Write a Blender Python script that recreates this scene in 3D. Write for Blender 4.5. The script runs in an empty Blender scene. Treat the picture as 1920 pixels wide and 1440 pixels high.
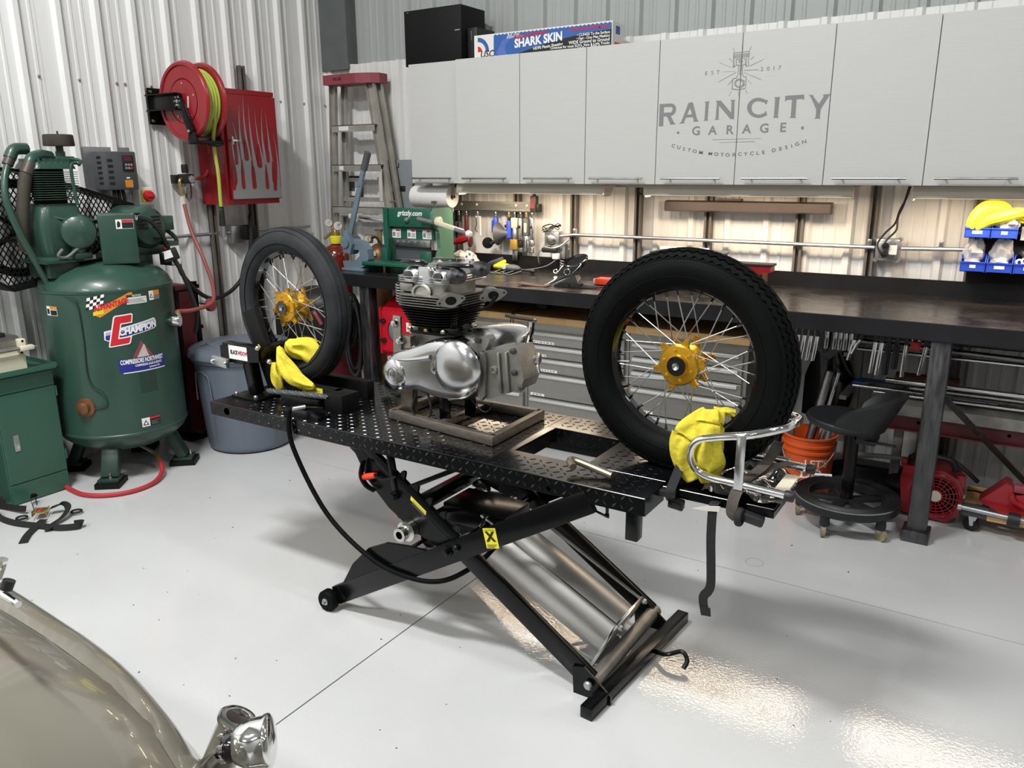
import bpy, bmesh, math, random
from math import pi, sin, cos, radians
from mathutils import Vector as V, Matrix
S = bpy.context.scene
COL = S.collection
random.seed(7)

# ------------------------------------------------------------------ camera
cam_d = bpy.data.cameras.new('camera')
cam_d.sensor_fit = 'HORIZONTAL'; cam_d.sensor_width = 36.0
cam_d.lens = 1494 / 1920 * 36; cam_d.clip_start = 0.02
cam = bpy.data.objects.new('camera', cam_d); COL.objects.link(cam)
_th, _yw, _ro = radians(14.936), radians(32.458), radians(-0.279)
_F = V((-sin(_yw) * cos(_th), cos(_yw) * cos(_th), -sin(_th)))
_R = V((cos(_yw), sin(_yw), 0)); _U = _R.cross(_F)
_R2 = _R * cos(_ro) + _U * sin(_ro); _U2 = _U * cos(_ro) - _R * sin(_ro)
cam.matrix_world = Matrix(((_R2.x, _U2.x, -_F.x, 0), (_R2.y, _U2.y, -_F.y, 0), (_R2.z, _U2.z, -_F.z, 1.55), (0, 0, 0, 1)))
S.camera = cam

# ------------------------------------------------------------------ world, lamps, exposure
wd = bpy.data.worlds.new('world'); S.world = wd; wd.use_nodes = True
wd.node_tree.nodes['Background'].inputs[0].default_value = (0.9, 0.95, 1, 1)
wd.node_tree.nodes['Background'].inputs[1].default_value = 0.05
S.view_settings.view_transform = 'Standard'; S.view_settings.look = 'None'
S.view_settings.gamma = 1.0; S.view_settings.use_curve_mapping = False
S.view_settings.exposure = 0.0
S.cycles.use_denoising = True
S.cycles.max_bounces = 7; S.cycles.sample_clamp_indirect = 6

def lamp(name, loc, sx, sy, power, col, rot=(0, 0, 0)):
    l = bpy.data.lights.new(name, 'AREA'); l.shape = 'RECTANGLE'; l.size = sx; l.size_y = sy
    l.energy = power; l.color = col
    o = bpy.data.objects.new(name, l); COL.objects.link(o); o.location = loc; o.rotation_euler = rot
    o['label'] = 'lamp lighting the workshop'; o['category'] = 'lamp'
    return o
HB = (1.0, 1.0, 0.995)
for hx, hy, hp in ((-2.25, 0.35, 215), (0.9, 1.7, 46), (-2.3, -2.3, 120), (0.9, -2.3, 14), (-2.3, -4.5, 70), (3.4, -0.6, 12), (0.9, -4.5, 14), (3.4, 1.7, 24)):
    lamp('high_bay_lamp', (hx, hy, 4.75), 1.1, 0.32, hp, HB)
WARM = (1.0, 0.80, 0.58)
for hx0, hx1 in ((-2.95, -2.02), (-1.72, -0.72), (-0.42, 0.6)):
    lamp('cabinet_lamp', ((hx0 + hx1) / 2, 4.105, 1.4225), hx1 - hx0, 0.08, 7.2 * (hx1 - hx0), WARM)  # area lights that emit for the strip lights under the wall cabinets

# ------------------------------------------------------------------ materials
def srgb(h):
    h = h.lstrip('#'); o = []
    for i in (0, 2, 4):
        c = int(h[i:i + 2], 16) / 255
        o.append(c / 12.92 if c <= 0.04045 else ((c + 0.055) / 1.055) ** 2.4)
    return o
MATS = {}
def M(name, hexc, rough=0.5, metal=0.0, var=0.08, scale=9.0, bump=0.0, bscale=90.0, coat=0.0, emis=0.0, trans=0.0, alpha=1.0, rvar=0.0, stretch=None, spec=0.5, dirt=None):
    if name in MATS: return MATS[name]
    m = bpy.data.materials.new(name); m.use_nodes = True; MATS[name] = m
    nt = m.node_tree; b = nt.nodes['Principled BSDF']; c = srgb(hexc)
    def link(a, bb): nt.links.new(a, bb)
    b.inputs['Roughness'].default_value = rough; b.inputs['Metallic'].default_value = metal
    b.inputs['Specular IOR Level'].default_value = spec
    b.inputs['Base Color'].default_value = (*c, 1)
    if coat: b.inputs['Coat Weight'].default_value = coat; b.inputs['Coat Roughness'].default_value = 0.04
    if trans: b.inputs['Transmission Weight'].default_value = trans; b.inputs['IOR'].default_value = 1.35
    if alpha < 1: b.inputs['Alpha'].default_value = alpha
    if emis:
        b.inputs['Emission Color'].default_value = (*c, 1); b.inputs['Emission Strength'].default_value = emis
    if var or bump or rvar:
        tc = nt.nodes.new('ShaderNodeTexCoord'); vec = tc.outputs['Object']
        if stretch:
            mp = nt.nodes.new('ShaderNodeMapping'); mp.inputs['Scale'].default_value = stretch
            link(vec, mp.inputs['Vector']); vec = mp.outputs['Vector']
        n = nt.nodes.new('ShaderNodeTexNoise'); n.inputs['Scale'].default_value = scale; n.inputs['Detail'].default_value = 5
        link(vec, n.inputs['Vector'])
        if var:
            r = nt.nodes.new('ShaderNodeValToRGB')
            r.color_ramp.elements[0].position = 0.3; r.color_ramp.elements[1].position = 0.7
            r.color_ramp.elements[0].color = (*[max(0, x * (1 - var)) for x in c], 1)
            r.color_ramp.elements[1].color = (*[min(1, x * (1 + var)) for x in c], 1)
            if dirt:
                r.color_ramp.elements[0].position = 0.28; r.color_ramp.elements[0].color = (*srgb(dirt), 1)
            link(n.outputs['Fac'], r.inputs['Fac']); link(r.outputs['Color'], b.inputs['Base Color'])
        if rvar:
            mr = nt.nodes.new('ShaderNodeMapRange'); mr.inputs['To Min'].default_value = max(0, rough - rvar); mr.inputs['To Max'].default_value = min(1, rough + rvar)
            mr.inputs['From Min'].default_value = 0.3; mr.inputs['From Max'].default_value = 0.7
            link(n.outputs['Fac'], mr.inputs['Value']); link(mr.outputs['Result'], b.inputs['Roughness'])
        if bump:
            n2 = nt.nodes.new('ShaderNodeTexNoise'); n2.inputs['Scale'].default_value = bscale; n2.inputs['Detail'].default_value = 3
            link(vec, n2.inputs['Vector'])
            bp = nt.nodes.new('ShaderNodeBump'); bp.inputs['Strength'].default_value = bump; bp.inputs['Distance'].default_value = 0.01
            link(n2.outputs['Fac'], bp.inputs['Height']); link(bp.outputs['Normal'], b.inputs['Normal'])
    return m

# ------------------------------------------------------------------ mesh builder
def frame(ax):
    ax = V(ax).normalized(); t = V((0, 0, 1)) if abs(ax.z) < 0.9 else V((1, 0, 0))
    u = t.cross(ax).normalized(); return u, ax.cross(u).normalized(), ax
def spline(pts, k=6, closed=False):
    P = [V(p) for p in pts]; n = len(P); out = []
    for i in range(n if closed else n - 1):
        if closed: a, b, c, d = P[i - 1], P[i], P[(i + 1) % n], P[(i + 2) % n]
        else: a, b, c, d = P[max(i - 1, 0)], P[i], P[i + 1], P[min(i + 2, n - 1)]
        for j in range(k):
            t = j / k
            out.append(0.5 * ((2 * b) + (c - a) * t + (2 * a - 5 * b + 4 * c - d) * t * t + (3 * b - a - 3 * c + d) * t ** 3))
    if not closed: out.append(P[-1])
    return out
class MB:
    def __init__(s): s.bm = bmesh.new()
    def raw(s, vs, fs):
        bv = [s.bm.verts.new(v) for v in vs]
        for f in fs:
            try: s.bm.faces.new([bv[i] for i in f])
            except ValueError: pass
        return s
    def box(s, c, d, rot=None, bev=0.0, seg=2):
        c = V(c); hx, hy, hz = d[0] / 2, d[1] / 2, d[2] / 2
        r = rot if rot is not None else Matrix.Identity(3)
        if isinstance(r, (tuple, list)): 
            from mathutils import Euler
            r = Euler(r).to_matrix()
        vs = [c + r @ V((x * hx, y * hy, z * hz)) for x in (-1, 1) for y in (-1, 1) for z in (-1, 1)]
        fs = [(0, 1, 3, 2), (4, 6, 7, 5), (0, 4, 5, 1), (2, 3, 7, 6), (0, 2, 6, 4), (1, 5, 7, 3)]
        if not bev: return s.raw(vs, fs)
        t = bmesh.new(); bv = [t.verts.new(v) for v in vs]
        for f in fs: t.faces.new([bv[i] for i in f])
        bmesh.ops.bevel(t, geom=t.edges[:], offset=min(bev, min(hx, hy, hz) * 0.95), segments=seg, affect='EDGES', profile=0.5)
        return s.merge(t)
    def merge(s, t):
        t.verts.index_update(); vs = [v.co.copy() for v in t.verts]; fs = [[v.index for v in f.verts] for f in t.faces]
        t.free(); return s.raw(vs, fs)
    def b2(s, a, b, bev=0.0, seg=2):
        a, b = V(a), V(b); return s.box((a + b) / 2, [abs(x) for x in (b - a)], None, bev, seg)
    def bar(s, p, q, w, h, side=None, bev=0.0):
        p, q = V(p), V(q); ax = (q - p); L = ax.length; ax.normalize()
        if side is None:
            sd = ax.cross(V((0, 0, 1)))
            if sd.length < 1e-3: sd = V((0, 1, 0))
        else:
            sd = V(side); sd = sd - ax * sd.dot(ax)
        sd.normalize(); up = sd.cross(ax)
        r = Matrix((ax, sd, up)).transposed()
        return s.box((p + q) / 2, (L, w, h), r, bev)
    def rings(s, rs, closed=True, cap0=True, cap1=True, loop=False):
        n = len(rs[0]); vs = [v for r in rs for v in r]; fs = []; m = len(rs)
        for i in range(m if loop else m - 1):
            j = (i + 1) % m
            for k in range(n if closed else n - 1):
                l = (k + 1) % n; fs.append((i * n + k, i * n + l, j * n + l, j * n + k))
        if closed and not loop:
            if cap0: fs.append(tuple(range(n))[::-1])
            if cap1: fs.append(tuple((m - 1) * n + k for k in range(n)))
        return s.raw(vs, fs)
    def lathe(s, prof, o=(0, 0, 0), ax=(0, 0, 1), n=24, a0=0.0, a1=2 * pi, ux=None):
        u, v, w = frame(ax); o = V(o)
        if ux is not None:
            u = V(ux).normalized(); v = w.cross(u)
        full = abs(a1 - a0) > 6.28; k = n if full else n + 1
        rs = [[o + w * h + (u * cos(a0 + (a1 - a0) * i / n) + v * sin(a0 + (a1 - a0) * i / n)) * max(r, 1e-5) for i in range(k)] for r, h in prof]
        if full and tuple(prof[0]) == tuple(prof[-1]): return s.rings(rs[:-1], loop=True)
        return s.rings(rs, closed=full, cap0=prof[0][0] > 1e-4, cap1=prof[-1][0] > 1e-4)
    def cyl(s, p, q, r, r2=None, n=16):
        p, q = V(p), V(q); return s.lathe([(r, 0), (r if r2 is None else r2, (q - p).length)], p, q - p, n)
    def torus(s, o, ax, R, r, n=32, m=8, sq=1.0):
        u, v, w = frame(ax); o = V(o)
        rs = [[o + (u * cos(2 * pi * i / n) + v * sin(2 * pi * i / n)) * (R + r * cos(2 * pi * j / m)) + w * r * sq * sin(2 * pi * j / m) for j in range(m)] for i in range(n)]
        return s.rings(rs, loop=True)
    def tube(s, pts, r, n=8, k=6, closed=False, smooth=True):
        P = spline(pts, k, closed) if smooth else [V(p) for p in pts]
        t = (P[1] - P[0]).normalized(); u, _, _ = frame(t); rs = []
        for i, p in enumerate(P):
            d = (P[(i + 1) % len(P)] - P[i - 1]) if closed else (P[min(i + 1, len(P) - 1)] - P[max(i - 1, 0)])
            if d.length > 1e-9: t = d.normalized()
            u = (u - t * u.dot(t)).normalized(); w = t.cross(u); rr = r(i / (len(P) - 1)) if callable(r) else r
            rs.append([p + (u * cos(2 * pi * j / n) + w * sin(2 * pi * j / n)) * rr for j in range(n)])
        return s.rings(rs, loop=closed)
    def ribbon(s, pts, w, t, side, k=6, smooth=True):
        P = spline(pts, k) if smooth else [V(p) for p in pts]; rs = []
        for i, p in enumerate(P):
            d = (P[min(i + 1, len(P) - 1)] - P[max(i - 1, 0)]).normalized()
            sd = V(side(i / (len(P) - 1))) if callable(side) else V(side)
            sd = (sd - d * sd.dot(d)).normalized(); nn = d.cross(sd)
            rs.append([p + sd * w / 2 + nn * t / 2, p - sd * w / 2 + nn * t / 2, p - sd * w / 2 - nn * t / 2, p + sd * w / 2 - nn * t / 2])
        return s.rings(rs)
    def prism(s, poly, o, ux, uy, depth):
        o, ux, uy = V(o), V(ux), V(uy); w = ux.cross(uy) * depth
        t = bmesh.new(); a = [t.verts.new(o + ux * x + uy * y) for x, y in poly]; f = t.faces.new(a)
        t.normal_update(); r = bmesh.ops.extrude_face_region(t, geom=[f]); bmesh.ops.translate(t, verts=[e for e in r['geom'] if isinstance(e, bmesh.types.BMVert)], vec=w)
        t.normal_update(); bmesh.ops.triangulate(t, faces=[f for f in t.faces if len(f.verts) > 4]); bmesh.ops.recalc_face_normals(t, faces=t.faces)
        return s.merge(t)
    def ball(s, c, d, n=16, m=10, rot=None):
        c = V(c); r = rot or Matrix.Identity(3); rs = []
        for i in range(1, m):
            a = pi * i / m
            rs.append([c + r @ V((d[0] * sin(a) * cos(2 * pi * j / n), d[1] * sin(a) * sin(2 * pi * j / n), -d[2] * cos(a))) for j in range(n)])
        return s.rings(rs)
    def sheet(s, f, nu, nv, th=0.0, up=None):
        vs = [V(f(i / nu, j / nv)) for i in range(nu + 1) for j in range(nv + 1)]
        fs = [(i * (nv + 1) + j, (i + 1) * (nv + 1) + j, (i + 1) * (nv + 1) + j + 1, i * (nv + 1) + j + 1) for i in range(nu) for j in range(nv)]
        if th:
            t = bmesh.new(); bv = [t.verts.new(v) for v in vs]
            for q in fs: t.faces.new([bv[i] for i in q])
            t.normal_update(); bmesh.ops.solidify(t, geom=t.faces[:], thickness=th)
            return s.merge(t)
        return s.raw(vs, fs)
    def xf(s, m): bmesh.ops.transform(s.bm, matrix=m, verts=s.bm.verts); return s
    def build(s, name, mat, parent=None, local=False, ang=35, smooth=True, label=None, stuff=False):
        me = bpy.data.meshes.new(name)
        if parent is not None and not local:
            r = parent; m = Matrix.Identity(4)
            while r is not None: m = r.matrix_basis @ m; r = r.parent
            bmesh.ops.transform(s.bm, matrix=m.inverted(), verts=s.bm.verts)
        bmesh.ops.recalc_face_normals(s.bm, faces=s.bm.faces)
        s.bm.to_mesh(me); s.bm.free()
        if smooth:
            me.shade_smooth(); me.set_sharp_from_angle(angle=radians(ang))
        me.materials.append(mat if not isinstance(mat, str) else MATS[mat])
        o = bpy.data.objects.new(name, me); COL.objects.link(o)
        if parent is not None: o.parent = parent
        if label: o['label'] = label
        if stuff: o['kind'] = 'stuff'
        return o
def thing(name, label, cat, loc=(0, 0, 0), rot=(0, 0, 0), group=None):
    o = bpy.data.objects.new(name, None); COL.objects.link(o); o.location = loc; o.rotation_euler = rot
    o.matrix_basis = Matrix.LocRotScale(V(loc), __import__('mathutils').Euler(rot), None)
    o.empty_display_size = 0.05; o['label'] = label; o['category'] = cat
    if group: o['group'] = group
    return o
def tag(o, label, cat, group=None):
    o['label'] = label; o['category'] = cat
    if group: o['group'] = group
    return o
def struct(o, label=None):
    o['kind'] = 'structure'
    if label: o['label'] = label
    return o
def dup(root, loc, label=None, rot=None):
    r = root.copy(); COL.objects.link(r); r.location = loc
    if rot is not None: r.rotation_euler = rot
    if label: r['label'] = label
    for ch in root.children:
        c = ch.copy(); COL.objects.link(c); c.parent = r
        for g in ch.children:
            d = g.copy(); COL.objects.link(d); d.parent = c
    return r
def recenter(o):
    # puts a single-mesh thing's origin at the middle of its base
    me = o.data; xs = [v.co for v in me.vertices]
    c = V(((min(v.x for v in xs) + max(v.x for v in xs)) / 2, (min(v.y for v in xs) + max(v.y for v in xs)) / 2, min(v.z for v in xs)))
    me.transform(Matrix.Translation(-c)); o.location = c; return o
def text(body, size, o, ux, uy, mat, parent, name='lettering', depth=0.001, bold=0.0, xs=1.0, shear=0.0, align='CENTER', spacing=1.0, wrap=None, local=False, label=None):
    cu = bpy.data.curves.new('t', 'FONT'); cu.body = body; cu.size = size; cu.offset = bold * size; cu.shear = shear
    cu.align_x = align; cu.align_y = 'CENTER'; cu.space_character = spacing; cu.resolution_u = 3
    ob = bpy.data.objects.new('t', cu); me = bpy.data.meshes.new_from_object(ob)
    vs = [v.co.copy() for v in me.vertices]; fs = [list(p.vertices) for p in me.polygons]
    bpy.data.objects.remove(ob); bpy.data.curves.remove(cu); bpy.data.meshes.remove(me)
    ux, uy = V(ux), V(uy); w = ux.cross(uy); b = MB(); n = len(vs); o = V(o)
    if wrap is None: pts = [o + ux * v.x * xs + uy * v.y + w * depth for v in vs]
    else: pts = [wrap(v.x * xs, v.y, depth) for v in vs]
    b.raw(pts, fs)
    bmesh.ops.remove_doubles(b.bm, verts=b.bm.verts, dist=1e-6)
    return b.build(name, mat, parent, local=local, smooth=False, label=label)
X, Y, Z = V((1, 0, 0)), V((0, 1, 0)), V((0, 0, 1))

M('white_paint', '#e2e2e0', 0.45, 0, 0.03, 3)
M('gray_panel', '#a6aaa8', 0.5, 0, 0.04, 3)
M('floor', '#c3c4c4', 0.045, 0, 0.05, 1.6, bump=0.05, bscale=100, rvar=0.015)
M('joint', '#4a4a48', 0.8)
M('black_metal', '#08090a', 0.22, 0, 0.2, 30, spec=0.28)
M('black_plate', '#0b0c0e', 0.16, 0, 0.2, 12, rvar=0.05, spec=0.55)
M('black_matte', '#0b0b0c', 0.6, spec=0.25)
M('black_plastic', '#1a1b1d', 0.5)
M('dark_void', '#0c0c0d', 0.9)
M('rubber', '#060708', 0.6, 0, 0.3, 14, bump=0.06, bscale=160, spec=0.1)
M('rubber_dusty', '#25272a', 0.65, 0, 0.5, 9, bump=0.06, bscale=160, spec=0.25)
M('barrel_black', '#0b0b0c', 0.35, spec=0.3)
M('rim_black', '#0b0b0d', 0.12, 0, 0, coat=0.6)
M('steel', '#a9a9a8', 0.32, 1, 0.12, 20, rvar=0.08)
M('bright_steel', '#d4d4d2', 0.22, 1, 0.06)
M('spoke_steel', '#b0b0ae', 0.34, 0.9, 0)
M('chrome', '#e6e6e6', 0.06, 1, 0)
M('polished', '#d0d1d2', 0.2, 1, 0.08, 7, rvar=0.05)
M('cast_alu', '#9c9a94', 0.48, 1, 0.22, 16, bump=0.08, bscale=130)
M('brushed', '#b8b6b0', 0.36, 1, 0.08, 6, stretch=(1, 1, 40), rvar=0.06)
M('cyl_alu', '#c9c7c2', 0.4, 0.85, 0.04, 5)
M('raw_steel', '#5a5a5c', 0.42, 0.9, 0.3, 10, stretch=(6, 6, 1), rvar=0.12)
M('bench_steel', '#484340', 0.26, 0.8, 0.18, 7, rvar=0.08)
M('splash_steel', '#232326', 0.42, 0.5, 0.3, 5)
M('rust_tube', '#9a8e80', 0.45, 0.9, 0.25, 14)
M('gold', '#d2a02c', 0.26, 0.8, 0.08, 12)
M('green', '#2c493e', 0.35, 0, 0.1, 5, coat=0.15)
M('green_dark', '#243c33', 0.4, 0, 0.15, 9)
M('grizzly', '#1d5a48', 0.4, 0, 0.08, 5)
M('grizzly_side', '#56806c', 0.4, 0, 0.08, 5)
M('cabinet_green', '#325a4b', 0.38, 0, 0.06, 4)
M('cream', '#d8d2bb', 0.45, 0, 0.06, 8)
M('red_paint', '#93161f', 0.28, 0, 0.08, 6, coat=0.3)
M('reel_red', '#8f1f26', 0.3, 0, 0.08, 6, coat=0.2)
M('bright_red', '#c2182a', 0.35, 0, 0.08, 6)
M('dark_red', '#5b1a1c', 0.5, 0, 0.2, 8)
M('dull_red', '#8a3d45', 0.55, 0, 0.12, 9)
M('hose_red', '#b03038', 0.45, 0, 0.05)
M('hose_brick', '#9a4f49', 0.5, 0, 0.05)
M('lime', '#a9b94a', 0.45, 0, 0.06)
M('cloth', '#d6c744', 0.95, 0, 0.1, 30, bump=0.5, bscale=45, spec=0.1)
M('yellow', '#e8d52a', 0.5, 0, 0.02)
M('label_yellow', '#e9e02c', 0.5, 0, 0.02)
M('orange', '#d3551c', 0.4, 0, 0.06, 6)
M('orange_red', '#e2452a', 0.4, 0, 0.04)
M('white', '#ececea', 0.5, 0, 0.02)
M('paper', '#efedea', 0.9, 0, 0.03, 20, bump=0.2, bscale=160)
M('black_ink', '#131313', 0.6, 0, 0)
M('red_ink', '#c9202c', 0.5, 0, 0)
M('blue_ink', '#1d2a86', 0.5, 0, 0)
M('orange_ink', '#d98a2e', 0.5, 0, 0)
M('gray_ink', '#7f8082', 0.5, 0, 0)
M('dark_gray_ink', '#6d6e70', 0.5, 0, 0)
M('box_blue', '#2a5da3', 0.5, 0, 0.05)
M('bin_blue', '#2a4bc0', 0.4, 0, 0.05)
M('laminate', '#c4c4c1', 0.42, 0, 0.03, 5, stretch=(1, 1, 60))
M('trash_gray', '#626b77', 0.42, 0, 0.05, 5)
M('machine_blue', '#6d7f8b', 0.38, 0.1, 0.15, 9)
M('vfd_gray', '#4c4e52', 0.5, 0, 0.05)
M('panel_gray', '#878b8d', 0.45, 0, 0.03)
M('alu_ladder', '#aca99f', 0.45, 0.35, 0.15, 12)
M('strut', '#6f6a64', 0.5, 0.35, 0.3, 12, stretch=(3, 3, 0.5))
M('zinc', '#b5b8ba', 0.35, 0.9, 0.1, 20)
M('brass', '#bba06a', 0.3, 0.7, 0.1, 20)
M('zinc_yellow', '#cdb067', 0.3, 0.9, 0.15, 20)
M('copper', '#7d5638', 0.4, 0.5, 0.2, 10)
M('maroon', '#5c1f24', 0.35, 0, 0.15, 8)
M('wood', '#cda36a', 0.5, 0, 0.15, 7, stretch=(1.5, 12, 12))
M('stainless', '#9a9893', 0.36, 0.75, 0.06, 5, stretch=(1, 1, 30), rvar=0.06)
M('drawer_pull', '#d2d2d0', 0.3, 0.4, 0.03)
M('dark_bronze', '#4a413d', 0.4, 0.3, 0.08)
M('taupe', '#8b877a', 0.22, 0.25, 0.03, 2, coat=0.9)
M('taupe_dark', '#4a463f', 0.4)
M('lens_dark', '#2b2320', 0.15, 0, 0, coat=0.6)
M('strap_black', '#151516', 0.75, 0, 0.25, 60, bump=0.2, bscale=300)
M('strap_brown', '#4d4540', 0.7, 0, 0.2, 60, bump=0.2, bscale=300)
M('leather', '#5a4139', 0.65, 0, 0.2, 12)
M('clear_bag', '#dcdcda', 0.15, 0, 0.05, alpha=0.45)
M('milky', '#d8d4cc', 0.3, 0, 0.12, 14, alpha=0.8)
M('blue_gray_mark', '#5f78c8', 0.4, 0, 0.1, alpha=0.8)
M('glass_amber', '#6b1f16', 0.15, 0, 0, coat=0.5)
M('caster_tan', '#8d8566', 0.5, 0, 0.1)
M('skin_gray', '#6f7173', 0.6)
M('alu_frame', '#8e867c', 0.4, 0.85, 0.2, 12, stretch=(2, 8, 8))
M('concrete_ceiling', '#bcbcba', 0.7, 0, 0.03, 2)
M('box_white', '#e4e2dc', 0.6, 0, 0.03)
M('nozzle', '#c9a14e', 0.4, 0.6, 0.1)
M('tan_fixture', '#b3ada0', 0.4, 0.1, 0.04)

# ------------------------------------------------------------------ room shell
fl = struct(MB().b2((-4.6, -5.6, -0.06), (5.2, 4.7, -0.008)).build('floor', 'joint'), 'pale grey glossy epoxy floor with saw-cut joints')
XJ, YJ = -1.647, 2.92
for x0, x1 in ((-4.6, XJ - 0.0025), (XJ + 0.0025, 1.6), (1.605, 5.2)):
    for y0, y1 in ((-5.6, -0.6), (-0.595, YJ - 0.0022), (YJ + 0.0022, 4.7)):
        MB().b2((x0, y0, -0.008), (x1, y1, 0.0)).build('floor_slab', 'floor', fl, smooth=False)
mb = MB()
for i in range(70):
    px_, py_ = random.uniform(-3.3, 0.6), random.uniform(0.9, 3.4)
    rr = random.choice((0.002, 0.003, 0.003, 0.005)); a = random.uniform(0, 6)
    mb.box((px_, py_, 0.0005), (rr * random.uniform(1, 2.5), rr, 0.001), (0, 0, a))
mb.build('floor_specks', 'joint', fl, smooth=False, stuff=True)
MB().torus((-0.755, 3.03, 0.0003), Z, 0.035, 0.0012, 28, 4, 0.2).build('rust_ring', M('rust', '#b09a6c', 0.6), fl)

def ribbed(u0, u1, first, pitch, h, minor=True):
    """profile points (u, out) for one metal sheet"""
    pts = [(u0, 0)]
    k = math.ceil((u0 - 0.05 - first) / pitch)
    while True:
        c = first + k * pitch; k += 1
        if c - 0.03 > u1: break
        for du, o in ((-0.027, 0), (-0.013, h), (0.013, h), (0.027, 0)):
            if u0 < c + du < u1: pts.append((c + du, o))
        if minor:
            for m_ in (pitch * 0.36, pitch * 0.64):
                for du, o in ((-0.012, 0), (-0.006, 0.004), (0.006, 0.004), (0.012, 0)):
                    if u0 < c + m_ + du < u1: pts.append((c + m_ + du, o))
    pts.append((u1, 0)); pts.sort(); return pts
def sheets(name, label, mat, u0, u1, first, pitch, h, z0, z1, place, width=None):
    wall = None; width = width or pitch * 4
    u = first + pitch / 2 - width * math.ceil((first - u0) / width + 1)
    spans = []
    while u < u1:
        a, b = max(u, u0), min(u + width, u1)
        if b - a > 0.02: spans.append((a, b))
        u += width
    root = struct(MB().b2(*place((u0, -0.05, z0), (u1, -0.02, z1))).build(name, mat), label)
    for i, (a, b) in enumerate(spans):
        m = MB(); pr = ribbed(a, b, first, pitch, h)
        m.raw([place((u_, o_ - (0.0012 if i % 2 else 0), z), None) for z in (z0, z1) for u_, o_ in pr],
              [(j, j + 1, len(pr) + j + 1, len(pr) + j) for j in range(len(pr) - 1)])
        m.build('wall_sheet', mat, root, smooth=False)
    return root
def placeL(a, b):
    f = lambda p: V((-4.35 + p[1], p[0], p[2])); return f(a) if b is None else (f(a), f(b))
def placeB(a, b):
    f = lambda p: V((p[0], 4.40 - p[1], p[2])); return f(a) if b is None else (f(a), f(b))
def placeU(a, b):
    f = lambda p: V((p[0], 4.46 - p[1], p[2])); return f(a) if b is None else (f(a), f(b))
wl = sheets('wall_left', 'left wall of white ribbed metal sheets', 'white_paint', -5.6, 4.45, 2.306 - 0.02, 0.2115, 0.026, 0, 5.2, placeL)
wb = sheets('wall_back', 'lower back wall of white ribbed metal sheets', 'white_paint', -4.35, 5.2, -2.01, 0.2085, 0.022, 0, 2.272, placeB)
wu = sheets('wall_back_upper', 'upper back wall of pale grey ribbed sheets above the white liner', 'gray_panel', -4.12, 5.2, -1.985, 0.206, 0.024, 2.24, 5.2, placeU)
wu.name = 'wall_back_top'
struct(MB().b2((-4.35, 4.36, 2.24), (-4.10, 4.50, 5.2)).build('trim_1', M('column_gray', '#5f6463', 0.5)), 'dark grey steel column in the corner above the white liner')
struct(MB().b2((5.2, -5.6, 0), (5.3, 4.7, 5.2)).build('wall_right', M('far_wall', '#8c8c8a', 0.6), smooth=False), 'right wall out of view')
struct(MB().b2((-4.6, -5.7, 0), (5.3, -5.6, 5.2)).build('wall_front', M('far_wall', '#8c8c8a', 0.6), smooth=False), 'wall behind the camera')
struct(MB().b2((-4.6, -5.7, 5.2), (5.3, 4.7, 5.3)).build('ceiling', 'concrete_ceiling', smooth=False), 'pale ceiling')
# wall screws
m = MB()
for y in (2.36, 2.57, 2.78, 2.83, 2.99, 3.95, 4.16, 4.36):
    m.lathe([(0.008, 0), (0.008, 0.004), (0.003, 0.007)], (-4.345, y, 2.03 - (0 if y < 3.5 else 0.02)), X, 8)
m.build('screws', 'zinc', wl)

# ------------------------------------------------------------------ upper cabinets
CX = [-3.30, -2.925, -2.485, -2.07, -1.66, -1.245, -0.828, -0.41, 0.01, 0.43, 0.85]
def wall_cabinet(x0, x1, yf, doors, label):
    t = thing('wall_cabinet', label, 'cabinet', ((x0 + x1) / 2, 4.2, 1.483), group='pale laminate wall cabinets')
    MB().b2((x0 + 0.004, yf + 0.021, 1.483), (x1 - 0.004, 4.375, 2.174)).build('cabinet_body', 'laminate', t, smooth=False)
    ds = []
    for a, b in doors:
        d = MB().b2((a + 0.0015, yf, 1.481), (b - 0.0015, yf + 0.019, 2.178), 0.0015, 1).build('door', 'laminate', t, smooth=False); ds.append(d)
        c = (a + b) / 2 - 0.008; hw = 0.155 if b - a > 0.39 else 0.15
        hb = MB().cyl((c - hw, yf - 0.034, 1.512), (c + hw, yf - 0.034, 1.512), 0.0058, n=10)
        for sx in (-1, 1): hb.cyl((c + sx * hw * 0.75, yf - 0.034, 1.512), (c + sx * hw * 0.75, yf, 1.512), 0.0045, n=8)
        hb.build('handle', 'steel', d)
    return t, ds
wall_cabinet(CX[0], CX[1], 4.03, [(CX[0], CX[1])], 'narrow pale wall cabinet at the left end, set slightly back')
wall_cabinet(CX[1], CX[2], 4.0, [(CX[1], CX[2])], 'single door pale wall cabinet under the blue and white carton')
wall_cabinet(CX[2], CX[4], 4.0, [(CX[2], CX[3]), (CX[3], CX[4])], 'two door pale wall cabinet directly left of the garage logo')
_, LD = wall_cabinet(CX[4], CX[6], 4.0, [(CX[4], CX[5]), (CX[5], CX[6])], 'two door wall cabinet printed with the grey garage logo')
wall_cabinet(CX[6], CX[8], 4.0, [(CX[6], CX[7]), (CX[7], CX[8])], 'two door pale wall cabinet directly right of the garage logo')
wall_cabinet(CX[8], CX[10], 4.0, [(CX[8], CX[9]), (CX[9], CX[10])], 'pale wall cabinet at the far right, above the blue bins')
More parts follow.
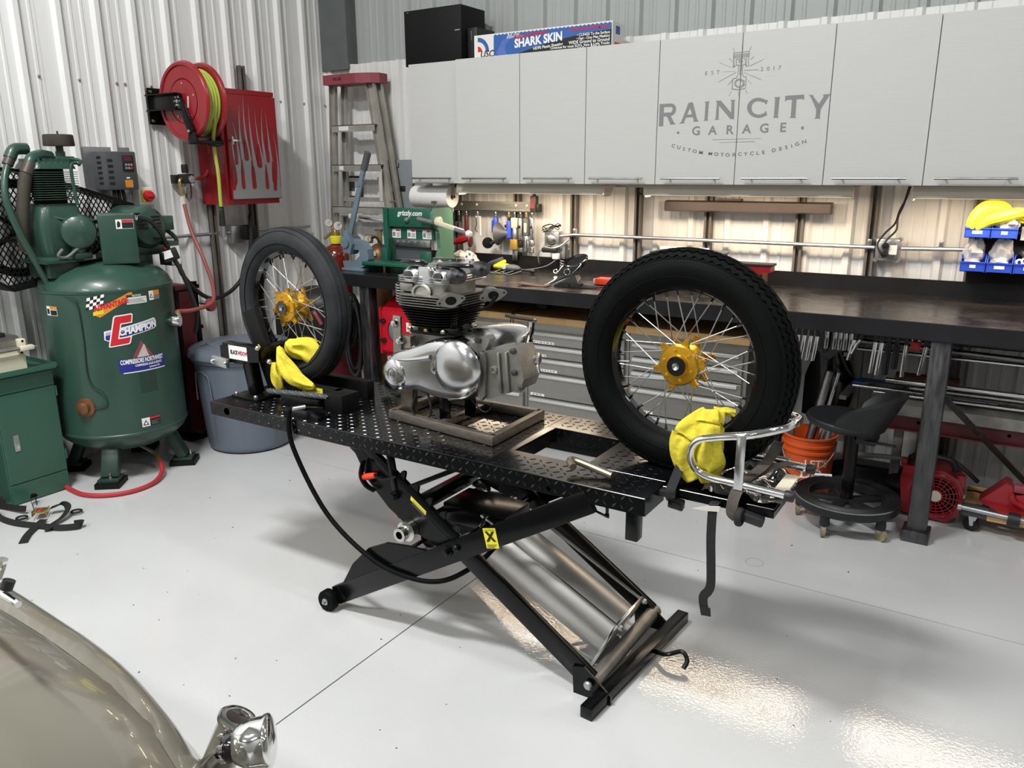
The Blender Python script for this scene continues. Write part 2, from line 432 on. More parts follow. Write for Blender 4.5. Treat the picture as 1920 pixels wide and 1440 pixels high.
LOGO = [[-16500,18760,-16260,18760,-16260,17690,-16500,17680],[-16280,18760,-15870,18760,-15860,18600,-16270,18600],[-15870,18760,-15720,18710,-15640,18610,-15610,18500,-15630,18350,-15710,18250,-15810,18180,-15870,18340,-15820,18390,-15800,18470,-15810,18550,-15860,18600],[-16270,18330,-15870,18340,-15810,18180,-15940,18150,-16260,18150],[-16090,18160,-15880,18170,-15690,17840,-15600,17770,-15870,17730,-15890,17780],[-14980,18750,-14780,18760,-15160,17870,-15140,17790,-15420,17780,-15300,17880],[-14960,18750,-14760,18770,-14480,17930,-14380,17860,-14680,17840,-14660,17920,-14910,18580],[-15120,18190,-14670,18200,-14640,18070,-15170,18060],[-14160,18760,-13900,18770,-13940,18700,-13960,17950,-13910,17880,-14160,17870,-14110,17930,-14100,18700],[-13600,18770,-13430,18780,-13410,17950,-13360,17910,-13600,17890,-13550,17960,-13530,18700],[-13590,18770,-13340,18780,-12740,18130,-12640,17900,-12820,17920,-13500,18630],[-12880,18780,-12630,18780,-12670,18720,-12640,17900,-12800,18000,-12810,18710],[-10790,18800,-10510,18800,-10550,18730,-10560,17940,-10520,17880,-10790,17890,-10740,17940,-10740,18730],[-10290,18840,-9440,18850,-9430,18610,-9500,18680,-10220,18660,-10280,18590],[-9970,18690,-9770,18690,-9760,17910,-9720,17850,-10010,17860,-9960,17920],[-9240,18820,-9020,18810,-9040,18760,-8710,18370,-8660,18160,-8840,18170,-9140,18740],[-8620,18810,-8280,18820,-8340,18750,-8650,18200,-8800,18330,-8560,18740],[-8850,18270,-8650,18260,-8660,17840,-8630,17770,-8900,17780,-8840,17840],[-11100,18010,-11250,17940,-11340,18070,-11250,18120],[-11250,17940,-11420,17910,-11440,18050,-11340,18070],[-11420,17910,-11600,17930,-11560,18070,-11440,18050],[-11600,17930,-11760,17990,-11660,18110,-11560,18070],[-11760,17990,-11900,18100,-11750,18180,-11660,18110],[-11900,18100,-12000,18240,-11810,18280,-11750,18180],[-12000,18240,-12040,18390,-11830,18380,-11810,18280],[-12040,18390,-12020,18540,-11820,18480,-11830,18380],[-12020,18540,-11940,18660,-11780,18570,-11820,18480],[-11940,18660,-11820,18760,-11700,18630,-11780,18570],[-11820,18760,-11660,18810,-11600,18670,-11700,18630],[-11660,18810,-11490,18820,-11490,18670,-11600,18670],[-11490,18820,-11310,18770,-11380,18640,-11490,18670],[-11310,18770,-11160,18690,-11280,18590,-11380,18640],[-11200,18720,-11070,18670,-11150,18490,-11220,18560],[-11190,18170,-11120,18200,-11060,18010,-11200,18000],[-12850,20880,-12100,20890,-12110,20920,-12860,20910],[-12120,20910,-12140,20250,-12110,20250,-12090,20900],[-12120,20270,-12230,20270,-12230,20240,-12120,20240],[-12210,20260,-12220,20340,-12250,20340,-12250,20260],[-12240,20350,-12700,20350,-12700,20320,-12230,20320],[-12710,20350,-12780,20320,-12760,20290,-12690,20320],[-12780,20310,-12790,20260,-12760,20250,-12750,20300],[-12780,20270,-12850,20260,-12840,20230,-12770,20240],[-12830,20250,-12840,20900,-12870,20900,-12860,20250],[-12850,20800,-12110,20800,-12110,20830,-12850,20830],[-12840,20730,-12100,20740,-12110,20770,-12850,20760],[-12840,20670,-12100,20670,-12100,20700,-12840,20700],[-12680,20340,-12690,20600,-12720,20610,-12710,20340],[-12700,20590,-12550,20600,-12560,20630,-12710,20620],[-12550,20600,-12390,20610,-12400,20630,-12560,20630],[-12390,20610,-12280,20580,-12280,20610,-12390,20630],[-12290,20600,-12280,20340,-12250,20340,-12260,20600],[-12210,20830,-12220,20270,-12200,20270,-12190,20830],[-12800,20660,-12810,20270,-12790,20270,-12780,20650],[-12390,20490,-12400,20440,-12440,20460,-12430,20490],[-12400,20440,-12430,20410,-12460,20440,-12440,20460],[-12430,20410,-12480,20400,-12490,20430,-12460,20440],[-12480,20400,-12540,20420,-12520,20440,-12490,20430],[-12540,20420,-12580,20450,-12540,20470,-12520,20440],[-12580,20450,-12590,20500,-12550,20500,-12540,20470],[-12590,20500,-12580,20550,-12550,20530,-12550,20500],[-12580,20550,-12550,20580,-12530,20560,-12550,20530],[-12550,20580,-12500,20590,-12500,20560,-12530,20560],[-12500,20590,-12450,20580,-12460,20550,-12500,20560],[-12450,20580,-12410,20540,-12440,20530,-12460,20550],[-12410,20540,-12390,20490,-12430,20490,-12440,20530],[-12450,20490,-12460,20470,-12490,20490,-12490,20500],[-12460,20470,-12490,20460,-12490,20490,-12490,20490],[-12490,20460,-12520,20470,-12490,20490,-12490,20490],[-12520,20470,-12530,20500,-12490,20500,-12490,20490],[-12530,20500,-12520,20530,-12490,20500,-12490,20500],[-12520,20530,-12490,20540,-12490,20510,-12490,20500],[-12490,20540,-12460,20520,-12490,20500,-12490,20510],[-12460,20520,-12450,20490,-12490,20500,-12490,20500],[-12590,20340,-12590,20080,-12560,20080,-12560,20340],[-12590,20080,-12610,19890,-12580,19880,-12560,20070],[-12610,19890,-12660,19780,-12630,19760,-12580,19880],[-12400,20340,-12410,20070,-12380,20060,-12370,20330],[-12410,20070,-12380,19890,-12350,19890,-12380,20070],[-12380,19880,-12300,19780,-12280,19800,-12350,19900],[-12510,20310,-12510,19900,-12480,19900,-12480,20310],[-12460,20310,-12450,19900,-12430,19900,-12440,20310],[-12650,19780,-12830,19750,-12820,19720,-12640,19750],[-12840,19740,-12850,19270,-12810,19270,-12810,19730],[-12830,19260,-12480,19210,-12480,19240,-12830,19290],[-12480,19210,-12180,19270,-12190,19300,-12490,19240],[-12170,19280,-12160,19780,-12190,19790,-12200,19280],[-12170,19800,-12290,19810,-12290,19780,-12170,19770],[-12240,19500,-12250,19430,-12300,19440,-12290,19500],[-12250,19430,-12290,19370,-12330,19390,-12300,19440],[-12290,19370,-12350,19330,-12380,19360,-12330,19390],[-12350,19330,-12430,19310,-12440,19340,-12380,19360],[-12430,19310,-12520,19310,-12510,19340,-12440,19340],[-12520,19310,-12600,19340,-12580,19370,-12510,19340],[-12600,19340,-12670,19390,-12630,19410,-12580,19370],[-12670,19390,-12710,19460,-12670,19470,-12630,19410],[-12710,19460,-12730,19530,-12690,19530,-12670,19470],[-12730,19530,-12720,19600,-12680,19590,-12690,19530],[-12720,19600,-12680,19660,-12650,19640,-12680,19590],[-12680,19660,-12620,19710,-12600,19680,-12650,19640],[-12620,19710,-12540,19730,-12530,19690,-12600,19680],[-12540,19730,-12460,19720,-12470,19690,-12530,19690],[-12460,19720,-12380,19690,-12400,19660,-12470,19690],[-12380,19690,-12310,19640,-12350,19620,-12400,19660],[-12310,19640,-12260,19570,-12310,19570,-12350,19620],[-12260,19570,-12240,19500,-12290,19500,-12310,19570],[-12310,19510,-12320,19450,-12340,19450,-12330,19510],[-12320,19450,-12350,19400,-12370,19410,-12340,19450],[-12350,19400,-12410,19370,-12420,19380,-12370,19410],[-12410,19370,-12480,19360,-12480,19370,-12420,19380],[-12480,19360,-12550,19370,-12540,19390,-12480,19370],[-12550,19370,-12610,19410,-12590,19420,-12540,19390],[-12610,19410,-12650,19470,-12630,19470,-12590,19420],[-12650,19470,-12670,19530,-12640,19530,-12630,19470],[-12670,19530,-12660,19590,-12640,19580,-12640,19530],[-12660,19590,-12620,19640,-12600,19620,-12640,19580],[-12620,19640,-12570,19670,-12560,19650,-12600,19620],[-12570,19670,-12500,19670,-12500,19660,-12560,19650],[-12500,19670,-12430,19660,-12440,19640,-12500,19660],[-12430,19660,-12370,19620,-12390,19610,-12440,19640],[-12370,19620,-12330,19570,-12350,19560,-12390,19610],[-12330,19570,-12310,19510,-12330,19510,-12350,19560],[-12330,19640,-12210,19570,-12200,19590,-12320,19660],[-12360,19320,-12210,19440,-12230,19460,-12380,19330],[-13540,20510,-12930,20250,-12920,20260,-13530,20520],[-13320,20070,-12700,20060,-12700,20070,-13320,20080],[-13520,19630,-12670,20010,-12680,20030,-13530,19640],[-12310,20070,-11620,20060,-11620,20080,-12310,20090],[-12060,20240,-11420,20500,-11430,20510,-12070,20260],[-12310,19990,-11450,19600,-11450,19620,-12300,20000],[-12900,21110,-12830,20940,-12810,20940,-12880,21120],[-12490,21140,-12470,20980,-12450,20970,-12470,21140],[-12050,21120,-12120,20950,-12100,20940,-12030,21110],[-12010,20530,-11860,20670,-11880,20680,-12030,20540],[-12910,20520,-13040,20680,-13060,20670,-12930,20510],[-12850,19690,-13070,19460,-13060,19450,-12830,19670],[-12100,19630,-11900,19450,-11890,19460,-12090,19640],[-12950,18960,-12830,19220,-12840,19220,-12970,18970],[-12060,19030,-12160,19210,-12180,19200,-12080,19020],[-12480,18920,-12490,19160,-12510,19160,-12500,18920],[-13640,16950,-11250,16970,-11250,16980,-13650,16970],[-13300,16820,-11560,16820,-11560,16840,-13300,16830],[-15370,17340,-15390,17290,-15450,17330,-15450,17340],[-15390,17290,-15440,17280,-15450,17330,-15450,17330],[-15440,17280,-15500,17300,-15450,17330,-15450,17330],[-15500,17300,-15520,17340,-15450,17340,-15450,17330],[-15520,17340,-15500,17390,-15450,17350,-15450,17340],[-15500,17390,-15450,17410,-15450,17360,-15450,17350],[-15450,17410,-15400,17390,-15450,17350,-15450,17360],[-15400,17390,-15370,17340,-15450,17340,-15450,17350],[-9320,17390,-9340,17340,-9390,17380,-9390,17390],[-9340,17340,-9380,17320,-9390,17370,-9390,17380],[-9380,17320,-9430,17340,-9390,17380,-9390,17370],[-9430,17340,-9460,17390,-9390,17390,-9390,17380],[-9460,17390,-9440,17440,-9390,17400,-9390,17390],[-9440,17440,-9390,17460,-9390,17410,-9390,17400],[-9390,17460,-9340,17440,-9390,17400,-9390,17410],[-9340,17440,-9320,17390,-9390,17390,-9390,17400]]
LCH = [["C",-1.567,1.671],["U",-1.538,1.663],["S",-1.51,1.654],["T",-1.482,1.649],["O",-1.453,1.643],["M",-1.42,1.636],["M",-1.372,1.63],["O",-1.341,1.627],["T",-1.312,1.624],["O",-1.284,1.623],["R",-1.253,1.623],["C",-1.224,1.625],["Y",-1.196,1.626],["C",-1.166,1.628],["L",-1.138,1.629],["E",-1.111,1.632],["D",-1.062,1.641],["E",-1.032,1.647],["S",-1.005,1.653],["I",-0.981,1.658],["G",-0.957,1.667],["N",-0.926,1.676]]
LG = [["G",-1.451,1.739],["A",-1.367,1.739],["R",-1.282,1.739],["A",-1.199,1.74],["G",-1.115,1.741],["E",-1.028,1.742]]
LE = [["E",-1.415,2.006],["S",-1.385,2.007],["T",-1.356,2.007],["2",-1.146,2.008],["0",-1.117,2.008],["1",-1.091,2.008],["7",-1.065,2.008]]

LN = [6, 3, 1, 3, 1, 2, 3, 16]; gi = []
for i, n_ in enumerate(LN): gi += [i] * n_
gi += [99] * (len(LOGO) - len(gi)); gr = {}
for k, (g_, p) in enumerate(zip(gi, LOGO)):
    q = [(p[i] / 1e4, p[i + 1] / 1e4) for i in range(0, len(p), 2)]; sd = int(sum(a for a, _ in q) / len(q) > -1.245)
    gr.setdefault((g_, sd), []).append([(a, 3.9993 - 0.00004 * (k % 17), b) for a, b in q])
for (g_, sd), ps in gr.items():
    m = MB()
    for q in ps: m.raw(q, [list(range(len(q)))])
    m.bm.normal_update(); bmesh.ops.triangulate(m.bm, faces=m.bm.faces[:])
    o = m.build('printed_emblem' if g_ == 99 else 'printed_letter', 'gray_ink', LD[sd], smooth=False)
    o['kind'] = 'stuff'
for c, x, z in LG: text(c, 0.058, (x, 4.0, z), X, Z, 'gray_ink', LD[0 if x < -1.245 else 1], bold=0.02, xs=1.05, depth=0.001)
for c, x, z in LE: text(c, 0.026, (x, 4.0, z), X, Z, 'gray_ink', LD[0 if x < -1.245 else 1], xs=1.1)
for i, (c, x, z) in enumerate(LCH):
    j = min(i + 1, len(LCH) - 1); k = max(i - 1, 0)
    d = V((LCH[j][1] - LCH[k][1], 0, LCH[j][2] - LCH[k][2])).normalized()
    text(c, 0.023, (x, 4.0, z), d, V((-d.z, 0, d.x)), 'dark_gray_ink', LD[0 if x < -1.245 else 1], xs=1.25, bold=0.012)

# ------------------------------------------------------------------ under-cabinet strip fixtures
def fixture(x0, x1, label):
    t = thing('strip_light', label, 'light', ((x0 + x1) / 2, 4.1, 1.42), group='strip lights under the wall cabinets')
    MB().b2((x0, 4.055, 1.425), (x1, 4.059, 1.474)).build('front_lip', 'tan_fixture', t, smooth=False)
    MB().b2((x0, 4.06, 1.474), (x1, 4.30, 1.480)).build('top_plate', 'tan_fixture', t, smooth=False)
    MB().b2((x0 + 0.01, 4.06, 1.4245), (x1 - 0.01, 4.15, 1.43)).build('diffuser', M('lamp_diffuser', '#ffe2bd', 0.5, 0, 0, emis=3.0), t, smooth=False)
    for x in (x0, x1):
        MB().prism([(4.058, 1.474), (4.20, 1.474), (4.15, 1.415), (4.075, 1.413)], (x - 0.003, 0, 0), Y, Z, 0.006).build('end_bracket', 'milky', t, smooth=False)
    return t
fixture(-2.975, -1.985, 'strip light under the wall cabinets above the hanging air tools')
fixture(-1.745, -0.70, 'strip light under the logo cabinet above the dark bar lamp')
fixture(-0.45, 0.62, 'strip light above the blue parts bins')
t = thing('wiring_box', 'small dark junction box between two strip lights under the cabinets', 'junction box', (-1.85, 4.2, 1.44))
MB().b2((-1.97, 4.18, 1.462), (-1.76, 4.22, 1.480)).build('raceway', 'tan_fixture', t, smooth=False)
MB().tube([(-1.83, 4.2, 1.462), (-1.835, 4.2, 1.435), (-1.81, 4.21, 1.425), (-1.795, 4.2, 1.46)], 0.004).build('cord', 'black_plastic', t)

# ------------------------------------------------------------------ struts, conduit, boxes on the back wall
for i, x in enumerate((-3.195, -2.728, -2.321, -1.902, -1.484, -0.995, -0.645, -0.2)):
    lab = ('behind the paper towel roll', 'behind the hanging air tools', 'just right of the grey outlet box with tangled cord', 'between the headlight shell and the big tyre', 'below the left part of the dark bar lamp', 'below the right part of the dark bar lamp', 'just left of the right outlet box', 'behind the blue parts bins')[i]
    m = MB(); w = 0.041
    for a, b in (((x - w / 2, 4.345, 0.06), (x - w / 2 + 0.012, 4.379, 1.478)), ((x + w / 2 - 0.012, 4.345, 0.06), (x + w / 2, 4.379, 1.478)), ((x - w / 2, 4.374, 0.06), (x + w / 2, 4.380, 1.478))):
        m.b2(a, b)
    tag(m.build('wall_channel', 'strut', smooth=False), 'dark steel strut channel ' + lab, 'channel', 'vertical strut channels on the back wall'); recenter(bpy.context.scene.collection.objects[-1])
def conduit(name, pts, label, r=0.0105):
    o = MB().tube(pts, r, 10, smooth=False).build(name, 'zinc'); tag(o, label, 'conduit'); recenter(o)
conduit('conduit', [(-2.40, 4.33, 1.166), (-2.3, 4.33, 1.178), (-0.62, 4.33, 1.178)], 'long grey conduit along the back wall under the cabinets')
conduit('conduit', [(-0.50, 4.33, 1.178), (-0.20, 4.33, 1.186)], 'short grey conduit between the right outlet box and blue bins')
def clip(x, y, z, ax, label):
    t = thing('conduit_clip', label, 'clip', (x, y, z), group='clips holding the conduits')
    MB().b2((x - 0.01, y - 0.012, z + 0.008), (x + 0.01, y + 0.01, z + 0.04), 0.002).build('strap', 'zinc', t)
    MB().cyl((x, y - 0.012, z + 0.027), (x, y - 0.018, z + 0.027), 0.005, n=8).build('screw', 'steel', t)
clip(-2.30, 4.335, 1.175, X, 'conduit clip beside the outlet box with tangled cord'); clip(-0.645, 4.335, 1.178, X, 'conduit clip left of the right outlet box'); clip(-0.33, 4.335, 1.182, X, 'conduit clip between right outlet box and blue bins')
# right outlet box
t = thing('outlet_box', 'grey cast outlet box on the back wall with black cord plugged in', 'outlet', (-0.56, 4.35, 1.11))
MB().b2((-0.615, 4.305, 1.115), (-0.505, 4.374, 1.225), 0.012).build('box_body', 'zinc', t)
MB().b2((-0.595, 4.298, 1.13), (-0.525, 4.306, 1.21), 0.003).build('cover', 'steel', t)
for z in (1.15, 1.19): MB().cyl((-0.565, 4.298, z), (-0.565, 4.272, z), 0.017, n=14).build('plug', 'black_plastic', t)
MB().b2((-0.55, 4.29, 1.15), (-0.515, 4.30, 1.195)).build('sticker', 'white', t, smooth=False)
for sx in (-1, 1):
    for sz in (-1, 1): MB().cyl((-0.56 + sx * 0.05, 4.31, 1.17 + sz * 0.05), (-0.56 + sx * 0.05, 4.37, 1.17 + sz * 0.05), 0.011, n=10).build('lug', 'zinc', t)
cd = MB().tube([(-0.565, 4.27, 1.15), (-0.58, 4.25, 1.16), (-0.60, 4.26, 1.20), (-0.575, 4.27, 1.25), (-0.535, 4.28, 1.30), (-0.52, 4.27, 1.36), (-0.495, 4.25, 1.42), (-0.48, 4.22, 1.472)], 0.005)
cd.tube([(-0.565, 4.27, 1.19), (-0.57, 4.25, 1.20), (-0.555, 4.26, 1.23), (-0.525, 4.27, 1.27), (-0.525, 4.28, 1.33), (-0.505, 4.265, 1.39), (-0.485, 4.22, 1.472)], 0.005)
tag(cd.build('extension_cord', 'black_plastic'), 'black twin power cord hanging from cabinets to right outlet box', 'cord')
# left outlet box with tangle
t = thing('outlet_box', 'grey outlet box topped by a tangled cord above the headlight shell', 'outlet', (-2.44, 4.35, 1.05))
MB().b2((-2.50, 4.305, 1.09), (-2.395, 4.374, 1.195), 0.012).build('box_body', 'zinc', t)
MB().ball((-2.447, 4.305, 1.145), (0.036, 0.02, 0.036)).build('cover', 'steel', t)
MB().b2((-2.40, 4.32, 1.03), (-2.36, 4.36, 1.12), 0.004).build('conduit_body', 'zinc', t)
MB().tube([(-2.50, 4.30, 1.105), (-2.44, 4.28, 1.095), (-2.38, 4.30, 1.11), (-2.335, 4.32, 1.15)], 0.006).build('elbow', 'zinc', t)
m = MB()
for k in range(4):
    m.tube([(-2.45 + 0.045 * cos(a) + 0.012 * sin(3 * a + k), 4.31 + 0.02 * sin(a + k), 1.205 + 0.008 * k + 0.016 * sin(a * 1.3 + k) + 0.012 * (k == 3) * cos(a)) for a in [i * 0.7 for i in range(9)]], 0.0028, 6, closed=True)
m.build('coiled_wire', 'black_plastic', t)
t = thing('power_adapter', 'black power adapter with cord plugged below the left outlet box', 'adapter', (-2.44, 4.3, 1.06))
MB().b2((-2.50, 4.27, 1.068), (-2.395, 4.30, 1.098), 0.008).build('adapter_body', 'black_plastic', t)
MB().b2((-2.425, 4.275, 1.03), (-2.385, 4.305, 1.065), 0.004).build('white_plug', 'white', t)
MB().tube([(-2.50, 4.285, 1.085), (-2.525, 4.28, 1.06), (-2.525, 4.29, 1.0), (-2.54, 4.335, 0.985)], 0.0035, 6).build('cord', 'dark_gray_ink', t)
MB().tube([(-2.40, 4.29, 1.03), (-2.45, 4.25, 0.99), (-2.54, 4.22, 0.968), (-2.60, 4.2, 0.962)], 0.003, 6).build('cord', 'dark_gray_ink', t)
m = MB().tube([(-2.385 + 0.012 * cos(i * 0.9), 4.33 + 0.012 * sin(i * 0.9), 1.03 - i * 0.0022) for i in range(34)], 0.0026, 5, 2)
tag(m.build('coiled_cord', 'milky'), 'white coiled cord hanging under the left outlet box', 'cord')
# dark bar lamp on chain
t = thing('bar_lamp', 'long dark bronze bar lamp hung on the back wall', 'lamp', (-1.27, 4.33, 1.335))
MB().prism([(4.27, 1.34), (4.27, 1.385), (4.30, 1.392), (4.335, 1.392), (4.335, 1.335), (4.285, 1.333)], (-1.71, 0, 0), Y, Z, 0.875).build('housing', 'dark_bronze', t, smooth=False)
MB().b2((-1.42, 4.29, 1.392), (-1.29, 4.33, 1.404), 0.002).build('mount', 'dark_bronze', t)
MB().tube([(-1.305, 4.31, 1.40), (-1.305, 4.31, 1.474)], 0.002, 5, smooth=False).build('hanger', 'black_plastic', t)
for x in (-1.5, -1.0): MB().b2((x - 0.02, 4.335, 1.34), (x + 0.02, 4.352, 1.38)).build('bracket', 'dark_bronze', t, smooth=False)
# power strip like rail and air tools
t = thing('tool_rail', 'steel angle rail on the wall that holds the air tools', 'rail', (-2.9, 4.35, 1.30))
MB().b2((-3.20, 4.335, 1.312), (-2.605, 4.343, 1.366)).build('rail', 'stainless', t, smooth=False)
MB().b2((-3.20, 4.315, 1.307), (-2.605, 4.343, 1.313)).build('lip', 'bright_steel', t, smooth=False)
for x in (-3.14, -3.02, -2.72, -2.64): MB().lathe([(0.008, 0), (0.008, 0.003), (0.004, 0.006)], (x, 4.335, 1.345), -Y, 10).build('bolt', 'white', t)
for x in (-3.18, -2.75): MB().b2((x, 4.343, 1.32), (x + 0.03, 4.38, 1.36)).build('spacer', 'strut', t, smooth=False)
def tool(name, x, label, parts, y=4.322):
    """parts: list of (part name, material, z0, z1, r0, r1) lathed downwards, or callables"""
    t = thing(name, label, 'air tool', (x, y, 1.06), group='air tools hanging from the rail')
    MB().lathe([(0.004, 0), (0.0065, 0.004), (0.0065, 0.012), (0.009, 0.015), (0.009, 0.03), (0.005, 0.034)], (x, y, 1.304), -Z, 10).build('air_fitting', 'brass' if 'brass' in label else 'bright_steel', t)
    for p in parts:
        if callable(p): p(t, x, y)
        else:
            n, mt, z0, z1, r0, r1 = p
            MB().lathe([(r0 * 0.8, 0), (r0, 0.006), (r1, z0 - z1 - 0.004), (r1 * 0.8, z0 - z1)], (x, y, z0), -Z, 14).build(n, mt, t)
    return t
def disc(n, mt, dx, z, r, w, ax=(1, 0, 0), dy=0):
    def f(t, x, y): MB().lathe([(r * 0.2, -w), (r, -w / 2), (r, w / 2), (r * 0.2, w)], (x + dx, y + dy, z), ax, 20).build(n, mt, t)
    return f
def blk(n, mt, x0, x1, z0, z1, d=0.024):
    def f(t, x, y): MB().b2((x + x0, y - d / 2, z0), (x + x1, y + d / 2, z1), 0.005).build(n, mt, t)
    return f
tool('air_drill', -3.155, 'dark grey air ratchet hanging first from the left on the rail', [('body', 'black_plastic', 1.27, 1.20, 0.014, 0.014), ('head', 'steel', 1.235, 1.18, 0.026, 0.02), blk('trigger', 'black_plastic', -0.03, 0.0, 1.17, 1.20)])
tool('air_drill', -3.095, 'red handled air drill with silver chuck hanging behind the shear lever', [('body', 'maroon', 1.272, 1.15, 0.013, 0.015), ('housing', 'red_paint', 1.155, 1.125, 0.024, 0.026),
     lambda t, x, y: MB().lathe([(0.026, 0), (0.028, 0.05), (0.016, 0.075), (0.012, 0.10)], (x + 0.015, y - 0.02, 1.135), (-0.8, -0.35, -0.35), 14).build('motor', 'red_paint', t),
     lambda t, x, y: MB().lathe([(0.013, 0), (0.012, 0.03), (0.004, 0.04)], (x - 0.062, y - 0.052, 1.102), (-0.8, -0.35, -0.35), 12).build('chuck', 'bright_steel', t),
     lambda t, x, y: MB().ball((x + 0.035, y - 0.01, 1.11), (0.012, 0.03, 0.04)).build('hand_guard', 'maroon', t)])
tool('blow_gun', -3.005, 'thin white air blow gun with open trigger frame', [
    lambda t, x, y: MB().tube([(x - 0.015, y, 1.268), (x + 0.018, y, 1.268), (x + 0.02, y, 1.20), (x + 0.022, y, 1.15)], 0.005, 8, smooth=False).build('frame', 'white', t),
    lambda t, x, y: MB().tube([(x - 0.015, y, 1.262), (x - 0.012, y, 1.22), (x - 0.02, y, 1.19), (x - 0.004, y, 1.17)], 0.003, 6).build('trigger', 'black_plastic', t)])
tool('angle_grinder', -2.865, 'blue air angle grinder with small dark cutting disc', [('body', 'bin_blue', 1.268, 1.14, 0.017, 0.018), blk('lever', 'bin_blue', -0.028, -0.014, 1.17, 1.25), ('collar', 'black_plastic', 1.142, 1.11, 0.016, 0.012),
     lambda t, x, y: MB().cyl((x, y, 1.12), (x - 0.035, y - 0.01, 1.10), 0.012).build('head', 'black_plastic', t), disc('cutting_disc', 'black_matte', -0.055, 1.105, 0.036, 0.004, (0.55, -0.8, 0), -0.014)])
tool('disc_sander', -2.765, 'blue air sander with wide dark conical pad and brass fitting', [('body', 'black_plastic', 1.272, 1.25, 0.012, 0.01), ('housing', 'bin_blue', 1.25, 1.14, 0.016, 0.021), blk('lever', 'black_plastic', -0.03, 0.0, 1.205, 1.225),
     lambda t, x, y: MB().lathe([(0.02, 0), (0.026, 0.02), (0.03, 0.035), (0.072, 0.075), (0.074, 0.08), (0.01, 0.082)], (x, y, 1.17), (-1, -0.12, -0.05), 24).build('pad', 'vfd_gray', t)])
tool('sanding_belt_tool', -2.722, 'cream and tan air belt tool with grey guard plate', [blk('head', 'cream', -0.023, 0.022, 1.205, 1.268), ('grip', 'steel', 1.205, 1.135, 0.018, 0.02), blk('sleeve', 'nozzle', -0.026, 0.026, 1.07, 1.135, 0.04), blk('guard_plate', 'steel', -0.018, 0.02, 1.0, 1.068, 0.008)])
tool('die_grinder', -2.68, 'grey steel die grinder with black collet second from right end', [('body', 'steel', 1.268, 1.13, 0.016, 0.02), disc('button', 'black_plastic', 0.0, 1.215, 0.01, 0.006, (0, -1, 0), -0.018), ('collar', 'black_plastic', 1.13, 1.085, 0.014, 0.014), blk('nut', 'steel', -0.02, 0.02, 1.055, 1.085)])
tool('pencil_grinder', -2.637, 'dark grey air hammer with long silver barrel and brass fitting', [('grip', 'vfd_gray', 1.268, 1.16, 0.02, 0.022), ('barrel', 'polished', 1.16, 1.06, 0.019, 0.017), blk('nameplate', 'cream', -0.006, 0.012, 1.18, 1.24, 0.046)])
tool('air_scraper', -2.595, 'slim silver air ratchet at the right end of the rail', [('body', 'polished', 1.27, 1.135, 0.015, 0.018), ('head', 'steel', 1.135, 1.10, 0.018, 0.02), blk('ratchet_head', 'bright_steel', -0.018, 0.018, 1.055, 1.095), disc('button', 'black_plastic', 0.0, 1.215, 0.009, 0.006, (0, -1, 0), -0.015)])
t = thing('spray_bottle', 'dark red spray bottle on a small ledge right of the tool rail', 'bottle', (-2.585, 4.33, 1.305))
MB().b2((-2.61, 4.315, 1.305), (-2.565, 4.355, 1.405), 0.008).build('bottle', 'dark_bronze', t); MB().cyl((-2.588, 4.335, 1.405), (-2.588, 4.335, 1.425), 0.011).build('cap', 'black_plastic', t)
MB().b2((-2.605, 4.3145, 1.33), (-2.575, 4.3150, 1.385)).build('label', 'dull_red', t, smooth=False)
MB().b2((-2.565, 4.32, 1.305), (-2.545, 4.36, 1.355), 0.003).build('magnet', 'black_plastic', t)

# ------------------------------------------------------------------ paper towel roll
t = thing('paper_towel_roll', 'white paper towel roll on a holder under the left cabinet', 'paper towels', (-3.23, 4.15, 1.33))
MB().lathe([(0.018, 0), (0.066, 0.0), (0.068, 0.004), (0.068, 0.294), (0.066, 0.298), (0.018, 0.298), (0.018, 0.0)], (-3.375, 4.15, 1.397), X, 32).build('roll', 'paper', t)
MB().cyl((-3.39, 4.15, 1.397), (-3.06, 4.15, 1.397), 0.009, n=12).build('rod', 'black_plastic', t)
MB().b2((-3.068, 4.14, 1.39), (-3.064, 4.16, 1.48)).build('bracket', 'steel', t, smooth=False); MB().b2((-3.392, 4.14, 1.39), (-3.388, 4.16, 1.48)).build('bracket', 'steel', t, smooth=False)
MB().b2((-3.30, 4.215, 1.30), (-3.12, 4.218, 1.40)).build('loose_sheet', 'paper', t, smooth=False)

# ------------------------------------------------------------------ on top of the cabinets
t = thing('computer_case', 'large black computer case standing on the left cabinets', 'computer', (-3.15, 4.2, 2.174))
MB().b2((-3.372, 4.095, 2.176), (-2.945, 4.345, 2.492), 0.004).build('case', 'black_matte', t)
MB().b2((-2.99, 4.0935, 2.352), (-2.955, 4.0945, 2.357)).build('emblem', 'zinc', t, smooth=False); MB().b2((-3.35, 4.0935, 2.478), (-3.335, 4.0945, 2.482)).build('emblem', 'dark_gray_ink', t, smooth=False)
t = thing('network_recorder', 'small glossy black box beside the large computer case', 'computer', (-2.9, 4.2, 2.174))
MB().b2((-2.940, 4.15, 2.176), (-2.872, 4.34, 2.368), 0.003).build('case', 'black_plastic', t)
m = MB()
for i in range(6): m.b2((-2.915, 4.149, 2.30 + i * 0.009), (-2.909, 4.1495, 2.304 + i * 0.009))
m.build('indicator_marks', 'zinc', t, smooth=False)
t = thing('carton', 'long blue and white plastic sheeting carton on top of the cabinets', 'box', (-2.41, 4.18, 2.174))
bx0, bx1, by, bz0, bz1 = -2.858, -1.972, 4.10, 2.176, 2.312
MB().b2((bx0, by, bz0), (bx1, by + 0.14, bz1), 0.002, 1).build('carton_body', 'box_white', t)
FX = lambda f: bx0 + (bx1 - bx0) * f
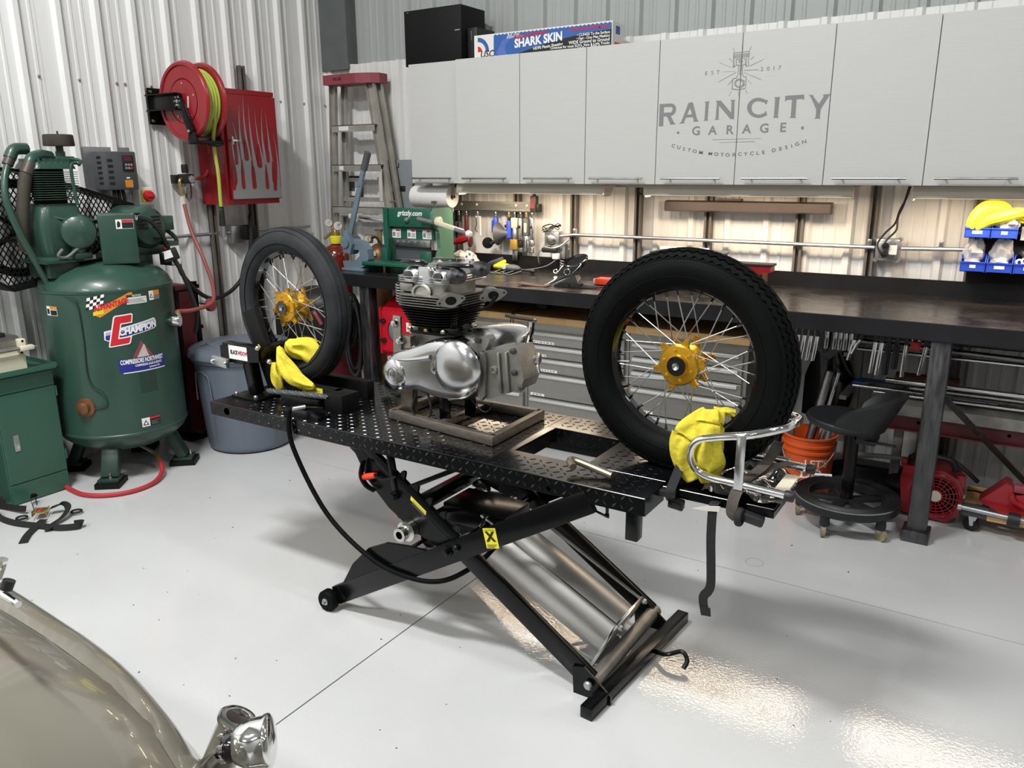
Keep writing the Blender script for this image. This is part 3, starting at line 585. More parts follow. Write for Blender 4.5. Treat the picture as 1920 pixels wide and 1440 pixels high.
zz = [(FX(0.155 + 0.84 * i / 60), bz1 - 0.008 + (0.003 if i % 2 else -0.003)) for i in range(61)]
e = 0.0006
bl = MB(); bl.raw([(x, by - e, z) for x, z in zz] + [(x, by - e, bz0 + 0.004) for x, z in zz], [(i, i + 1, 62 + i, 61 + i) for i in range(60)]); bl.build('blue_print', 'box_blue', t, smooth=False)
bk = MB(); c0 = [(FX(0.30), bz0 + 0.004), (FX(0.995), bz0 + 0.004), (FX(0.995), bz1 - 0.042), (FX(0.82), bz1 - 0.048), (FX(0.69), bz1 - 0.062), (FX(0.5), bz1 - 0.088), (FX(0.37), bz1 - 0.112)]
bk.raw([(x, by - 2 * e, z) for x, z in c0], [list(range(len(c0)))]); bk.build('black_print', 'black_ink', t, smooth=False)
ctr = (FX(0.03), bz0 + 0.045)
def arcband(r0, r1, mt, nm):
    a = MB(); n = 12
    a.raw([(ctr[0] + r * cos(pi / 2 * i / n), by - e, ctr[1] + r * sin(pi / 2 * i / n)) for r in (r0, r1) for i in range(n + 1)], [(i, i + 1, n + 2 + i, n + 1 + i) for i in range(n)]); a.build(nm, mt, t, smooth=False)
arcband(0.055, 0.078, 'box_blue', 'emblem'); arcband(0.001, 0.03, 'red_ink', 'emblem')
text('USC', 0.05, (FX(0.10), by, bz0 + 0.03), X, Z, 'black_ink', t, bold=0.02, shear=0.25, depth=0.001)
text('SHARK SKIN', 0.062, (FX(0.49), by, bz1 - 0.060), V((0.9985, 0, 0.05)), Z, 'white', t, bold=0.04, xs=0.90, depth=0.003)
text('SUV, VAN', 0.018, (FX(0.35), by, bz1 - 0.018), X, Z, 'white', t, bold=0.02, align='RIGHT', depth=0.002); text('& LIGHT TRUCK', 0.015, (FX(0.38), by, bz1 - 0.029), X, Z, 'white', t, bold=0.02, align='RIGHT', depth=0.002)
text('Grabs the Surface!', 0.028, (FX(0.43), by, bz1 - 0.026), V((0.998, 0, 0.05)), Z, 'red_ink', t, bold=0.03, shear=0.15, depth=0.0025)
text('HDPE Plastic Sheeting', 0.021, (FX(0.56), by, bz0 + 0.040), V((0.998, 0, 0.06)), Z, 'white', t, bold=0.02, depth=0.003)
text('Lightweight Self-Moves', 0.026, (FX(0.845), by, bz1 - 0.024), X, Z, 'red_ink', t, bold=0.02, depth=0.002)
for i, s in enumerate(('\u2022 CLINGS To the Surface', '\u2022 Fast - One Man Masking', 'WIDE Ground to Ground', 'Coverage for most SUV\'s, Vans & Light Trucks')):
    text(s, 0.019 if i != 2 else 0.023, (FX(0.985), by, bz1 - 0.055 - i * 0.0175), X, Z, 'white', t, bold=0.02, align='RIGHT', depth=0.003, xs=1.0)
text('16 ft. x 350 ft.', 0.026, (FX(0.85), by, bz0 + 0.012), X, Z, 'white', t, bold=0.02, depth=0.003)
sk = MB(); cxs = FX(0.24); pts = [(cxs - 0.06, bz0 + 0.03), (cxs - 0.02, bz1 - 0.045), (cxs + 0.03, bz1 - 0.02), (cxs + 0.045, bz1 - 0.03), (cxs + 0.01, bz1 - 0.06), (cxs + 0.0, bz0 + 0.045), (cxs + 0.02, bz0 + 0.012), (cxs - 0.03, bz0 + 0.012)]
sk.raw([(x, by - 1.5 * e, z) for x, z in pts], [list(range(len(pts)))]); sk.build('shark_print', 'blue_gray_mark', t, smooth=False)
ra = MB(); ra.b2((bx1 + 0.0005, by + 0.03, bz0 + 0.02), (bx1 + 0.001, by + 0.11, bz0 + 0.035)); ra.build('red_print', 'red_ink', t, smooth=False)
rb = MB(); rb.b2((bx1 + 0.0005, by + 0.04, bz1 - 0.06), (bx1 + 0.001, by + 0.09, bz1 - 0.02)); rb.build('emblem', 'box_blue', t, smooth=False)
t = thing('paper_roll', 'long beige roll lying behind the plastic sheeting carton', 'roll', (-2.5, 4.31, 2.174))
MB().cyl((-2.86, 4.315, 2.285), (-2.05, 4.315, 2.285), 0.05, n=24).build('roll', 'cream', t)
MB().lathe([(0.02, 0), (0.055, 0), (0.055, 0.03), (0.02, 0.03)], (-2.862, 4.315, 2.285), X, 24).build('end_cap', 'nozzle', t)
m = MB()
for k in range(3): m.ball((-2.32 + k * 0.09, 4.32, 2.21 + 0.02 * (k % 2)), (0.07, 0.045, 0.06), 12, 8)
tag(m.build('plastic_bundle', 'milky'), 'crumpled clear plastic bundle beside the beige roll', 'plastic'); 
m = MB().b2((-2.85, 4.26, 2.176), (-1.98, 4.37, 2.236)); tag(m.build('flat_carton', 'box_white', smooth=False), 'flat pale carton lying under the beige roll', 'box'); recenter(S.collection.objects[-1])
t = thing('small_parcel', 'small pale parcel with red mark at the right end of the carton', 'box', (-1.94, 4.3, 2.174))
MB().b2((-1.96, 4.25, 2.176), (-1.90, 4.32, 2.215), 0.003).build('parcel_body', 'wood', t); MB().b2((-1.95, 4.249, 2.18), (-1.93, 4.2497, 2.2)).build('mark', 'red_ink', t, smooth=False)

# ------------------------------------------------------------------ ladder, panel, thermostat
t = thing('step_ladder', 'aluminium step ladder with faded red cap leaning in the corner', 'ladder', (-3.85, 4.1, 0))
def rail(p, q, w, d, name):
    p, q = V(p), V(q); m = MB(); m.bar(p, q, w, 0.004, X); ax = (q - p).normalized()
    n = X.cross(ax).normalized()
    for s in (-1, 1): m.bar(p + X * s * (w / 2 - 0.002) - n * d / 2 * 0 + n * d / 2, q + X * s * (w / 2 - 0.002) + n * d / 2, 0.004, d, X)
    return m.build(name, 'alu_ladder', t, smooth=False)
LB, LT, RB, RT = V((-4.24, 4.22, 0)), V((-4.135, 4.25, 2.14)), V((-3.45, 4.22, 0)), V((-3.80, 4.25, 2.14))
rail(LB, LT, 0.055, 0.025, 'front_rail'); rail(RB, RT, 0.068, 0.025, 'front_rail')
rail((-4.20, 4.30, 0), (-4.08, 4.30, 2.12), 0.04, 0.025, 'rear_rail'); rail((-3.42, 4.30, 0), (-3.765, 4.30, 2.12), 0.04, 0.02, 'rear_rail')
for i, z in enumerate((0.35, 0.63, 0.90, 1.317, 1.60, 1.861)):
    f = z / 2.14; a, b = LB.lerp(LT, f), RB.lerp(RT, f)
    m = MB(); m.b2((a.x, a.y - 0.035, z - 0.004), (b.x, a.y + 0.03, z)); m.b2((a.x, a.y - 0.035, z - 0.045), (b.x, a.y - 0.031, z)); m.b2((a.x, a.y + 0.026, z - 0.03), (b.x, a.y + 0.03, z))
    m.build('step', 'alu_ladder', t, smooth=False)
    if z > 1.5: MB().b2((a.x + 0.07, a.y - 0.0365, z - 0.036), (a.x + (0.16 if z > 1.7 else 0.11), a.y - 0.0355, z - 0.008)).build('sticker', 'white', t, smooth=False)
MB().b2((-4.16, 4.285, 1.35), (-3.72, 4.295, 1.38)).build('spreader', 'alu_ladder', t, smooth=False)
MB().b2((-3.735, 4.208, 1.36), (-3.705, 4.211, 1.57)).build('sticker', 'milky', t, smooth=False)
cp = MB(); cp.prism([(-4.16, 4.17), (-3.87, 4.17), (-3.77, 4.21), (-3.725, 4.25), (-3.735, 4.34), (-4.10, 4.34), (-4.16, 4.25)], (0, 0, 2.12), X, Y, 0.062)
cap = cp.build('cap', 'dull_red', t, smooth=False)
text('KELLER', 0.024, (-4.03, 4.17, 2.152), X, Z, 'black_ink', cap, bold=0.03)
t = thing('electrical_panel', 'grey electrical panel on the back wall right of the ladder', 'electrical panel', (-3.6, 4.33, 1.05))
MB().b2((-3.775, 4.335, 1.06), (-3.42, 4.374, 1.63), 0.004).build('box_body', 'panel_gray', t)
MB().b2((-3.77, 4.328, 1.07), (-3.425, 4.335, 1.575), 0.002).build('door', 'panel_gray', t)
MB().b2((-3.715, 4.333, 1.578), (-3.66, 4.3345, 1.612)).build('warning_label', 'black_ink', t, smooth=False)
m = MB()
for i in range(4): m.b2((-3.708, 4.3322, 1.583 + i * 0.008), (-3.667, 4.333, 1.587 + i * 0.008))
m.build('label_lines', 'white', t, smooth=False)
MB().b2((-3.73, 4.327, 1.42), (-3.665, 4.3285, 1.465)).build('sticker', 'white', t, smooth=False); MB().b2((-3.695, 4.326, 1.437), (-3.682, 4.327, 1.446)).build('sticker_mark', 'red_ink', t, smooth=False)
MB().b2((-3.645, 4.318, 1.425), (-3.605, 4.33, 1.458), 0.003).build('latch', 'black_plastic', t)
MB().b2((-3.71, 4.322, 1.345), (-3.69, 4.33, 1.36), 0.002).build('screw', 'zinc', t)
t = thing('thermostat', 'white wall thermostat with grey display seen through the ladder', 'thermostat', (-4.11, 4.37, 1.38))
MB().b2((-4.185, 4.371, 1.365), (-4.045, 4.376, 1.525)).build('back_plate', 'black_plastic', t, smooth=False)
MB().b2((-4.178, 4.345, 1.385), (-4.06, 4.371, 1.51), 0.006).build('housing', 'white', t); MB().b2((-4.155, 4.343, 1.42), (-4.085, 4.346, 1.485)).build('display', 'vfd_gray', t, smooth=False)

# ------------------------------------------------------------------ long steel bench
t = thing('workbench', 'long black steel workbench along the back wall', 'workbench', (-1.2, 3.95, 0))
MB().b2((-3.56, 3.555, 0.945), (1.3, 4.345, 0.955), 0.002, 1).build('worktop', 'bench_steel', t, smooth=False)
MB().b2((-3.56, 3.55, 0.882), (1.3, 3.562, 0.9555), 0.003, 1).build('front_edge', 'splash_steel', t, smooth=False)
MB().b2((-3.56, 3.56, 0.885), (-3.55, 4.345, 0.955)).build('side_edge', 'splash_steel', t, smooth=False)
MB().b2((-3.56, 4.337, 0.955), (1.3, 4.346, 1.034)).build('backsplash', 'splash_steel', t, smooth=False)
MB().b2((-3.53, 3.58, 0.90), (1.28, 4.33, 0.93)).build('underframe', 'dark_void', t, smooth=False)
for x in (-3.335, -0.225):
    l = MB().b2((x - 0.038, 3.575, 0.05), (x + 0.038, 3.651, 0.89), 0.006).build('post', 'raw_steel', t)
    if x > -1: MB().b2((x - 0.055, 3.56, 0), (x + 0.052, 3.666, 0.052), 0.004).build('foot', 'raw_steel', l)
    else: MB().b2((x - 0.05, 3.56, 0), (x + 0.05, 3.66, 0.05), 0.004).build('foot', 'raw_steel', l)
    MB().b2((x - 0.035, 4.24, 0), (x + 0.035, 4.31, 0.89), 0.005).build('post', 'raw_steel', t)
MB().bar((-0.19, 3.62, 0.64), (0.20, 4.2, 0.10), 0.03, 0.006, X).build('brace', 'raw_steel', t, smooth=False)

# ------------------------------------------------------------------ blast cabinet under the bench
t = thing('blast_cabinet', 'bright red blast cabinet with round glove hole under the bench', 'cabinet', (-3.1, 3.85, 0))
MB().prism([(3.64, 0.475), (3.64, 0.745), (3.88, 0.875), (4.22, 0.875), (4.22, 0.475)], (-3.255, 0, 0), Y, Z, 0.50).build('cabinet_body', 'bright_red', t, smooth=False)
pn = MB(); n = 28; c = (-3.15, 0.615); r = (0.056, 0.068)
ring = [(c[0] + r[0] * cos(2 * pi * i / n), c[1] + r[1] * sin(2 * pi * i / n)) for i in range(n)]
def onrect(a):
    dx, dz = cos(a), sin(a); k = min((0.098 if dx < 0 else 0.39) / max(abs(dx), 1e-6), 0.128 / max(abs(dz), 1e-6)); return (c[0] + dx * k, c[1] + dz * k)
out = [onrect(2 * pi * i / n) for i in range(n)]
pn.raw([(x, 3.628, z) for x, z in ring] + [(x, 3.628, z) for x, z in out] + [(x, 3.64, z) for x, z in ring], [(i, (i + 1) % n, n + (i + 1) % n, n + i) for i in range(n)] + [(i, (i + 1) % n, 2 * n + (i + 1) % n, 2 * n + i) for i in range(n)])
pn.build('front_panel', 'bright_red', t, smooth=False)
MB().lathe([(0.001, 0), (0.054, 0)], (c[0], 3.636, c[1]), -Y, 28).xf(Matrix.Identity(4)).build('hole_back', 'dark_void', t, smooth=False)
MB().ball((c[0] - 0.008, 3.634, c[1]), (0.042, 0.02, 0.062), 18, 10).build('glove', 'skin_gray', t)
MB().b2((-3.262, 3.622, 0.47), (-3.25, 3.64, 0.755)).build('door_edge', 'bright_red', t, smooth=False)
for z in (0.675, 0.555):
    m = MB().b2((-3.258, 3.612, z - 0.008), (-3.215, 3.63, z + 0.008), 0.002); m.b2((-3.235, 3.606, z - 0.014), (-3.225, 3.63, z + 0.014))
    m.build('latch', 'black_plastic', t)
for x in (-3.25, -2.83):
    MB().prism([(x, 0.475), (x + 0.06, 0.475), (x + 0.045, 0.38), (x + 0.005, 0.37)], (0, 3.66, 0), X, Z, -0.02).build('leg', 'bright_red', t, smooth=False)
    MB().b2((x + 0.01, 3.645, 0), (x + 0.035, 3.67, 0.40)).build('leg', 'black_metal', t, smooth=False); MB().b2((x + 0.01, 4.15, 0), (x + 0.035, 4.18, 0.48)).build('leg', 'black_metal', t, smooth=False)
MB().prism([(-3.2, 0.475), (-2.75, 0.475), (-2.93, 0.12), (-3.03, 0.12)], (0, 4.1, 0), X, Z, 0.3).build('hopper', 'black_metal', t, smooth=False)
MB().b2((-3.055, 3.626, 0.625), (-3.035, 3.6275, 0.68)).build('sticker', 'white', t, smooth=False)
lb = MB().b2((-3.03, 3.626, 0.62), (-2.96, 3.6275, 0.665)).build('warning_label', 'white', t, smooth=False); MB().b2((-3.03, 3.6255, 0.662), (-2.96, 3.6265, 0.678)).build('label_band', 'orange_ink', t, smooth=False)
MB().prism([(3.70, 0.79), (3.87, 0.882), (3.87, 0.892), (3.69, 0.795)], (-3.19, 0, 0), Y, Z, 0.4).build('window_lid', 'black_plastic', t, smooth=False)

# ------------------------------------------------------------------ drawer cabinets with butcher block top
t = thing('butcher_block_top', 'long butcher block top lying on the steel drawer cabinets', 'worktop', (-1.9, 4.0, 0.745))
for i, (a, b) in enumerate(((-2.75, -2.52), (-2.52, -2.31), (-2.31, -2.02), (-2.02, -1.85), (-1.85, -1.61), (-1.61, -1.36), (-1.36, -1.2), (-1.2, -1.03))):
    for j in range(3): MB().b2((a, 3.715 + j * 0.17, 0.746), (b, 3.715 + (j + 1) * 0.17 - 0.0006, 0.783)).build('stave', M('wood%d' % ((i * 2 + j * 3) % 4), ('#cda36a', '#c2975c', '#d6ae78', '#c99d62')[(i * 2 + j * 3) % 4], 0.45, 0, 0.12, 7, stretch=(1.5, 14, 14)), t, smooth=False)
def drawer_unit(x0, x1, rows, label, pulls=None, z1=0.745):
    t = thing('drawer_cabinet', label, 'tool cabinet', ((x0 + x1) / 2, 4.0, 0), group='stainless drawer cabinets under the bench')
    MB().b2((x0 + 0.002, 3.752, 0.06), (x1 - 0.002, 4.22, z1)).build('cabinet_body', 'stainless', t, smooth=False)
    MB().b2((x0 + 0.03, 3.80, 0.0), (x1 - 0.03, 4.2, 0.06)).build('plinth', 'dark_void', t, smooth=False)
    for i, (zt, zb, lw) in enumerate(rows):
        d = MB().b2((x0 + 0.022, 3.734, zb + 0.003), (x1 - 0.022, 3.752, zt - 0.003), 0.0015, 1).build('drawer', 'stainless', t, smooth=False)
        MB().b2((x0 + 0.024, 3.722, zt - 0.026), (x1 - 0.04, 3.736, zt - 0.008), 0.005).build('pull', 'drawer_pull', d)
        if lw:
            MB().b2((x0 + 0.03, 3.7325, zb + 0.006), (x0 + 0.03 + lw, 3.7335, zb + 0.02)).build('label_strip', 'white', d, smooth=False)
            q = MB(); xx = x0 + 0.045
            while xx < x0 + 0.015 + lw:
                w_ = random.uniform(0.008, 0.02); q.b2((xx, 3.7318, zb + 0.010), (xx + w_, 3.7324, zb + 0.016)); xx += w_ + 0.008
            q.build('label_lines', 'gray_ink', d, smooth=False)
drawer_unit(-2.28, -1.66, [(0.70, 0.622, 0.15), (0.622, 0.548, 0.10), (0.548, 0.465, 0.17), (0.460, 0.32, 0.09), (0.318, 0.09, 0)], 'middle stainless drawer cabinet with label strips under the bench')
drawer_unit(-1.66, -1.04, [(0.70, 0.622, 0), (0.622, 0.548, 0), (0.548, 0.465, 0), (0.460, 0.32, 0.12), (0.318, 0.09, 0.1)], 'right stainless drawer cabinet seen through the big tyre')
drawer_unit(-2.74, -2.28, [(0.70, 0.62, 0.33), (0.62, 0.548, 0), (0.548, 0.34, 0), (0.33, 0.09, 0)], 'left stainless drawer cabinet behind the engine')
m = MB().tube([(-2.37, 3.85, 0.80), (-2.36, 3.72, 0.785), (-2.362, 3.70, 0.72), (-2.352, 3.70, 0.70), (-2.345, 3.70, 0.73), (-2.34, 3.72, 0.79), (-2.30, 3.86, 0.79)], 0.003, 6)
tag(m.build('key_cord', 'black_plastic'), 'thin black cord looped over the edge of the wooden top', 'cord')
m = MB().b2((-2.32, 3.90, 0.784), (-2.24, 3.96, 0.815), 0.006)
tag(m.build('charger_brick', 'black_plastic'), 'small black charger lying on the wooden top', 'charger')
for x, w, lab in ((-2.62, 0.22, 'left'), (-2.0, 0.35, 'right')):
    m = MB().b2((x, 4.0, 0.784), (x + w, 4.15, 0.83), 0.004); tag(m.build('storage_tray', 'black_plastic'), 'dark storage tray in shadow on the %s of the wooden top' % lab, 'tray')

# ------------------------------------------------------------------ shear / brake / roll machine
t = thing('sheet_metal_machine', 'dark green sheet metal shear and brake with white lever handles on the bench', 'machine', (-3.15, 3.85, 0.955))
yf = 3.83
MB().b2((-3.335, yf, 1.225), (-3.005, yf + 0.10, 1.335), 0.004).build('upper_beam', 'grizzly', t)
text('grizzly.com', 0.042, (-3.165, yf, 1.308), X, Z, 'white', t, bold=0.03, shear=0.22, depth=0.0012)
MB().lathe([(0.016, 0), (0.016, 0.012), (0.012, 0.018), (0, 0.02)], (-3.185, yf, 1.268), -Y, 14).build('knob', 'bright_steel', t)
MB().b2((-3.325, yf + 0.03, 1.15), (-3.01, yf + 0.05, 1.226)).build('apron', 'grizzly', t, smooth=False)
for x in (-3.30, -3.18, -3.06):
    lbm = MB().b2((x - 0.033, yf + 0.028, 1.155), (x + 0.035, yf + 0.0295, 1.208)).build('warning_label', 'white', t, smooth=False)
    MB().b2((x + 0.0, yf + 0.027, 1.197), (x + 0.03, yf + 0.0278, 1.206)).build('label_band', 'red_ink', lbm, smooth=False)
    q = MB()
    for k in range(4): q.b2((x + 0.002, yf + 0.027, 1.163 + k * 0.007), (x + 0.03, yf + 0.0278, 1.166 + k * 0.007))
    q.b2((x - 0.028, yf + 0.027, 1.165), (x - 0.008, yf + 0.0278, 1.19)); q.build('label_lines', 'gray_ink', lbm, smooth=False)
MB().b2((-3.02, yf + 0.02, 1.208), (-3.20, yf + 0.03, 1.216)).build('blade', 'bright_steel', t, smooth=False)
MB().b2((-3.318, yf + 0.012, 1.105), (-3.03, yf + 0.03, 1.148), 0.003).build('clamp_bar', 'steel', t)
for x in (-3.28, -3.235, -3.19, -3.14, -3.07): MB().lathe([(0.008, 0), (0.007, 0.006), (0, 0.007)], (x, yf + 0.012, 1.134), -Y, 10).build('bolt', 'zinc', t)
MB().b2((-3.315, yf + 0.035, 1.03), (-3.04, yf + 0.045, 1.108)).build('bed_plate', 'vfd_gray', t, smooth=False)
MB().b2((-3.305, yf - 0.005, 1.01), (-3.05, yf + 0.03, 1.035), 0.003).build('lower_blade', 'bright_steel', t)
MB().b2((-3.31, yf + 0.0, 0.97), (-3.04, yf + 0.04, 1.03)).build('lower_beam', 'grizzly', t, smooth=False)
MB().b2((-3.37, yf - 0.01, 0.955), (-3.335, yf + 0.12, 1.335)).build('side_frame', 'grizzly', t, smooth=False)
MB().b2((-3.375, yf - 0.04, 0.985), (-3.325, yf + 0.0, 1.095), 0.004).build('clamp_block', 'grizzly', t)
MB().b2((-3.065, yf - 0.04, 0.985), (-3.005, yf + 0.0, 1.085), 0.004).build('clamp_block', 'grizzly', t)
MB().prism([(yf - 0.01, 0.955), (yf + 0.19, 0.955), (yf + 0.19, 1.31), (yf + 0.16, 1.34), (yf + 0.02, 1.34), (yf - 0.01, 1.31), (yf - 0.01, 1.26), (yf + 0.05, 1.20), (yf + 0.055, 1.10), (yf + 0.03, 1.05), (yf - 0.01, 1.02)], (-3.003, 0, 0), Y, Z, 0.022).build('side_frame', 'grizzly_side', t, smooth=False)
MB().lathe([(0.018, 0), (0.018, 0.01), (0.008, 0.014)], (-2.981, yf + 0.04, 1.02), X, 14).build('pivot_bolt', 'cream', t)
MB().b2((-3.42, yf - 0.17, 1.0), (-3.02, yf - 0.03, 1.02), 0.004).build('front_table', 'grizzly', t)
MB().prism([(yf - 0.17, 1.0), (yf - 0.03, 1.0), (yf - 0.03, 0.955), (yf - 0.09, 0.955)], (-3.42, 0, 0), Y, Z, 0.05).build('table_bracket', 'grizzly', t, smooth=False)
MB().prism([(yf - 0.17, 1.0), (yf - 0.03, 1.0), (yf - 0.03, 0.955), (yf - 0.09, 0.955)], (-3.07, 0, 0), Y, Z, 0.05).build('table_bracket', 'grizzly', t, smooth=False)
hub = V((-2.96, yf - 0.0, 1.262))
MB().lathe([(0.028, 0), (0.03, 0.03), (0.02, 0.04)], (-2.99, yf + 0.03, 1.262), X, 18).build('hub', 'cream', t)
for p, q, nm in ((hub + V((-0.005, -0.01, 0)), hub + V((0.21, -0.03, -0.045)), 'lever'), ):
    MB().bar(p, q, 0.03, 0.022, Y, 0.004).build(nm, 'cream', t)
MB().cyl(hub + V((0.17, -0.05, -0.035)), hub + V((0.255, -0.05, -0.055)), 0.012).build('lever_grip', 'skin_gray', t)
MB().lathe([(0.012, 0), (0.02, 0.01), (0.018, 0.03), (0.01, 0.036)], hub + V((0.25, -0.05, -0.053)), (0.95, 0, -0.2), 12).build('lever_end', 'white', t)
MB().cyl(hub + V((0.0, -0.04, 0.0)), hub + V((-0.11, -0.04, 0.018)), 0.013).build('lever_grip', 'skin_gray', t)
MB().bar((-3.35, yf + 0.04, 1.245), (-3.58, yf - 0.03, 1.283), 0.02, 0.018, Y, 0.003).build('lever', 'steel', t)
MB().b2((-3.625, yf - 0.05, 1.268), (-3.555, yf - 0.02, 1.298), 0.005).build('lever_end', 'cream', t)
MB().cyl((-3.62, yf - 0.035, 1.286), (-3.685, yf - 0.045, 1.288), 0.011).build('lever_grip', 'skin_gray', t)
for x in (-3.345, -3.02):
    m = MB().cyl((x, yf + 0.06, 1.335), (x, yf + 0.06, 1.37), 0.008, n=10); m.cyl((x - 0.02, yf + 0.06, 1.374), (x + 0.02, yf + 0.06, 1.374), 0.008, n=10); m.build('adjusting_screw', 'strut', t)

# ------------------------------------------------------------------ lever punch
t = thing('lever_punch', 'blue-grey lever punch with long handle on the left end of the bench', 'press', (-3.5, 3.72, 0.955))
cpr = [(-3.60, 1.055), (-3.60, 1.115), (-3.53, 1.15), (-3.45, 1.135), (-3.40, 1.09), (-3.395, 1.03), (-3.43, 0.985), (-3.47, 0.97), (-3.60, 0.97), (-3.61, 1.01), (-3.55, 1.012), (-3.50, 1.02), (-3.465, 1.05), (-3.47, 1.085), (-3.51, 1.085), (-3.53, 1.055)]
MB().prism(cpr, (0, 3.75, 0), X, Z, 0.055).build('c_frame', 'machine_blue', t)
MB().b2((-3.60, 3.67, 0.955), (-3.42, 3.78, 0.972), 0.004).build('base', 'machine_blue', t)
MB().cyl((-3.57, 3.722, 1.012), (-3.57, 3.722, 1.06), 0.008).build('punch_pin', 'bright_steel', t)
MB().cyl((-3.555, 3.66, 1.13), (-3.555, 3.78, 1.13), 0.034, n=20).build('pivot', 'machine_blue', t)
MB().prism([(-3.58, 1.07), (-3.52, 1.06), (-3.50, 1.12), (-3.535, 1.2), (-3.565, 1.2)], (0, 3.70, 0), X, Z, 0.03).build('link_arm', 'machine_blue', t)
MB().bar((-3.55, 3.70, 1.15), (-3.425, 3.70, 1.50), 0.018, 0.036, Y, 0.005).build('lever', 'machine_blue', t)
MB().tube([(-3.437, 3.70, 1.47), (-3.39, 3.70, 1.59)], 0.0165, 12, smooth=False).build('lever_tube', 'machine_blue', t)
MB().tube([(-3.398, 3.70, 1.565), (-3.362, 3.70, 1.655), (-3.358, 3.70, 1.664)], 0.021, 12, smooth=False).build('grip', 'vfd_gray', t)

# ------------------------------------------------------------------ gas cylinders with regulators
def gauge(m, c, r, ax, t, face='white'):
    MB().lathe([(r * 0.9, 0), (r, 0.004), (r, 0.02), (r * 0.92, 0.024)], c, ax, 20).build('gauge', 'brass', t)
    a = V(ax).normalized()
    MB().lathe([(0.0005, 0), (r * 0.88, 0)], V(c) + a * 0.0245, a, 20).build('gauge_face', face, t, smooth=False)
    u, v, w = frame(a); MB().bar(V(c) + a * 0.0255, V(c) + a * 0.0255 + (u * 0.5 + v * 0.6) * r, 0.003, 0.001, a).build('needle', 'black_ink', t, smooth=False)
CD = V((0.70, -0.70, 0.05))
t = thing('acetylene_cylinder', 'dark red gas cylinder with brass regulator in the corner', 'gas cylinder', (-3.90, 3.95, 0))
MB().lathe([(0.09, 0), (0.095, 0.02), (0.095, 1.0), (0.085, 1.045), (0.06, 1.07), (0.03, 1.085), (0.03, 1.10)], (-3.90, 3.95, 0), Z, 28).build('cylinder', 'glass_amber', t)
MB().lathe([(0.036, 0), (0.04, 0.01), (0.04, 0.045), (0.03, 0.05)], (-3.895, 3.95, 1.09), Z, 16).build('neck_ring', 'label_yellow', t)
MB().lathe([(0.022, 0), (0.026, 0.015), (0.02, 0.05), (0.012, 0.06)], (-3.893, 3.95, 1.135), Z, 14).build('valve', 'brass', t)
MB().tube([(-3.885, 3.945, 1.17), (-3.935, 3.95, 1.155), (-3.985, 3.93, 1.12)], 0.011).build('regulator_arm', 'brass', t)
gauge(None, (-3.945, 3.94, 1.222), 0.028, CD, t); gauge(None, (-3.862, 3.94, 1.205), 0.031, CD, t)
MB().tube([(-3.945, 3.945, 1.215), (-3.90, 3.95, 1.18), (-3.865, 3.945, 1.195)], 0.008).build('gauge_stem', 'brass', t)
MB().b2((-3.985, 3.86, 1.005), (-3.945, 3.87, 1.045)).build('tag', 'cream', t, smooth=False)
for _o in t.children: _o.data.transform(Matrix.Translation((0.075, -0.09, 0.008)))
t = thing('welding_cylinder', 'copper brown gas cylinder with brass gauge behind the lever punch', 'gas cylinder', (-3.755, 4.2, 0))
MB().lathe([(0.075, 0), (0.08, 0.02), (0.08, 0.98), (0.07, 1.03), (0.045, 1.06), (0.02, 1.075)], (-3.755, 4.2, 0), Z, 24).build('cylinder', 'copper', t)
MB().lathe([(0.016, 0), (0.018, 0.02), (0.016, 0.09), (0.008, 0.10)], (-3.745, 4.2, 1.07), Z, 12).build('valve', 'brass', t)
MB().cyl((-3.775, 4.195, 1.165), (-3.715, 4.195, 1.165), 0.009).build('valve_handle', 'bright_steel', t)
gauge(None, (-3.83, 4.17, 1.105), 0.026, CD, t)
MB().b2((-3.86, 4.175, 1.075), (-3.80, 4.2, 1.135), 0.006).build('regulator_body', 'brass', t)
MB().tube([(-3.80, 4.19, 1.11), (-3.755, 4.17, 1.12), (-3.70, 4.15, 1.09), (-3.66, 4.14, 1.04)], 0.008).build('hose', 'black_plastic', t)
MB().b2((-3.80, 4.112, 1.0), (-3.71, 4.119, 1.03)).build('tag', 'cream', t, smooth=False)
t = thing('paper_parcel', 'small printed paper parcel on the bench behind the lever punch', 'box', (-3.4, 4.2, 0.955))
MB().b2((-3.58, 4.15, 0.957), (-3.40, 4.30, 1.005), 0.006).build('parcel_body', 'box_white', t); MB().b2((-3.56, 4.149, 0.97), (-3.48, 4.1495, 0.99)).build('print', 'gray_ink', t, smooth=False)

# ------------------------------------------------------------------ small things on the bench
def crumple(nm, c, d, mat, seed, n=18, mm=12):
    rnd = random.Random(seed); ph = [rnd.uniform(0, 6) for _ in range(9)]
    m = MB(); rs = []
    for i in range(1, mm):
        a = pi * i / mm; row = []
        for j in range(n):
            b = 2 * pi * j / n
            k = 1 + 0.13 * sin(3 * b + ph[0] + 2 * a) + 0.10 * sin(5 * b + ph[1] - 3 * a) + 0.08 * sin(7 * a + ph[2] + 2 * b) + rnd.uniform(-0.07, 0.07)
            p = V((d[0] * sin(a) * cos(b) * k, d[1] * sin(a) * sin(b) * k, -d[2] * cos(a) * k))
            row.append(V((c[0] + p.x, c[1] + p.y, max(c[2] + p.z, c[2] - d[2] * 0.75))))
        rs.append(row)
    m.rings(rs); return m.build(nm, mat, None, ang=25)
tag(crumple('plastic_bag', (-3.02, 4.17, 1.0), (0.105, 0.06, 0.058), 'milky', 3), 'crumpled white and blue plastic bag on the bench beside the green machine', 'bag')
bag = S.collection.objects[-1]
b = MB()
for k in range(5): b.ball((-2.93 + 0.025 * (k % 3) - 0.02, 4.112, 0.985 + 0.016 * k), (0.010, 0.004, 0.009), 8, 6)
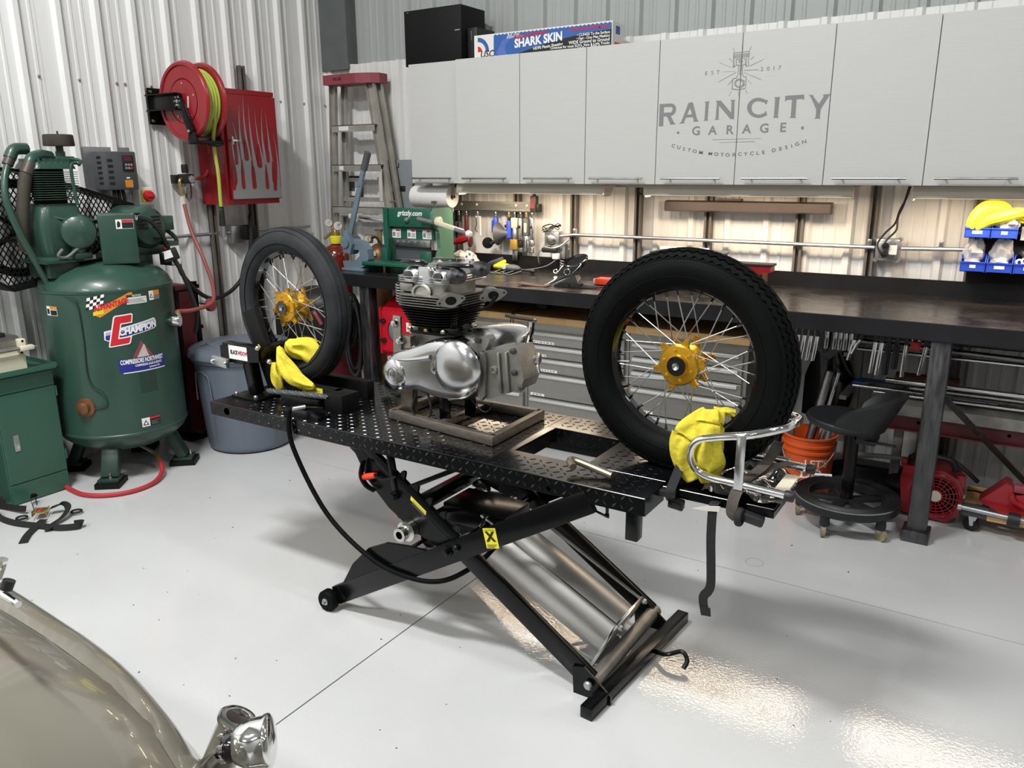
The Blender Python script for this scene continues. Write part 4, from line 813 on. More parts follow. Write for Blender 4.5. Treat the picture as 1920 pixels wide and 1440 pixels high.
b.build('blue_print', 'blue_gray_mark', bag)
t = thing('battery_tool', 'yellow and black cordless multi tool with loose leads on the bench', 'power tool', (-2.7, 4.15, 0.955))
MB().box((-2.775, 4.18, 1.005), (0.10, 0.05, 0.025), (0.15, -0.35, 0.1), 0.006).build('battery', 'vfd_gray', t)
MB().box((-2.735, 4.165, 0.995), (0.075, 0.055, 0.022), (0.1, -0.45, 0.1), 0.006).build('battery_trim', 'yellow', t)
MB().b2((-2.84, 4.14, 0.957), (-2.79, 4.20, 0.985), 0.008).build('foot', 'black_plastic', t)
MB().ball((-2.685, 4.13, 0.985), (0.065, 0.035, 0.02), 18, 10).build('body', 'yellow', t)
MB().ball((-2.615, 4.11, 0.98), (0.065, 0.04, 0.024), 18, 10).build('head', 'vfd_gray', t)
MB().lathe([(0.014, 0), (0.014, 0.004), (0, 0.005)], (-2.645, 4.075, 0.99), -Y, 12).build('logo_disc', 'white', t)
m = MB(); 
for k in range(4): m.tube([(-2.80 + 0.05 * k, 4.06, 0.962), (-2.74 + 0.06 * k, 4.01 - 0.01 * k, 0.959), (-2.70 + 0.05 * k, 4.03, 0.960), (-2.68 + 0.05 * k, 4.09, 0.97)], 0.003, 6)
m.build('leads', 'skin_gray', t)
MB().tube([(-2.56, 4.12, 0.975), (-2.51, 4.13, 0.97), (-2.46, 4.12, 0.968)], 0.006).build('nozzle', 'black_plastic', t)
MB().ball((-2.465, 4.11, 0.970), (0.02, 0.015, 0.014), 12, 8).build('plug', 'black_plastic', t)
t = thing('headlight_shell', 'glossy black motorcycle headlight nacelle standing open on the bench', 'headlight', (-2.02, 3.74, 0.955))
o0, o1 = V((-2.01, 3.80, 1.085)), V((-2.125, 3.665, 0.962)); rs = []
for i in range(9):
    f = i / 8; c = o0.lerp(o1, f) - V((0, 0, 0.022 * sin(pi * f))); r = 0.070 * (1 - f ** 1.6) + 0.004
    u = V((0.72, 0.69, 0.0)).normalized().cross(Z).normalized(); ax2 = V((0.72, 0.69, 0))
    rs.append([c + V((0.94, -0.05, 0.18)) * r * cos(2 * pi * j / 20) + V((0.10, 0.45, 0.40)) * r * sin(2 * pi * j / 20) for j in range(20)])
sh = MB().rings(rs, cap0=False); sh.build('shell', 'rim_black', t)
MB().rings([[o0 + V((0.94, -0.05, 0.18)) * k * cos(2 * pi * j / 24) + V((0.10, 0.45, 0.40)) * k * sin(2 * pi * j / 24) + V((0, 0, zz_)) for j in range(24)] for k, zz_ in ((0.074, -0.006), (0.078, 0.0), (0.074, 0.006), (0.064, 0.004), (0.058, -0.03))], cap0=False).build('rim', 'rim_black', t)
MB().prism([(-2.10, 0.958), (-1.965, 1.02), (-1.935, 0.957), (-1.965, 0.957), (-1.985, 0.985), (-2.01, 0.957)], (0, 3.76, 0), X, Z, 0.05).build('rear_bracket', 'rim_black', t, smooth=False)
for x, z, w in ((-2.085, 1.035, 0.01), (-2.015, 1.035, 0.016)): MB().torus((x, 3.725 - 0.01, z), (0.3, -1, 0.3), w, 0.0025, 18, 6).build('gauge_hole_ring', 'chrome', t)
tag(MB().sheet(lambda u, v: (-2.28 + 0.17 * u, 3.64 + 0.06 * v + 0.02 * u, 0.958 + 0.010 * (1 - u) ** 2), 8, 3, 0.004).build('leather_patch', 'leather'), 'brown leather strip on the bench left of the headlight shell', 'leather')
t = thing('tape_measure', 'orange-red measuring tool on the bench behind the big tyre', 'tool', (-1.86, 3.9, 0.955))
MB().b2((-1.93, 3.87, 0.957), (-1.79, 3.94, 0.992), 0.006).build('body', 'orange_red', t); MB().b2((-1.95, 3.89, 0.96), (-1.93, 3.93, 0.985), 0.003).build('end_cap', 'white', t)
m = MB()
for k in range(3): m.box((-1.93 + 0.02 * k, 3.72 + 0.02 * k, 0.960 + 0.002 * k), (0.16, 0.012, 0.005), (0, 0, 0.15 - 0.12 * k))
tag(m.build('hex_keys', 'black_plastic', smooth=False), 'small black key set on the bench in front of the orange tool', 'tool')
t = thing('tool_box', 'dark box topped by a white tube behind the big tyre', 'box', (-1.54, 4.22, 0.955))
MB().b2((-1.73, 4.15, 0.957), (-1.345, 4.30, 1.118), 0.004).build('box_body', 'black_matte', t); MB().b2((-1.735, 4.145, 1.112), (-1.34, 4.305, 1.122)).build('lid', 'vfd_gray', t, smooth=False)
m = MB().cyl((-1.70, 4.22, 1.134), (-1.425, 4.22, 1.134), 0.012); tag(m.build('white_tube', 'white'), 'white tube lying on the dark box behind the tyre', 'tube')
t = thing('bench_vise', 'dark red bench vise partly hidden by the big tyre', 'vise', (-1.15, 4.1, 0.955))
MB().b2((-1.22, 4.02, 0.957), (-1.10, 4.18, 0.98), 0.005).build('base', 'maroon', t)
MB().prism([(-1.27, 0.98), (-1.11, 0.98), (-1.10, 1.04), (-1.05, 1.055), (-1.05, 1.085), (-1.27, 1.085)], (0, 4.14, 0), X, Z, 0.08).build('body', 'red_paint', t, smooth=False)
MB().b2((-1.28, 4.055, 1.083), (-1.042, 4.145, 1.095), 0.002).build('jaw_top', 'black_plastic', t)
MB().cyl((-1.075, 4.06, 0.975), (-1.075, 4.06, 1.05), 0.014).build('screw', 'copper', t)

# ------------------------------------------------------------------ blue bins on a wall rack
t = thing('bin_rack', 'dark louvred rack panel behind the blue bins', 'rack', (0.1, 4.36, 1.04))
MB().b2((-0.21, 4.325, 1.036), (0.55, 4.344, 1.32)).build('panel', 'dark_void', t, smooth=False)
for z in (1.115, 1.265): MB().b2((-0.21, 4.31, z), (0.55, 4.326, z + 0.012)).build('louvre', 'strut', t, smooth=False)
def bin_(x0, z0, label, lw=0.04):
    w, d, h = 0.100, 0.13, 0.05; t = thing('parts_bin', label, 'bin', (x0 + w / 2, 4.24, z0), group='blue parts bins on the wall rack')
    a = lambda x, y, z: (x0 + x, 4.305 - y, z0 + z); th = 0.003; m = MB()
    m.b2(a(0, 0, 0), a(w, d, th)); m.b2(a(0.004, d, 0), a(w - 0.004, d - th, 0.043)); m.b2(a(0, 0, 0), a(w, th, 0.075))
    for x in (0, w - th): m.prism([(0, 0), (d, 0), (d, 0.043), (d * 0.7, 0.075), (0, 0.075)], a(x, 0, 0), -Y, Z, -th)
    m.b2(a(-0.001, d + 0.003, 0.040), a(w + 0.001, d - 0.003, 0.046)); m.build('bin_body', 'bin_blue', t, smooth=False)
    MB().b2(a(w / 2 - lw / 2, d + 0.001, 0.018), a(w / 2 + lw / 2, d + 0.0005, 0.032)).build('label_card', 'white', t, smooth=False)
    return t
bin_(-0.232, 1.252, 'blue parts bin on the upper row holding the yellow gloves'); bin_(-0.128, 1.252, 'blue parts bin on the upper row with a pale bag, right of the gloves bin', 0.024)
bin_(-0.232, 1.100, 'leftmost blue parts bin of the lower row with an opened clear bag', 0.024); bin_(-0.128, 1.100, 'second blue parts bin of the lower row with an upright zip bag'); bin_(-0.024, 1.100, 'blue parts bin of the lower row with black fittings and white rings', 0.024)
def bag_obj(nm, c, d, mat, seed, lab): 
    o = crumple(nm, c, d, mat, seed); tag(o, lab, 'bag'); return o
bag_obj('clear_bag', (-0.185, 4.225, 1.185), (0.042, 0.035, 0.06), 'clear_bag', 11, 'opened clear plastic bag standing in the lower left blue bin')
bag_obj('zip_bag', (-0.078, 4.225, 1.185), (0.043, 0.03, 0.065), 'clear_bag', 12, 'clear zip bag of pale parts in the second lower blue bin')
bag_obj('pale_parts', (-0.078, 4.22, 1.14), (0.035, 0.03, 0.028), 'milky', 13, 'pale parts inside the clear zip bag')
bag_obj('white_fittings', (-0.185, 4.22, 1.135), (0.035, 0.03, 0.022), 'milky', 14, 'white fittings lying in the lower left blue bin')
bag_obj('pale_bag', (-0.075, 4.225, 1.315), (0.046, 0.04, 0.032), 'milky', 15, 'pale plastic bag in the upper right blue bin')
t = thing('rubber_gloves', 'yellow rubber gloves heaped over the upper blue bins', 'gloves', (-0.1, 4.23, 1.3))
def hump(pts, w, th, mt='label_yellow'):
    return MB().ribbon(pts, w, th, lambda f: V((0.2, -1, 0.3 * sin(6 * f))), 8)
MB().tube([(-0.205, 4.19, 1.285), (-0.20, 4.20, 1.32), (-0.165, 4.21, 1.375), (-0.11, 4.22, 1.385), (-0.07, 4.22, 1.36)], lambda f: 0.02 + 0.016 * sin(pi * f), 10).build('cuff', 'label_yellow', t)
MB().tube([(-0.19, 4.19, 1.29), (-0.15, 4.19, 1.325), (-0.10, 4.19, 1.345), (-0.05, 4.20, 1.36), (0.0, 4.21, 1.365)], lambda f: 0.018 + 0.012 * sin(pi * f), 10).build('palm', 'label_yellow', t)
for k in range(4): MB().tube([(-0.07, 4.20 + 0.01 * k, 1.36 - 0.01 * k), (-0.02, 4.19 + 0.012 * k, 1.372 - 0.014 * k), (0.035, 4.195 + 0.012 * k, 1.36 - 0.016 * k)], 0.012, 8).build('finger', 'label_yellow', t)
t = thing('black_fittings', 'black plastic fittings heaped in the right lower bin', 'fittings', (0.02, 4.23, 1.1))
for k in range(5): MB().tube([(-0.01 + 0.014 * k, 4.26, 1.16 + 0.014 * (k % 3)), (0.0 + 0.015 * k, 4.22, 1.19 + 0.008 * (k % 2)), (0.02 + 0.012 * k, 4.20, 1.165)], 0.012, 8).build('fitting', 'black_plastic', t)
for k in range(2): tag(MB().torus((-0.005 + 0.02 * k, 4.195, 1.150 + 0.006 * k), (0.4, -1, 0.3), 0.012, 0.004, 18, 8).build('white_ring', 'white'), ('left' if k == 0 else 'right') + ' one of two white plastic rings in the bin of black fittings', 'ring')
m = MB().b2((-0.015, 4.29, 1.24), (0.09, 4.30, 1.30)); tag(m.build('white_card', 'white', smooth=False), 'white printed card beside the upper blue bins', 'card')

# ------------------------------------------------------------------ things hanging and stored under the bench
t = thing('hanging_rail', 'thin steel rail under the front of the bench', 'rail', (-0.6, 3.74, 0.87))
MB().cyl((-0.86, 3.745, 0.874), (-0.26, 3.745, 0.874), 0.006).build('rod', 'raw_steel', t)
for x in (-0.84, -0.56, -0.28): MB().b2((x - 0.006, 3.74, 0.872), (x + 0.006, 3.752, 0.90)).build('hook', 'raw_steel', t, smooth=False)
def clamp(x, L, lean, label, kind=0, y=3.745):
    t = thing('locking_pliers', label, 'pliers', (x, y, 0.87 - L), group='pliers hanging under the bench edge')
    top = V((x, y, 0.868)); d = V((lean, 0, -1)).normalized()
    MB().bar(top + V((-0.004, 0, 0.012)), top + d * 0.05, 0.018, 0.012, X, 0.003).build('jaw', 'black_plastic' if kind != 1 else 'steel', t)
    for s in (-1, 1):
        p = top + d * 0.045
        MB().tube([p + V((s * 0.004, 0, 0)), p + d * (L - 0.06) * 0.5 + V((s * 0.004, 0.004 * s, 0)), top + d * L + V((s * 0.003, 0.006 * s, 0))], 0.0048 if kind != 2 else 0.009, 8, 4).build('handle', ('bright_steel', 'steel', 'black_plastic')[kind], t)
for i, x in enumerate((-0.812, -0.785, -0.757, -0.730)): clamp(x, 0.165 if i else 0.12, -0.10, 'long steel clamp pliers close beside the big tyre under the bench')
for i, x in enumerate((-0.690, -0.655, -0.633, -0.611, -0.588)): clamp(x, 0.10, -0.05, 'short steel clamp pliers left of the crossed pair under the bench', 1)
for i, (x, L, ln) in enumerate(((-0.565, 0.145, -0.22), (-0.535, 0.12, -0.42))): clamp(x, L, ln, ('longer', 'shorter')[i] + ' of the crossed clamp pliers hanging askew under the bench')
for i, (x, L, k) in enumerate(((-0.487, 0.19, 0), (-0.462, 0.195, 0))): clamp(x, L, -0.06, ('left', 'right') [i] + ' one of the two long bright pliers under the bench middle', 0)
for i, (x, L, k) in enumerate(((-0.434, 0.19, 2), (-0.402, 0.16, 2))): clamp(x, L, -0.03, ('longer', 'shorter')[i] + ' pliers with black handles under the bench middle', 2)
clamp(-0.366, 0.19, -0.03, 'single bright pliers left of the red clamp under the bench')
clamp(-0.285, 0.175, -0.12, 'bent steel pliers hanging nearest the right bench post')
t = thing('spring_clamp', 'red spring clamp hanging under the bench among the pliers', 'clamp', (-0.335, 3.745, 0.79))
MB().b2((-0.352, 3.735, 0.80), (-0.312, 3.76, 0.84), 0.006).build('body', 'bright_red', t); 
for x in (-0.345, -0.32): MB().tube([(x, 3.745, 0.84), (x + 0.004, 3.745, 0.868)], 0.006, smooth=False).build('arm', 'bright_steel', t)
for i, (x, z0) in enumerate(((-0.252, 0.46), (-0.244, 0.70), (-0.232, 0.64))):
    t = thing('hanging_rod', 'thin steel rod hanging left of the right bench post', 'rod', (x - 0.02, 3.80, z0), group='thin rods hanging left of the right bench post')
    MB().cyl((x - 0.02, 3.80, 0.885), (x - 0.02, 3.80, z0), 0.0045, n=8).build('rod', 'bright_steel', t)
    MB().cyl((x - 0.02, 3.80, z0), (x - 0.02, 3.80, z0 + 0.04), 0.007, n=8).build('tip', 'steel', t)
# stock rack
t = thing('stock_rack', 'dark steel rack below the bench holding bar stock', 'rack', (0.2, 4.1, 0))
for x in (-0.62, 0.55): 
    MB().b2((x - 0.02, 4.18, 0), (x + 0.02, 4.22, 0.88)).build('upright', 'strut', t, smooth=False)
    for z in (0.53, 0.735): MB().b2((x - 0.015, 3.86, z - 0.02), (x + 0.015, 4.2, z)).build('arm', 'strut', t, smooth=False)
def stock(p, q, r, mt, label, sq=False):
    m = MB()
    if sq: m.bar(p, q, r * 2, r * 2)
    else: m.cyl(p, q, r, n=12)
    tag(m.build('bar_stock', mt, smooth=not sq), label, 'metal bar', 'bar stock on the rack under the bench')
stock((-0.60, 3.98, 0.555), (-0.0, 3.98, 0.555), 0.010, 'steel', 'short round bar behind the stool seat'); stock((-0.55, 4.02, 0.561), (0.05, 4.02, 0.562), 0.013, 'raw_steel', 'dark square bar behind the stool seat', True); stock((-0.50, 3.95, 0.544), (0.9, 3.95, 0.545), 0.007, 'bright_steel', 'thin bright bar lowest on the rack middle arm')
stock((-0.45, 3.90, 0.62), (0.9, 3.90, 0.62), 0.012, 'bright_steel', 'thick bright bar right of the bench post'); stock((-0.35, 3.93, 0.588), (0.9, 3.93, 0.590), 0.008, 'steel', 'thin steel bar below the thick bright bar'); stock((-0.3, 3.96, 0.566), (0.9, 3.96, 0.568), 0.01, 'raw_steel', 'dull steel bar below the thin one right of the post')
stock((-0.60, 3.93, 0.745), (0.9, 3.93, 0.745), 0.009, 'bright_steel', 'bright bar on the top arms of the rack'); stock((-0.60, 3.97, 0.775), (0.9, 3.97, 0.742), 0.013, 'steel', 'sloping grey bar on the top arms of the rack'); stock((-0.60, 4.05, 0.80), (0.9, 4.05, 0.80), 0.022, 'raw_steel', 'thick dark tube at the back of the top arms'); stock((-0.62, 4.1, 0.845), (-0.05, 4.1, 0.845), 0.028, 'cast_alu', 'thick pale tube just under the bench top')
stock((-0.42, 4.0, 0.612), (-0.16, 4.0, 0.612), 0.030, M('rusty', '#5a3a2a', 0.7, 0.4, 0.3, 9), 'rusty brown round bar behind the bench post')
t = thing('red_beam', 'red painted steel beam on the floor rack behind the stool', 'beam', (0.1, 4.0, 0.36))
MB().b2((-0.46, 3.98, 0.375), (0.9, 4.03, 0.445)).build('web', 'dark_red', t, smooth=False); MB().b2((-0.46, 3.96, 0.440), (0.9, 4.03, 0.446)).build('flange', 'dark_red', t, smooth=False); MB().b2((-0.46, 3.96, 0.372), (0.9, 4.03, 0.378)).build('flange', 'dark_red', t, smooth=False)
for x in (-0.30, 0.06): MB().lathe([(0.0005, 0), (0.008, 0)], (x, 3.9795, 0.415), -Y, 12).build('bolt_hole', 'dark_void', t, smooth=False)
for x in (-0.40, 0.6): MB().b2((x, 4.0, 0), (x + 0.04, 4.04, 0.375)).build('post', 'strut', t, smooth=False)
t = thing('white_rail', 'pale formed metal channel lying on the red beam', 'channel', (0.1, 4.0, 0.446))
MB().prism([(3.95, 0.447), (3.945, 0.50), (3.97, 0.525), (4.08, 0.525), (4.08, 0.447)], (-0.43, 0, 0), Y, Z, 1.3).build('channel_body', 'cast_alu', t, smooth=False)
m = MB().b2((-0.62, 4.10, 0.53), (0.02, 4.2, 0.545)); tag(m.build('blue_level', 'box_blue', smooth=False), 'blue strip of a level lying behind the stool seat', 'level')
# orange bucket
t = thing('bucket', 'orange bucket with white lettering full of offcut tubes', 'bucket', (-0.76, 3.93, 0))
o = (-0.762, 3.93, 0)
MB().lathe([(0.108, 0.0), (0.111, 0.01), (0.118, 0.215), (0.126, 0.222), (0.126, 0.232), (0.12, 0.236), (0.121, 0.252), (0.128, 0.256), (0.128, 0.266), (0.122, 0.27), (0.124, 0.295), (0.131, 0.298), (0.131, 0.306), (0.121, 0.306), (0.105, 0.01), (0.001, 0.008)], o, Z, 36).build('bucket_body', 'orange', t)
def wrapb(a0, z0):
    def f(x, y, d):
        r = 0.1105 + 0.0075 * (z0 + y) / 0.215 + 0.001; a = a0 + x / r; return V((o[0] + r * cos(a), o[1] + r * sin(a), z0 + y))
    return f
text("LET'S", 0.052, o, X, Z, 'white', t, wrap=wrapb(radians(-58), 0.178), bold=0.012, xs=1.0)
text("DO", 0.066, o, X, Z, 'white', t, wrap=wrapb(radians(-68), 0.125), bold=0.02, xs=1.0); text("THIS", 0.052, o, X, Z, 'white', t, wrap=wrapb(radians(-58), 0.07), bold=0.02)
MB().tube([(o[0] + 0.128 * cos(a), o[1] + 0.128 * sin(a), 0.262 - 0.16 * sin((a - radians(-170)) / radians(170) * pi) * 0.75) for a in [radians(-170 + 17 * k) for k in range(11)]], 0.0025, 6).build('wire_handle', 'zinc', t)
MB().cyl((-0.70, 3.79, 0.142), (-0.62, 3.80, 0.148), 0.007).build('handle_grip', 'white', t)
rnd = random.Random(5)
def offcut(p, q, r, mt, lab, sq=False):
    m = MB()
    if sq: m.bar(p, q, 2 * r, 2 * r)
    else: m.lathe([(r * 0.8, 0.0), (r, 0), (r, (V(q) - V(p)).length), (r * 0.8, (V(q) - V(p)).length)], p, V(q) - V(p), 14)
    tag(m.build('tube_offcut', mt, smooth=not sq), lab, 'tube', 'offcut tubes in the orange bucket')
offcut((-0.805, 3.93, 0.02), (-0.715, 4.02, 0.60), 0.022, 'steel', 'thickest steel tube leaning in the orange bucket'); offcut((-0.765, 3.90, 0.02), (-0.668, 3.985, 0.605), 0.009, 'bright_steel', 'thin bright rod leaning in the orange bucket')
offcut((-0.74, 3.9, 0.02), (-0.69, 3.97, 0.41), 0.015, 'steel', 'short round tube in the orange bucket', False); offcut((-0.71, 3.91, 0.02), (-0.675, 3.98, 0.40), 0.014, 'skin_gray', 'short dark square tube in the orange bucket', True)
offcut((-0.70, 3.92, 0.02), (-0.648, 3.96, 0.385), 0.010, 'bright_steel', 'short bright rod at the right side of the bucket'); offcut((-0.83, 3.90, 0.02), (-0.855, 3.90, 0.36), 0.018, 'cast_alu', 'upright flat bar at the left rim of the bucket', True)
# fender leaning behind bucket
fd = MB(); n = 26
fd.sheet(lambda u, v: (-0.86 + 0.20 * u + 0.04 * sin(pi * v) * u, 4.16 - 0.10 * sin(pi * u) * (0.5 + 0.5 * v), 0.33 + 0.46 * v * (1 - 0.35 * abs(u - 0.62) ** 1.3 * 3) ), 12, 14, 0.004)
tag(fd.build('fender', 'black_plate'), 'dark curved motorcycle fender standing behind the orange bucket', 'fender')
t = thing('fender_support', 'grey arched metal hood above the dark fender', 'metal hood', (-0.75, 4.1, 0.66))
MB().prism([(-0.835, 0.665), (-0.81, 0.72), (-0.765, 0.82), (-0.705, 0.86), (-0.66, 0.80), (-0.655, 0.70), (-0.69, 0.69), (-0.735, 0.645), (-0.79, 0.685)], (0, 4.12, 0), X, Z, 0.05).build('hood', 'vfd_gray', t)
# wheeled stool
t = thing('stool', 'black rolling shop stool with moulded seat and ring tray', 'stool', (-0.52, 3.62, 0))
sc = V((-0.52, 3.62, 0))
MB().cyl(sc + Z * 0.10, sc + Z * 0.42, 0.026, 0.026, 18).build('column', 'black_metal', t); MB().cyl(sc + Z * 0.36, sc + Z * 0.47, 0.016, n=14).build('piston', 'cast_alu', t)
MB().lathe([(0.155, 0.105), (0.165, 0.098), (0.215, 0.098), (0.222, 0.105), (0.222, 0.14), (0.216, 0.145), (0.21, 0.139), (0.205, 0.145), (0.198, 0.139), (0.192, 0.145), (0.185, 0.139), (0.178, 0.145), (0.168, 0.139), (0.16, 0.142), (0.155, 0.13), (0.155, 0.105)], sc, Z, 48).build('ring_tray', 'black_plastic', t)
MB().lathe([(0.2225, 0.136), (0.2235, 0.136), (0.2235, 0.142), (0.2225, 0.142), (0.2225, 0.136)], sc, Z, 48).build('ring_trim', 'steel', t)
for k in range(5):
    a = radians(-105 + 72 * k); d = V((cos(a), sin(a), 0))
    MB().bar(sc + d * 0.02 + Z * 0.115, sc + d * 0.20 + Z * 0.108, 0.045, 0.022, None, 0.005).build('spoke', 'black_plastic', t)
    c = sc + d * 0.195
    cs = MB().lathe([(0.02, 0), (0.022, 0.01), (0.019, 0.05), (0.017, 0.055)], c + Z * 0.052, Z, 14).build('caster', 'black_plastic', t)
    s = V((-d.y, d.x, 0)) if k % 2 else V((0.9, 0.3, 0)).normalized()
    MB().cyl(c - s * 0.008 + Z * 0.026 + d * 0.008, c + s * 0.008 + Z * 0.026 + d * 0.008, 0.026, n=20).build('wheel', 'caster_tan', cs)
    MB().b2(c + V((-0.012, -0.012, 0.035)), c + V((0.012, 0.012, 0.058)), 0.003).build('fork', 'steel', cs)
m = MB(); ss = V((-0.555, 3.61, 0.478)); rs = []
for r_, h in ((0.02, -0.02), (0.12, -0.022), (0.160, -0.008), (0.168, 0.008), (0.160, 0.022), (0.13, 0.020), (0.07, 0.008), (0.01, 0.004)):
    rs.append([ss + V((cos(a) * r_, sin(a) * r_ * 1.02, h + (0.012 * max(0, -cos(a)) if r_ > 0.1 else 0) - 0.022 * max(0, sin(a + 0.6)) * (r_ > 0.1) * 0)) for a in [2 * pi * k / 36 for k in range(36)]])
m.rings(rs); m.build('seat', 'black_plastic', t, ang=60)
def back(u, v):
    a = radians(-105 + 190 * u); h = (sin(pi * u) ** 0.45) if 0 < u < 1 else 0.0; r_ = 0.150 + 0.075 * v * h
    return ss + V((cos(a) * r_ + 0.012, sin(a) * r_, -0.015 + 0.165 * v * h))
MB().sheet(back, 30, 8, 0.022).build('backrest', 'black_plastic', t, ang=70)
MB().b2((-0.50, 3.56, 0.40), (-0.42, 3.68, 0.455), 0.006).build('seat_mount', 'black_plastic', t); MB().bar((-0.46, 3.56, 0.42), (-0.34, 3.52, 0.43), 0.02, 0.008).build('adjust_lever', 'black_plastic', t)
# hose / cables lying under the bench
tag(MB().tube([(-0.6, 4.0, 0.20), (-0.35, 3.95, 0.24), (-0.15, 3.95, 0.215)], 0.012).build('grey_pipe', 'skin_gray'), 'thin grey pipe lying low behind the stool column', 'pipe')
t = thing('tarp_bundle', 'dark bundle lying on the floor behind the stool', 'bundle', (-0.5, 4.1, 0))
MB().ball((-0.45, 4.1, 0.07), (0.28, 0.14, 0.075), 20, 10).build('bundle_body', 'dark_void', t); MB().ball((-0.30, 4.05, 0.10), (0.15, 0.12, 0.06), 16, 8).build('fold', 'black_matte', t)
# red blower
t = thing('air_mover', 'red carpet blower with round grille behind the bench post', 'fan', (-0.2, 3.92, 0))
MB().prism([(-0.315, 0.02), (-0.13, 0.005), (-0.085, 0.05), (-0.075, 0.15), (-0.10, 0.215), (-0.16, 0.245), (-0.325, 0.245), (-0.335, 0.19)], (0, 4.02, 0), X, Z, 0.17).build('housing', 'red_paint', t)
gc = (-0.185, 3.849, 0.125)
MB().torus(gc, Y, 0.098, 0.007, 36, 8).build('grille_rim', 'red_paint', t); MB().lathe([(0.0005, 0), (0.095, 0)], (gc[0], 3.8485, gc[2]), -Y, 30).build('intake', 'dark_void', t, smooth=False)
for r in (0.03, 0.045, 0.06, 0.075, 0.088): MB().torus((gc[0], 3.846, gc[2]), Y, r, 0.003, 30, 6).build('grille_wire', 'red_paint', t)
m = MB()
for k in range(18): a = 2 * pi * k / 18; m.bar((gc[0] + 0.025 * cos(a), 3.844, gc[2] + 0.025 * sin(a)), (gc[0] + 0.098 * cos(a), 3.844, gc[2] + 0.098 * sin(a)), 0.004, 0.004, Y)
m.build('grille_spokes', 'red_paint', t, smooth=False)
MB().lathe([(0.026, 0), (0.026, 0.004), (0, 0.006)], (gc[0], 3.846, gc[2]), -Y, 18).build('hub_badge', 'cream', t)
MB().tube([(-0.31, 3.92, 0.24), (-0.28, 3.92, 0.28), (-0.15, 3.92, 0.28), (-0.12, 3.92, 0.23)], 0.014).build('handle', 'black_plastic', t)
MB().b2((-0.115, 3.86, 0.17), (-0.075, 3.90, 0.235), 0.006).build('cord_hook', 'red_paint', t); MB().b2((-0.34, 3.86, 0.24), (-0.315, 3.9, 0.27), 0.004).build('cord_hook', 'red_paint', t)
# dolly with red machine
t = thing('dolly', 'wooden furniture dolly with carpeted end and black casters at right', 'dolly', (0.15, 3.9, 0))
MB().b2((-0.075, 3.80, 0.075), (0.03, 3.90, 0.105), 0.006).build('carpet_pad', 'vfd_gray', t); MB().b2((0.025, 3.80, 0.072), (0.55, 3.86, 0.094)).build('slat', 'wood', t, smooth=False); MB().b2((-0.07, 4.08, 0.072), (0.55, 4.16, 0.094)).build('slat', 'wood', t, smooth=False); MB().b2((-0.07, 3.86, 0.072), (0.0, 4.10, 0.094)).build('slat', 'wood', t, smooth=False)
for x, y in ((-0.03, 3.84), (0.46, 3.84), (-0.03, 4.11), (0.46, 4.11)):
    c = MB().cyl((x - 0.008, y - 0.012, 0.03), (x + 0.006, y + 0.012, 0.03), 0.03, n=22).build('caster', 'black_plastic', t)
    MB().prism([(-0.014, 0), (0.02, 0), (0.006, -0.045), (-0.006, -0.045)], (x, y - 0.017, 0.072), X, Z, 0.004).build('fork', 'bright_steel', c)
t = thing('rotary_tool', 'dark red demolition tool lying on the dolly at far right', 'power tool', (0.2, 3.9, 0.1))
MB().prism([(-0.015, 0.135), (0.075, 0.235), (0.10, 0.225), (0.11, 0.185), (0.175, 0.205), (0.33, 0.13), (0.33, 0.095), (0.07, 0.096)], (0, 3.96, 0), X, Z, 0.10).build('housing', 'red_paint', t)
MB().tube([(0.10, 3.85, 0.195), (0.12, 3.85, 0.16), (0.20, 3.85, 0.125)], 0.012).build('handle', 'red_paint', t)
MB().b2((0.105, 3.855, 0.20), (0.18, 3.90, 0.235), 0.008).build('motor_cap', 'dull_red', t)
MB().cyl((-0.09, 3.79, 0.118), (0.16, 3.79, 0.106), 0.011, n=14).build('rod', 'zinc', t); MB().cyl((0.10, 3.78, 0.108), (0.145, 3.78, 0.106), 0.030, n=20).build('collar', 'black_plastic', t)
MB().cyl((-0.09, 3.79, 0.118), (-0.075, 3.79, 0.1175), 0.016, n=12).build('tip', 'bright_steel', t)
MB().tube([(-0.03, 3.95, 0.19), (-0.10, 4.0, 0.23), (-0.16, 4.02, 0.26)], 0.010).build('cable', 'black_plastic', t)

# ------------------------------------------------------------------ motorcycle scissor lift
LY0, LY1, TZ = 1.865, 2.42, 0.700
t = LIFT = thing('motorcycle_lift', 'black diamond plate motorcycle scissor lift in the middle of the floor', 'lift table', (-1.6, 2.143, 0))
tk = 0.006
def plate(a, b, name='deck_plate'): return MB().b2((a[0], a[1], TZ - tk), (b[0], b[1], TZ), 0.001, 1).build(name, 'black_plate', t, smooth=False)
HX0, HX1, HY0, HY1 = -1.27, -1.02, 2.01, 2.275        # drop-out opening
plate((-2.565, LY0), (-1.30, LY1)); plate((-1.299, LY0), (-0.765, HY0)); plate((-1.299, HY1), (-0.765, LY1)); plate((-1.299, HY0), (HX0, HY1)); plate((HX1, HY0), (-0.765, HY1))
def skirt(a, b, hole=None):
    return MB().b2(a, b, 0.001, 1).build('side_skirt', 'black_metal', t, smooth=False)
SZ = TZ - 0.052
skirt((-2.565, LY0 - 0.001, SZ), (-0.765, LY0 + 0.004, TZ - 0.001)); skirt((-2.565, LY1 - 0.004, SZ), (-0.765, LY1 + 0.001, TZ - 0.001))
skirt((-2.566, LY0, SZ), (-2.562, LY1, TZ - 0.001)); MB().b2((-0.769, LY0, SZ), (-0.764, 2.0, TZ - 0.001)).build('end_skirt', 'black_metal', t, smooth=False)
MB().b2((-0.769, 2.29, SZ), (-0.764, LY1, TZ - 0.001)).build('end_skirt', 'black_metal', t, smooth=False)
